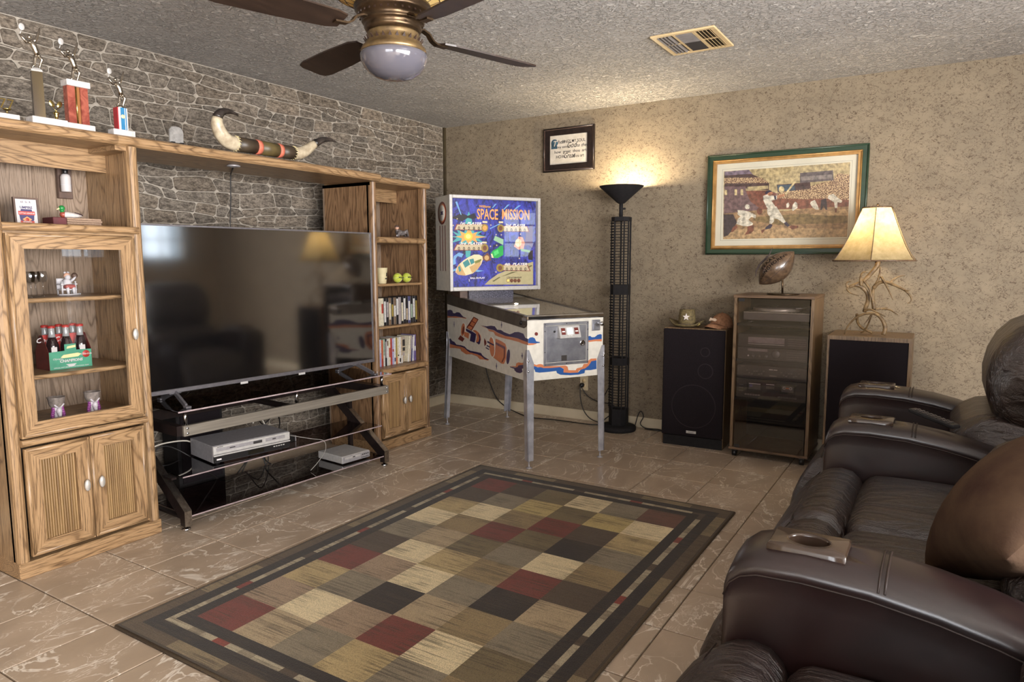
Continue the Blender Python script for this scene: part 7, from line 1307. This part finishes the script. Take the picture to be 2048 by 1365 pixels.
# football on its stand
fs = thing('football_stand', 'thin dark metal display stand holding the football', 'stand', (2.932, -.28, 1.0635))
obj('base_ring', MB().lathe([(.050, .003), (.056, 0), (.096, .0), (.102, .004), (.096, .008), (.056, .008)], 36).box(-.06, .06, -.006, .006, .002, .006), 'brass_dark', fs); obj('post', MB().cyl((-.004, 0, .004), (-.008, 0, .118), .006, 10), 'brass_dark', fs)
fb = thing('football', 'dark bronze lettered football tilted on its stand', 'football', (2.885, -.28, 1.232))
ang = math.atan2(.205, .200); M = Ry(-ang)
n = 14; L = .148; prof = [(.086*max(0, 1-(abs(t))**1.9)**.92, L*t) for t in [-1+2*i/24 for i in range(25)]]
FBM = M @ Ry(PI/2)
obj('leather_shell', MB().lathe(prof, 32, 0, FBM), 'football_leather', fb)
mb = MB()
for a0 in (.0, PI/2, PI, 3*PI/2):
    a = a0+.42; P = [(r*1.003*math.cos(a), r*1.003*math.sin(a), z) for r, z in prof[1:-1]]; mb.tube([tuple(FBM @ Vector(p)) for p in P], .0013, 5)
obj('panel_seam', mb, 'hat_band', fb)
def fbtext(mb, s_, size, x0_, off):
    t = MB(); text(t, s_, size, Matrix.Identity(4), 0, .0006, bold=.0006, space=1.1)
    for v in t.v:
        xl = v[0]+x0_; h = off+v[1]; u = max(-1, min(1, xl/L)); r = .086*max(0, 1-abs(u)**1.9)**.92+.0008
        a = h/.086
        mb.v.append(tuple(M @ Vector((xl, -r*math.cos(a), r*math.sin(a)))))
    k = len(mb.v)-len(t.v); mb.f += [tuple(i+k for i in f_) for f_ in t.f]; mb.m += t.m; mb.s += t.s; mb.c += t.c
mb = MB(); fbtext(mb, 'TEXAS', .036, -.008, .052); fbtext(mb, 'LONGHORNS', .034, .0, .016); obj('lettering', mb, 'hifi_dark', fb)
obj('lace', MB().tube([tuple(M @ Vector(p)) for p in ((-.125, -.02, .050), (-.10, -.015, .075), (-.06, -.01, .090), (-.02, -.006, .0915), (.03, -.008, .094), (.075, -.01, .112))], [.002, .004, .006, .006, .0035, .0015], 8), 'hat_band', fb)
# hats
ht = thing('cavalry_hat', 'olive cavalry style hat with white star and gold braid on the large speaker', 'hat', (2.292, -.235, .8225), .1)
mb = MB(); R_ = []
for t, dz in ((.062, .010), (.075, .006), (.105, .010), (.118, .022)):
    R_.append([(t*1.05*math.cos(a), t*.95*math.sin(a), dz+.055*max(0, abs(math.cos(a))-.55)*(t/.118)**3*1.3) for a in [2*PI*k/28 for k in range(28)]])
R2 = [[(p[0], p[1], p[2]-.004) for p in r] for r in reversed(R_)]
mb.loft(R_+R2, caps=False); obj('brim', mb, 'hat_straw', ht)
obj('crown', MB().loft([[((.064-.012*h)*(1.0)*math.cos(a), (.058-.012*h)*math.sin(a), .006+.115*h-(.016*max(0, 1-abs(math.cos(a)*2)) if h == 1 else 0)) for a in [2*PI*k/24 for k in range(24)]] for h in (0, .35, .7, 1)]), 'hat_straw', ht)
obj('band', MB().loft([[(.0655*math.cos(a), .0595*math.sin(a), z) for a in [2*PI*k/24 for k in range(24)]] for z in (.008, .022)], caps=False), 'hat_band', ht)
sp5 = [(.026*(1 if k % 2 == 0 else .42)*math.sin(PI*k/5), .026*(1 if k % 2 == 0 else .42)*math.cos(PI*k/5)) for k in range(10)]
obj('star', MB().prism(sp5, 0, .003, 0, T(.006, -.0555, .070) @ Rx(PI/2-.10)), 'star_white', ht)
obj('braid', MB().tube([(.068*math.cos(a), .062*math.sin(a), .014) for a in [2*PI*k/24 for k in range(25)]], .0045, 6).tube([(.06, -.03, .014), (.085, -.05, .016), (.10, -.055, .028)], .006, 6).tube([(0, -.062, .012), (.0, -.085, .012)], .006, 6), 'gold_braid', ht)
cpx = thing('peaked_cap', 'brown baseball cap with pale patch beside the cavalry hat', 'cap', (2.525, -.215, .8225), -.35)
mb = MB(); rings = []
for h in range(7):
    a_ = h/6*PI/2; rr_ = math.cos(a_)
    rings.append([(.076*rr_*math.cos(a), .085*rr_*math.sin(a)+.01*math.sin(a_), .004+.098*math.sin(a_)) for a in [2*PI*k/24 for k in range(24)]])
mb.loft(rings); obj('crown', mb, 'cap_brown', cpx)
rg = []
for u in (-1, -.75, -.5, -.25, 0, .25, .5, .75, 1):
    x = u*.072; zc = .030-.024*u*u; yb_ = -.080*math.sqrt(max(0, 1-(x/.078)**2)); yf = yb_-.072*(1-u*u)**.5-.004
    rg.append([(x, yb_+.006, zc+.006), (x, (yb_+yf)/2, zc+.002), (x, yf, zc-.012), (x, yf, zc-.015), (x, (yb_+yf)/2, zc-.002), (x, yb_+.006, zc+.002)])
obj('visor', MB().loft(rg), 'cap_brown', cpx)
obj('patch', MB().prism([(-.030, .0), (-.01, .006), (.018, .0), (.030, .012), (.012, .022), (-.012, .020), (-.026, .026), (-.03, .012)], 0, .003, 0, T(-.012, -.077, .048) @ Rx(PI/2-.45)), 'cap_pale', cpx); obj('button', MB().ball((0, .01, .103), .005, 8), 'cap_brown', cpx)
# antler lamp
al = thing('antler_lamp', 'table lamp of woven deer antlers with parchment shade on right speaker', 'table lamp', (3.447, -.28, 0))
mb = MB()
def smooth_tube(mb, L):
    P = [Vector(p[:3]) for p in L]; R_ = [p[3] for p in L]; o1, o2 = [], []
    for i in range(len(P)-1):
        a, b, c, d = P[max(i-1, 0)], P[i], P[i+1], P[min(i+2, len(P)-1)]
        for k in range(4):
            t = k/4; o1.append(.5*((2*b)+(c-a)*t+(2*a-5*b+4*c-d)*t*t+(3*b-a-3*c+d)*t**3)); o2.append(R_[i]+(R_[i+1]-R_[i])*t)
    o1.append(P[-1]); o2.append(R_[-1]); mb.tube(o1, o2, 10)
for i, L_ in enumerate(ANT):
    mb = MB(); smooth_tube(mb, L_); obj('antler', mb, 'antler', al)
obj('socket', MB().cyl((.018, 0, 1.255), (.005, 0, 1.31), .013, 12).cyl((0, 0, 1.30), (0, 0, 1.60), .004, 8).ball((0, 0, 1.612), .007, 10), 'brass_dark', al)
hr = [(.086, 1.594), (.102, 1.560), (.126, 1.50), (.156, 1.430), (.190, 1.360), (.226, 1.300), (.247, 1.279)]
for k in range(6):
    a0 = -PI/2+k*PI/3; a1 = a0+PI/3; mb = MB(); rgs = []
    for r, z in hr: rgs.append(((r*math.cos(a0), r*math.sin(a0), z), (r*math.cos(a1), r*math.sin(a1), z)))
    vs = [p for q in rgs for p in q]+[(p[0]*.985, p[1]*.985, p[2]) for q in rgs for p in q]; nn = 2*len(rgs)
    fs_ = [(2*i, 2*i+1, 2*i+3, 2*i+2) for i in range(len(rgs)-1)]
    mb.add(vs[:nn], fs_, 0, None, True)
    obj('shade_panel', mb, 'parchment', al)
mb = MB()
for k in range(6):
    a = -PI/2+k*PI/3; mb.tube([(r*1.006*math.cos(a), r*1.006*math.sin(a), z) for r, z in hr], .0022, 6)
obj('shade_seam', mb, 'walnut_veneer_x', al)
for (r, z), nm in ((hr[0], 'top_trim'), (hr[-1], 'bottom_trim')): obj(nm, MB().tube([(r*1.004*math.cos(-PI/2+k*PI/3), r*1.004*math.sin(-PI/2+k*PI/3), z) for k in range(7)], .0048, 8), 'walnut_veneer_x', al)
for x in (-.045, .052): obj('bulb', MB().lathe([(.010, 1.44), (.012, 1.455), (.026, 1.485), (.026, 1.505), (.014, 1.525), (0, 1.528)], 14, 0, T(x, 0, 0)), 'lit_bulb', al)
# ------------------------------------------------------------------ leather sofa row
so = thing('reclining_sofa', 'dark brown leather reclining theatre sofa with cup holder arms', 'sofa', (3.9, -2.6, 0))
def sobj(n, mb, m, lab=None, par=None):
    return obj(n, shift(mb, -3.9, 2.6, 0) if par is None or True else mb, m, par or so, lab)
HT = [(3.437, .40, .36), (3.440, .575, .30), (3.452, .606, .24), (3.475, .626, .18), (3.51, .637, .14), (3.60, .641, .1), (3.73, .636, .1), (3.85, .619, .1), (3.95, .597, .1), (4.05, .566, .1), (4.20, .52, .1), (4.40, .47, .1), (4.42, .44, .3)]
def arm(y0, y1, dx=0, dz=0):
    rings = []
    yc, w = (y0+y1)/2, (y1-y0)/2
    for i, (x, h, _) in enumerate(HT):
        h += dz; k = 1-(.10 if i == 0 else .03 if i == 1 else 0)
        ww = w*k; c = .028
        R_ = [(x+dx, yc-ww+.01, .07), (x+dx, yc-ww, .14), (x+dx, yc-ww-.003, h-.085), (x+dx, yc-ww-.002, h-.040), (x+dx, yc-ww-.0045, h-.036), (x+dx, yc-ww-.003, h-.018), (x+dx, yc-ww+c*.6, h-.004), (x+dx, yc-ww*.4, h+.006), (x+dx, yc+ww*.4, h+.006), (x+dx, yc+ww-c*.6, h-.004), (x+dx, yc+ww+.003, h-.018), (x+dx, yc+ww+.0045, h-.036), (x+dx, yc+ww+.002, h-.040), (x+dx, yc+ww+.003, h-.085), (x+dx, yc+ww, .14), (x+dx, yc+ww-.01, .07)]
        rings.append(R_)
    a = sobj('arm', MB().loft(rings), 'leather_smooth')
    # welt seams along the pad and the stitched cross seam
    for yy in (yc-w-.0035, yc+w+.0035):
        sobj('welt', MB().tube([(x+dx, yy, h+dz-.040) for x, h, _ in HT[1:-1]], .0024, 6), 'stitch', None, a)
    for xx in (3.745, 3.757):
        hh = .634+dz; sobj('stitching', MB().tube([(xx+dx, yc-w-.003, hh-.018), (xx+dx, yc-w+.02, hh-.001), (xx+dx, yc-w*.4, hh+.0085), (xx+dx, yc+w*.4, hh+.0085), (xx+dx, yc+w-.02, hh-.001), (xx+dx, yc+w+.003, hh-.018)], .0024, 6), 'stitch', None, a)
    # cup holder: a tray with a well sunk into the arm
    cx, cy, z = 3.598+dx, yc, .645+dz; tw, tl = .058, .080
    ct = obj('cutter', MB().lathe([(.044, -.12), (.044, .12)], 24, 0, T(cx-3.9, cy+2.6, z) @ Matrix.Diagonal((1.06, .86, 1, 1)).to_4x4()), 'leather_smooth')
    bo = a.modifiers.new('well', 'BOOLEAN'); bo.operation = 'DIFFERENCE'; bo.object = ct; bo.solver = 'EXACT'
    ct.location = so.location; bpy.context.view_layer.update(); dg = bpy.context.evaluated_depsgraph_get(); me2 = D.meshes.new_from_object(a.evaluated_get(dg)); a.modifiers.clear()
    old = a.data; a.data = me2; me2.name = 'arm'; D.objects.remove(ct); D.meshes.remove(old)
    mb = MB(); N = 24; ell = [(cx+.0445*math.cos(2*PI*k/N), cy+.0365*math.sin(2*PI*k/N)) for k in range(N)]
    def sq(k, s):
        a_ = 2*PI*k/N; c_, s_ = math.cos(a_), math.sin(a_); m_ = max(abs(c_), abs(s_)); e_ = .88+.12*m_**0; return (cx+tl*s*c_/m_*(1 if m_ < .78 or True else 1), cy+tw*s*s_/m_)
    rg = [[sq(k, 1.0)+(z-.012,) for k in range(N)], [sq(k, 1.0)+(z+.006,) for k in range(N)], [sq(k, .95)+(z+.010,) for k in range(N)], [(cx+.050*math.cos(2*PI*k/N), cy+.042*math.sin(2*PI*k/N), z+.009) for k in range(N)], [e_+(z+.012,) for e_ in ell], [e_+(z+.004,) for e_ in ell], [(cx+.041*math.cos(2*PI*k/N), cy+.033*math.sin(2*PI*k/N), z-.075) for k in range(N)]]
    mb.loft(rg, caps=False); k0 = len(mb.v)-N; mb.f.append(tuple(range(k0, k0+N))); mb.m.append(0); mb.s.append(False); mb.c.append((1, 1, 1, 1))
    sobj('cup_holder', mb, 'cup_holder_plastic', 'glossy brown cup holder tray', a)
    return a
ARMS = [(-1.180, -.965, -.045, .006), (-1.995, -1.785, 0, -.008), (-3.500, -3.285, 0, .003), (-4.36, -4.145, 0, 0)]
for a in ARMS: arm(*a)
# holes: the arms' tops under the cup holders are covered by the trays
FP = [(3.60, .06), (3.60, .40), (3.585, .435), (3.555, .462), (3.515, .470), (3.475, .462), (3.448, .446), (3.432, .428), (3.415, .418), (3.392, .392), (3.362, .345), (3.334, .290), (3.312, .230), (3.302, .170), (3.310, .115), (3.335, .075), (3.40, .055)]
def footrest(y0, y1, dx=0):
    rings = []; cx, cz = 3.47, .26; n = 12
    for i in range(n+1):
        t = -1+2*i/n; y = (y0+y1)/2+(y1-y0)/2*(t if abs(t) < 1 else t)
        e = 1-.10*max(0, (abs(t)-.70)/.30)**2.2; pf = 1+.012*math.cos(t*PI/2)
        rings.append([(cx+(x-cx)*e*(pf if x < cx else 1)+dx, y, cz+(z-cz)*e) for x, z in FP])
    o = sobj('footrest', MB().loft(rings), 'leather')
    sobj('stitching', MB().tube([(3.4245+dx+(.006 if abs(t_) > .85 else 0), (y0+y1)/2+(y1-y0)/2*t_, .4225) for t_ in [-.97+1.94*k/10 for k in range(11)]], .0022, 6), 'stitch', None, o)
def seat(y0, y1, dx=0):
    return sobj('seat_cushion', MB().cushion(3.592+dx, 4.10+dx, y0+.004, y1-.004, .30, .452, .055, (.012, .006, .026), 14), 'leather')
def back(y0, y1, dx=0):
    rings = []; yc = (y0+y1)/2; w = (y1-y0)/2; n = 14
    LB = [(4.30, .40), (3.98, .42), (3.91, .47), (3.872, .53), (3.872, .585), (3.905, .635), (3.96, .668), (4.02, .680), (4.30, .66)]
    HB = [(4.34, .58), (4.10, .585), (4.045, .62), (4.005, .68), (3.982, .75), (3.978, .82), (3.992, .90), (4.022, .97), (4.07, 1.025), (4.14, 1.06), (4.24, 1.075), (4.36, 1.05), (4.42, .95), (4.42, .60)]
    for nm, prof_ in (('lumbar_cushion', LB), ('headrest', HB)):
        cx = sum(p[0] for p in prof_)/len(prof_); cz = sum(p[1] for p in prof_)/len(prof_); rings = []
        for i in range(n+1):
            t = -1+2*i/n; e = 1-.26*max(0, (abs(t)-.62)/.38)**2.4
            rings.append([(cx+(x-cx)*e+dx, yc+w*t*.985, cz+(z-cz)*e) for x, z in prof_])
        sobj(nm, MB().loft(rings), 'leather')
    sobj('back_shell', MB().box(4.28+dx, 4.46+dx, y0+.01, y1-.01, .10, .98, 0, .03), 'leather_smooth')
SEATS = [(-1.785, -1.180, -.03), (-2.640, -1.995, 0), (-3.285, -2.640, .0), (-4.145, -3.500, .0)]
for y0, y1, dx in SEATS:
    footrest(y0+.003, y1-.003, dx); seat(y0, y1, dx); back(y0, y1, 0 if dx < 0 else .10)
sobj('base', MB().box(3.56, 4.40, -4.34, -.99, .03, .30), 'black_matte')
for y in (-4.30, -3.39, -1.89, -1.07):
    for x in (3.50, 4.36): sobj('foot', MB().cyl((x, y, 0), (x, y, .075), .022, 12), 'black_plastic')
# throw pillow
pw = thing('throw_pillow', 'brown corduroy throw pillow leaning on the leather sofa seat', 'pillow', (4.02, -2.98, .66))
u_ = Vector((.31, -.84, .44)).normalized(); v_ = Vector((.60, .44, .62)); v_ = (v_-u_*v_.dot(u_)).normalized()
pw.matrix_world = frame(tuple(Vector((3.822, -2.95, .476))+u_*.225+v_*.225), u_, v_)
mb = MB(); N = 18; a_ = .225
for sgn in (1, -1):
    vs = []; fs = []
    for i in range(N+1):
        for j in range(N+1):
            u = math.sin((-1+2*i/N)*PI/2); v_ = math.sin((-1+2*j/N)*PI/2)
            pin = 1-.07*(1-u*u)*abs(v_)**2-.07*(1-v_*v_)*abs(u)**2
            x = a_*u*(1-.075*(1-v_*v_)); y = a_*v_*(1-.075*(1-u*u)); x = a_*u*(1-.06*(1-abs(v_))); y = a_*v_*(1-.06*(1-abs(u)))
            z = sgn*.135*(max(0, 1-u*u)**.5*max(0, 1-v_*v_)**.5)**.85
            vs.append((x, y, z))
    for i in range(N):
        for j in range(N):
            q = (i*(N+1)+j, (i+1)*(N+1)+j, (i+1)*(N+1)+j+1, i*(N+1)+j+1); fs.append(q if sgn > 0 else q[::-1])
    mb.add(vs, fs, 0, None, True)
obj('cover', mb, 'corduroy', pw)
rm = thing('remote_control', 'slim black remote control lying across the middle sofa arm', 'remote', (3.81, -1.775, .640), 0)
rm.rotation_euler = (0, .13, math.radians(-40))
obj('case', MB().box(-.105, .105, -.021, .021, 0, .016, 0, .004), 'remote_black', rm)
for i in range(9):
    for j in range(3): obj('button', MB().box(-.085+i*.019, -.073+i*.019, -.014+j*.0115, -.007+j*.0115, .016, .0185), 'hifi_grey', rm)
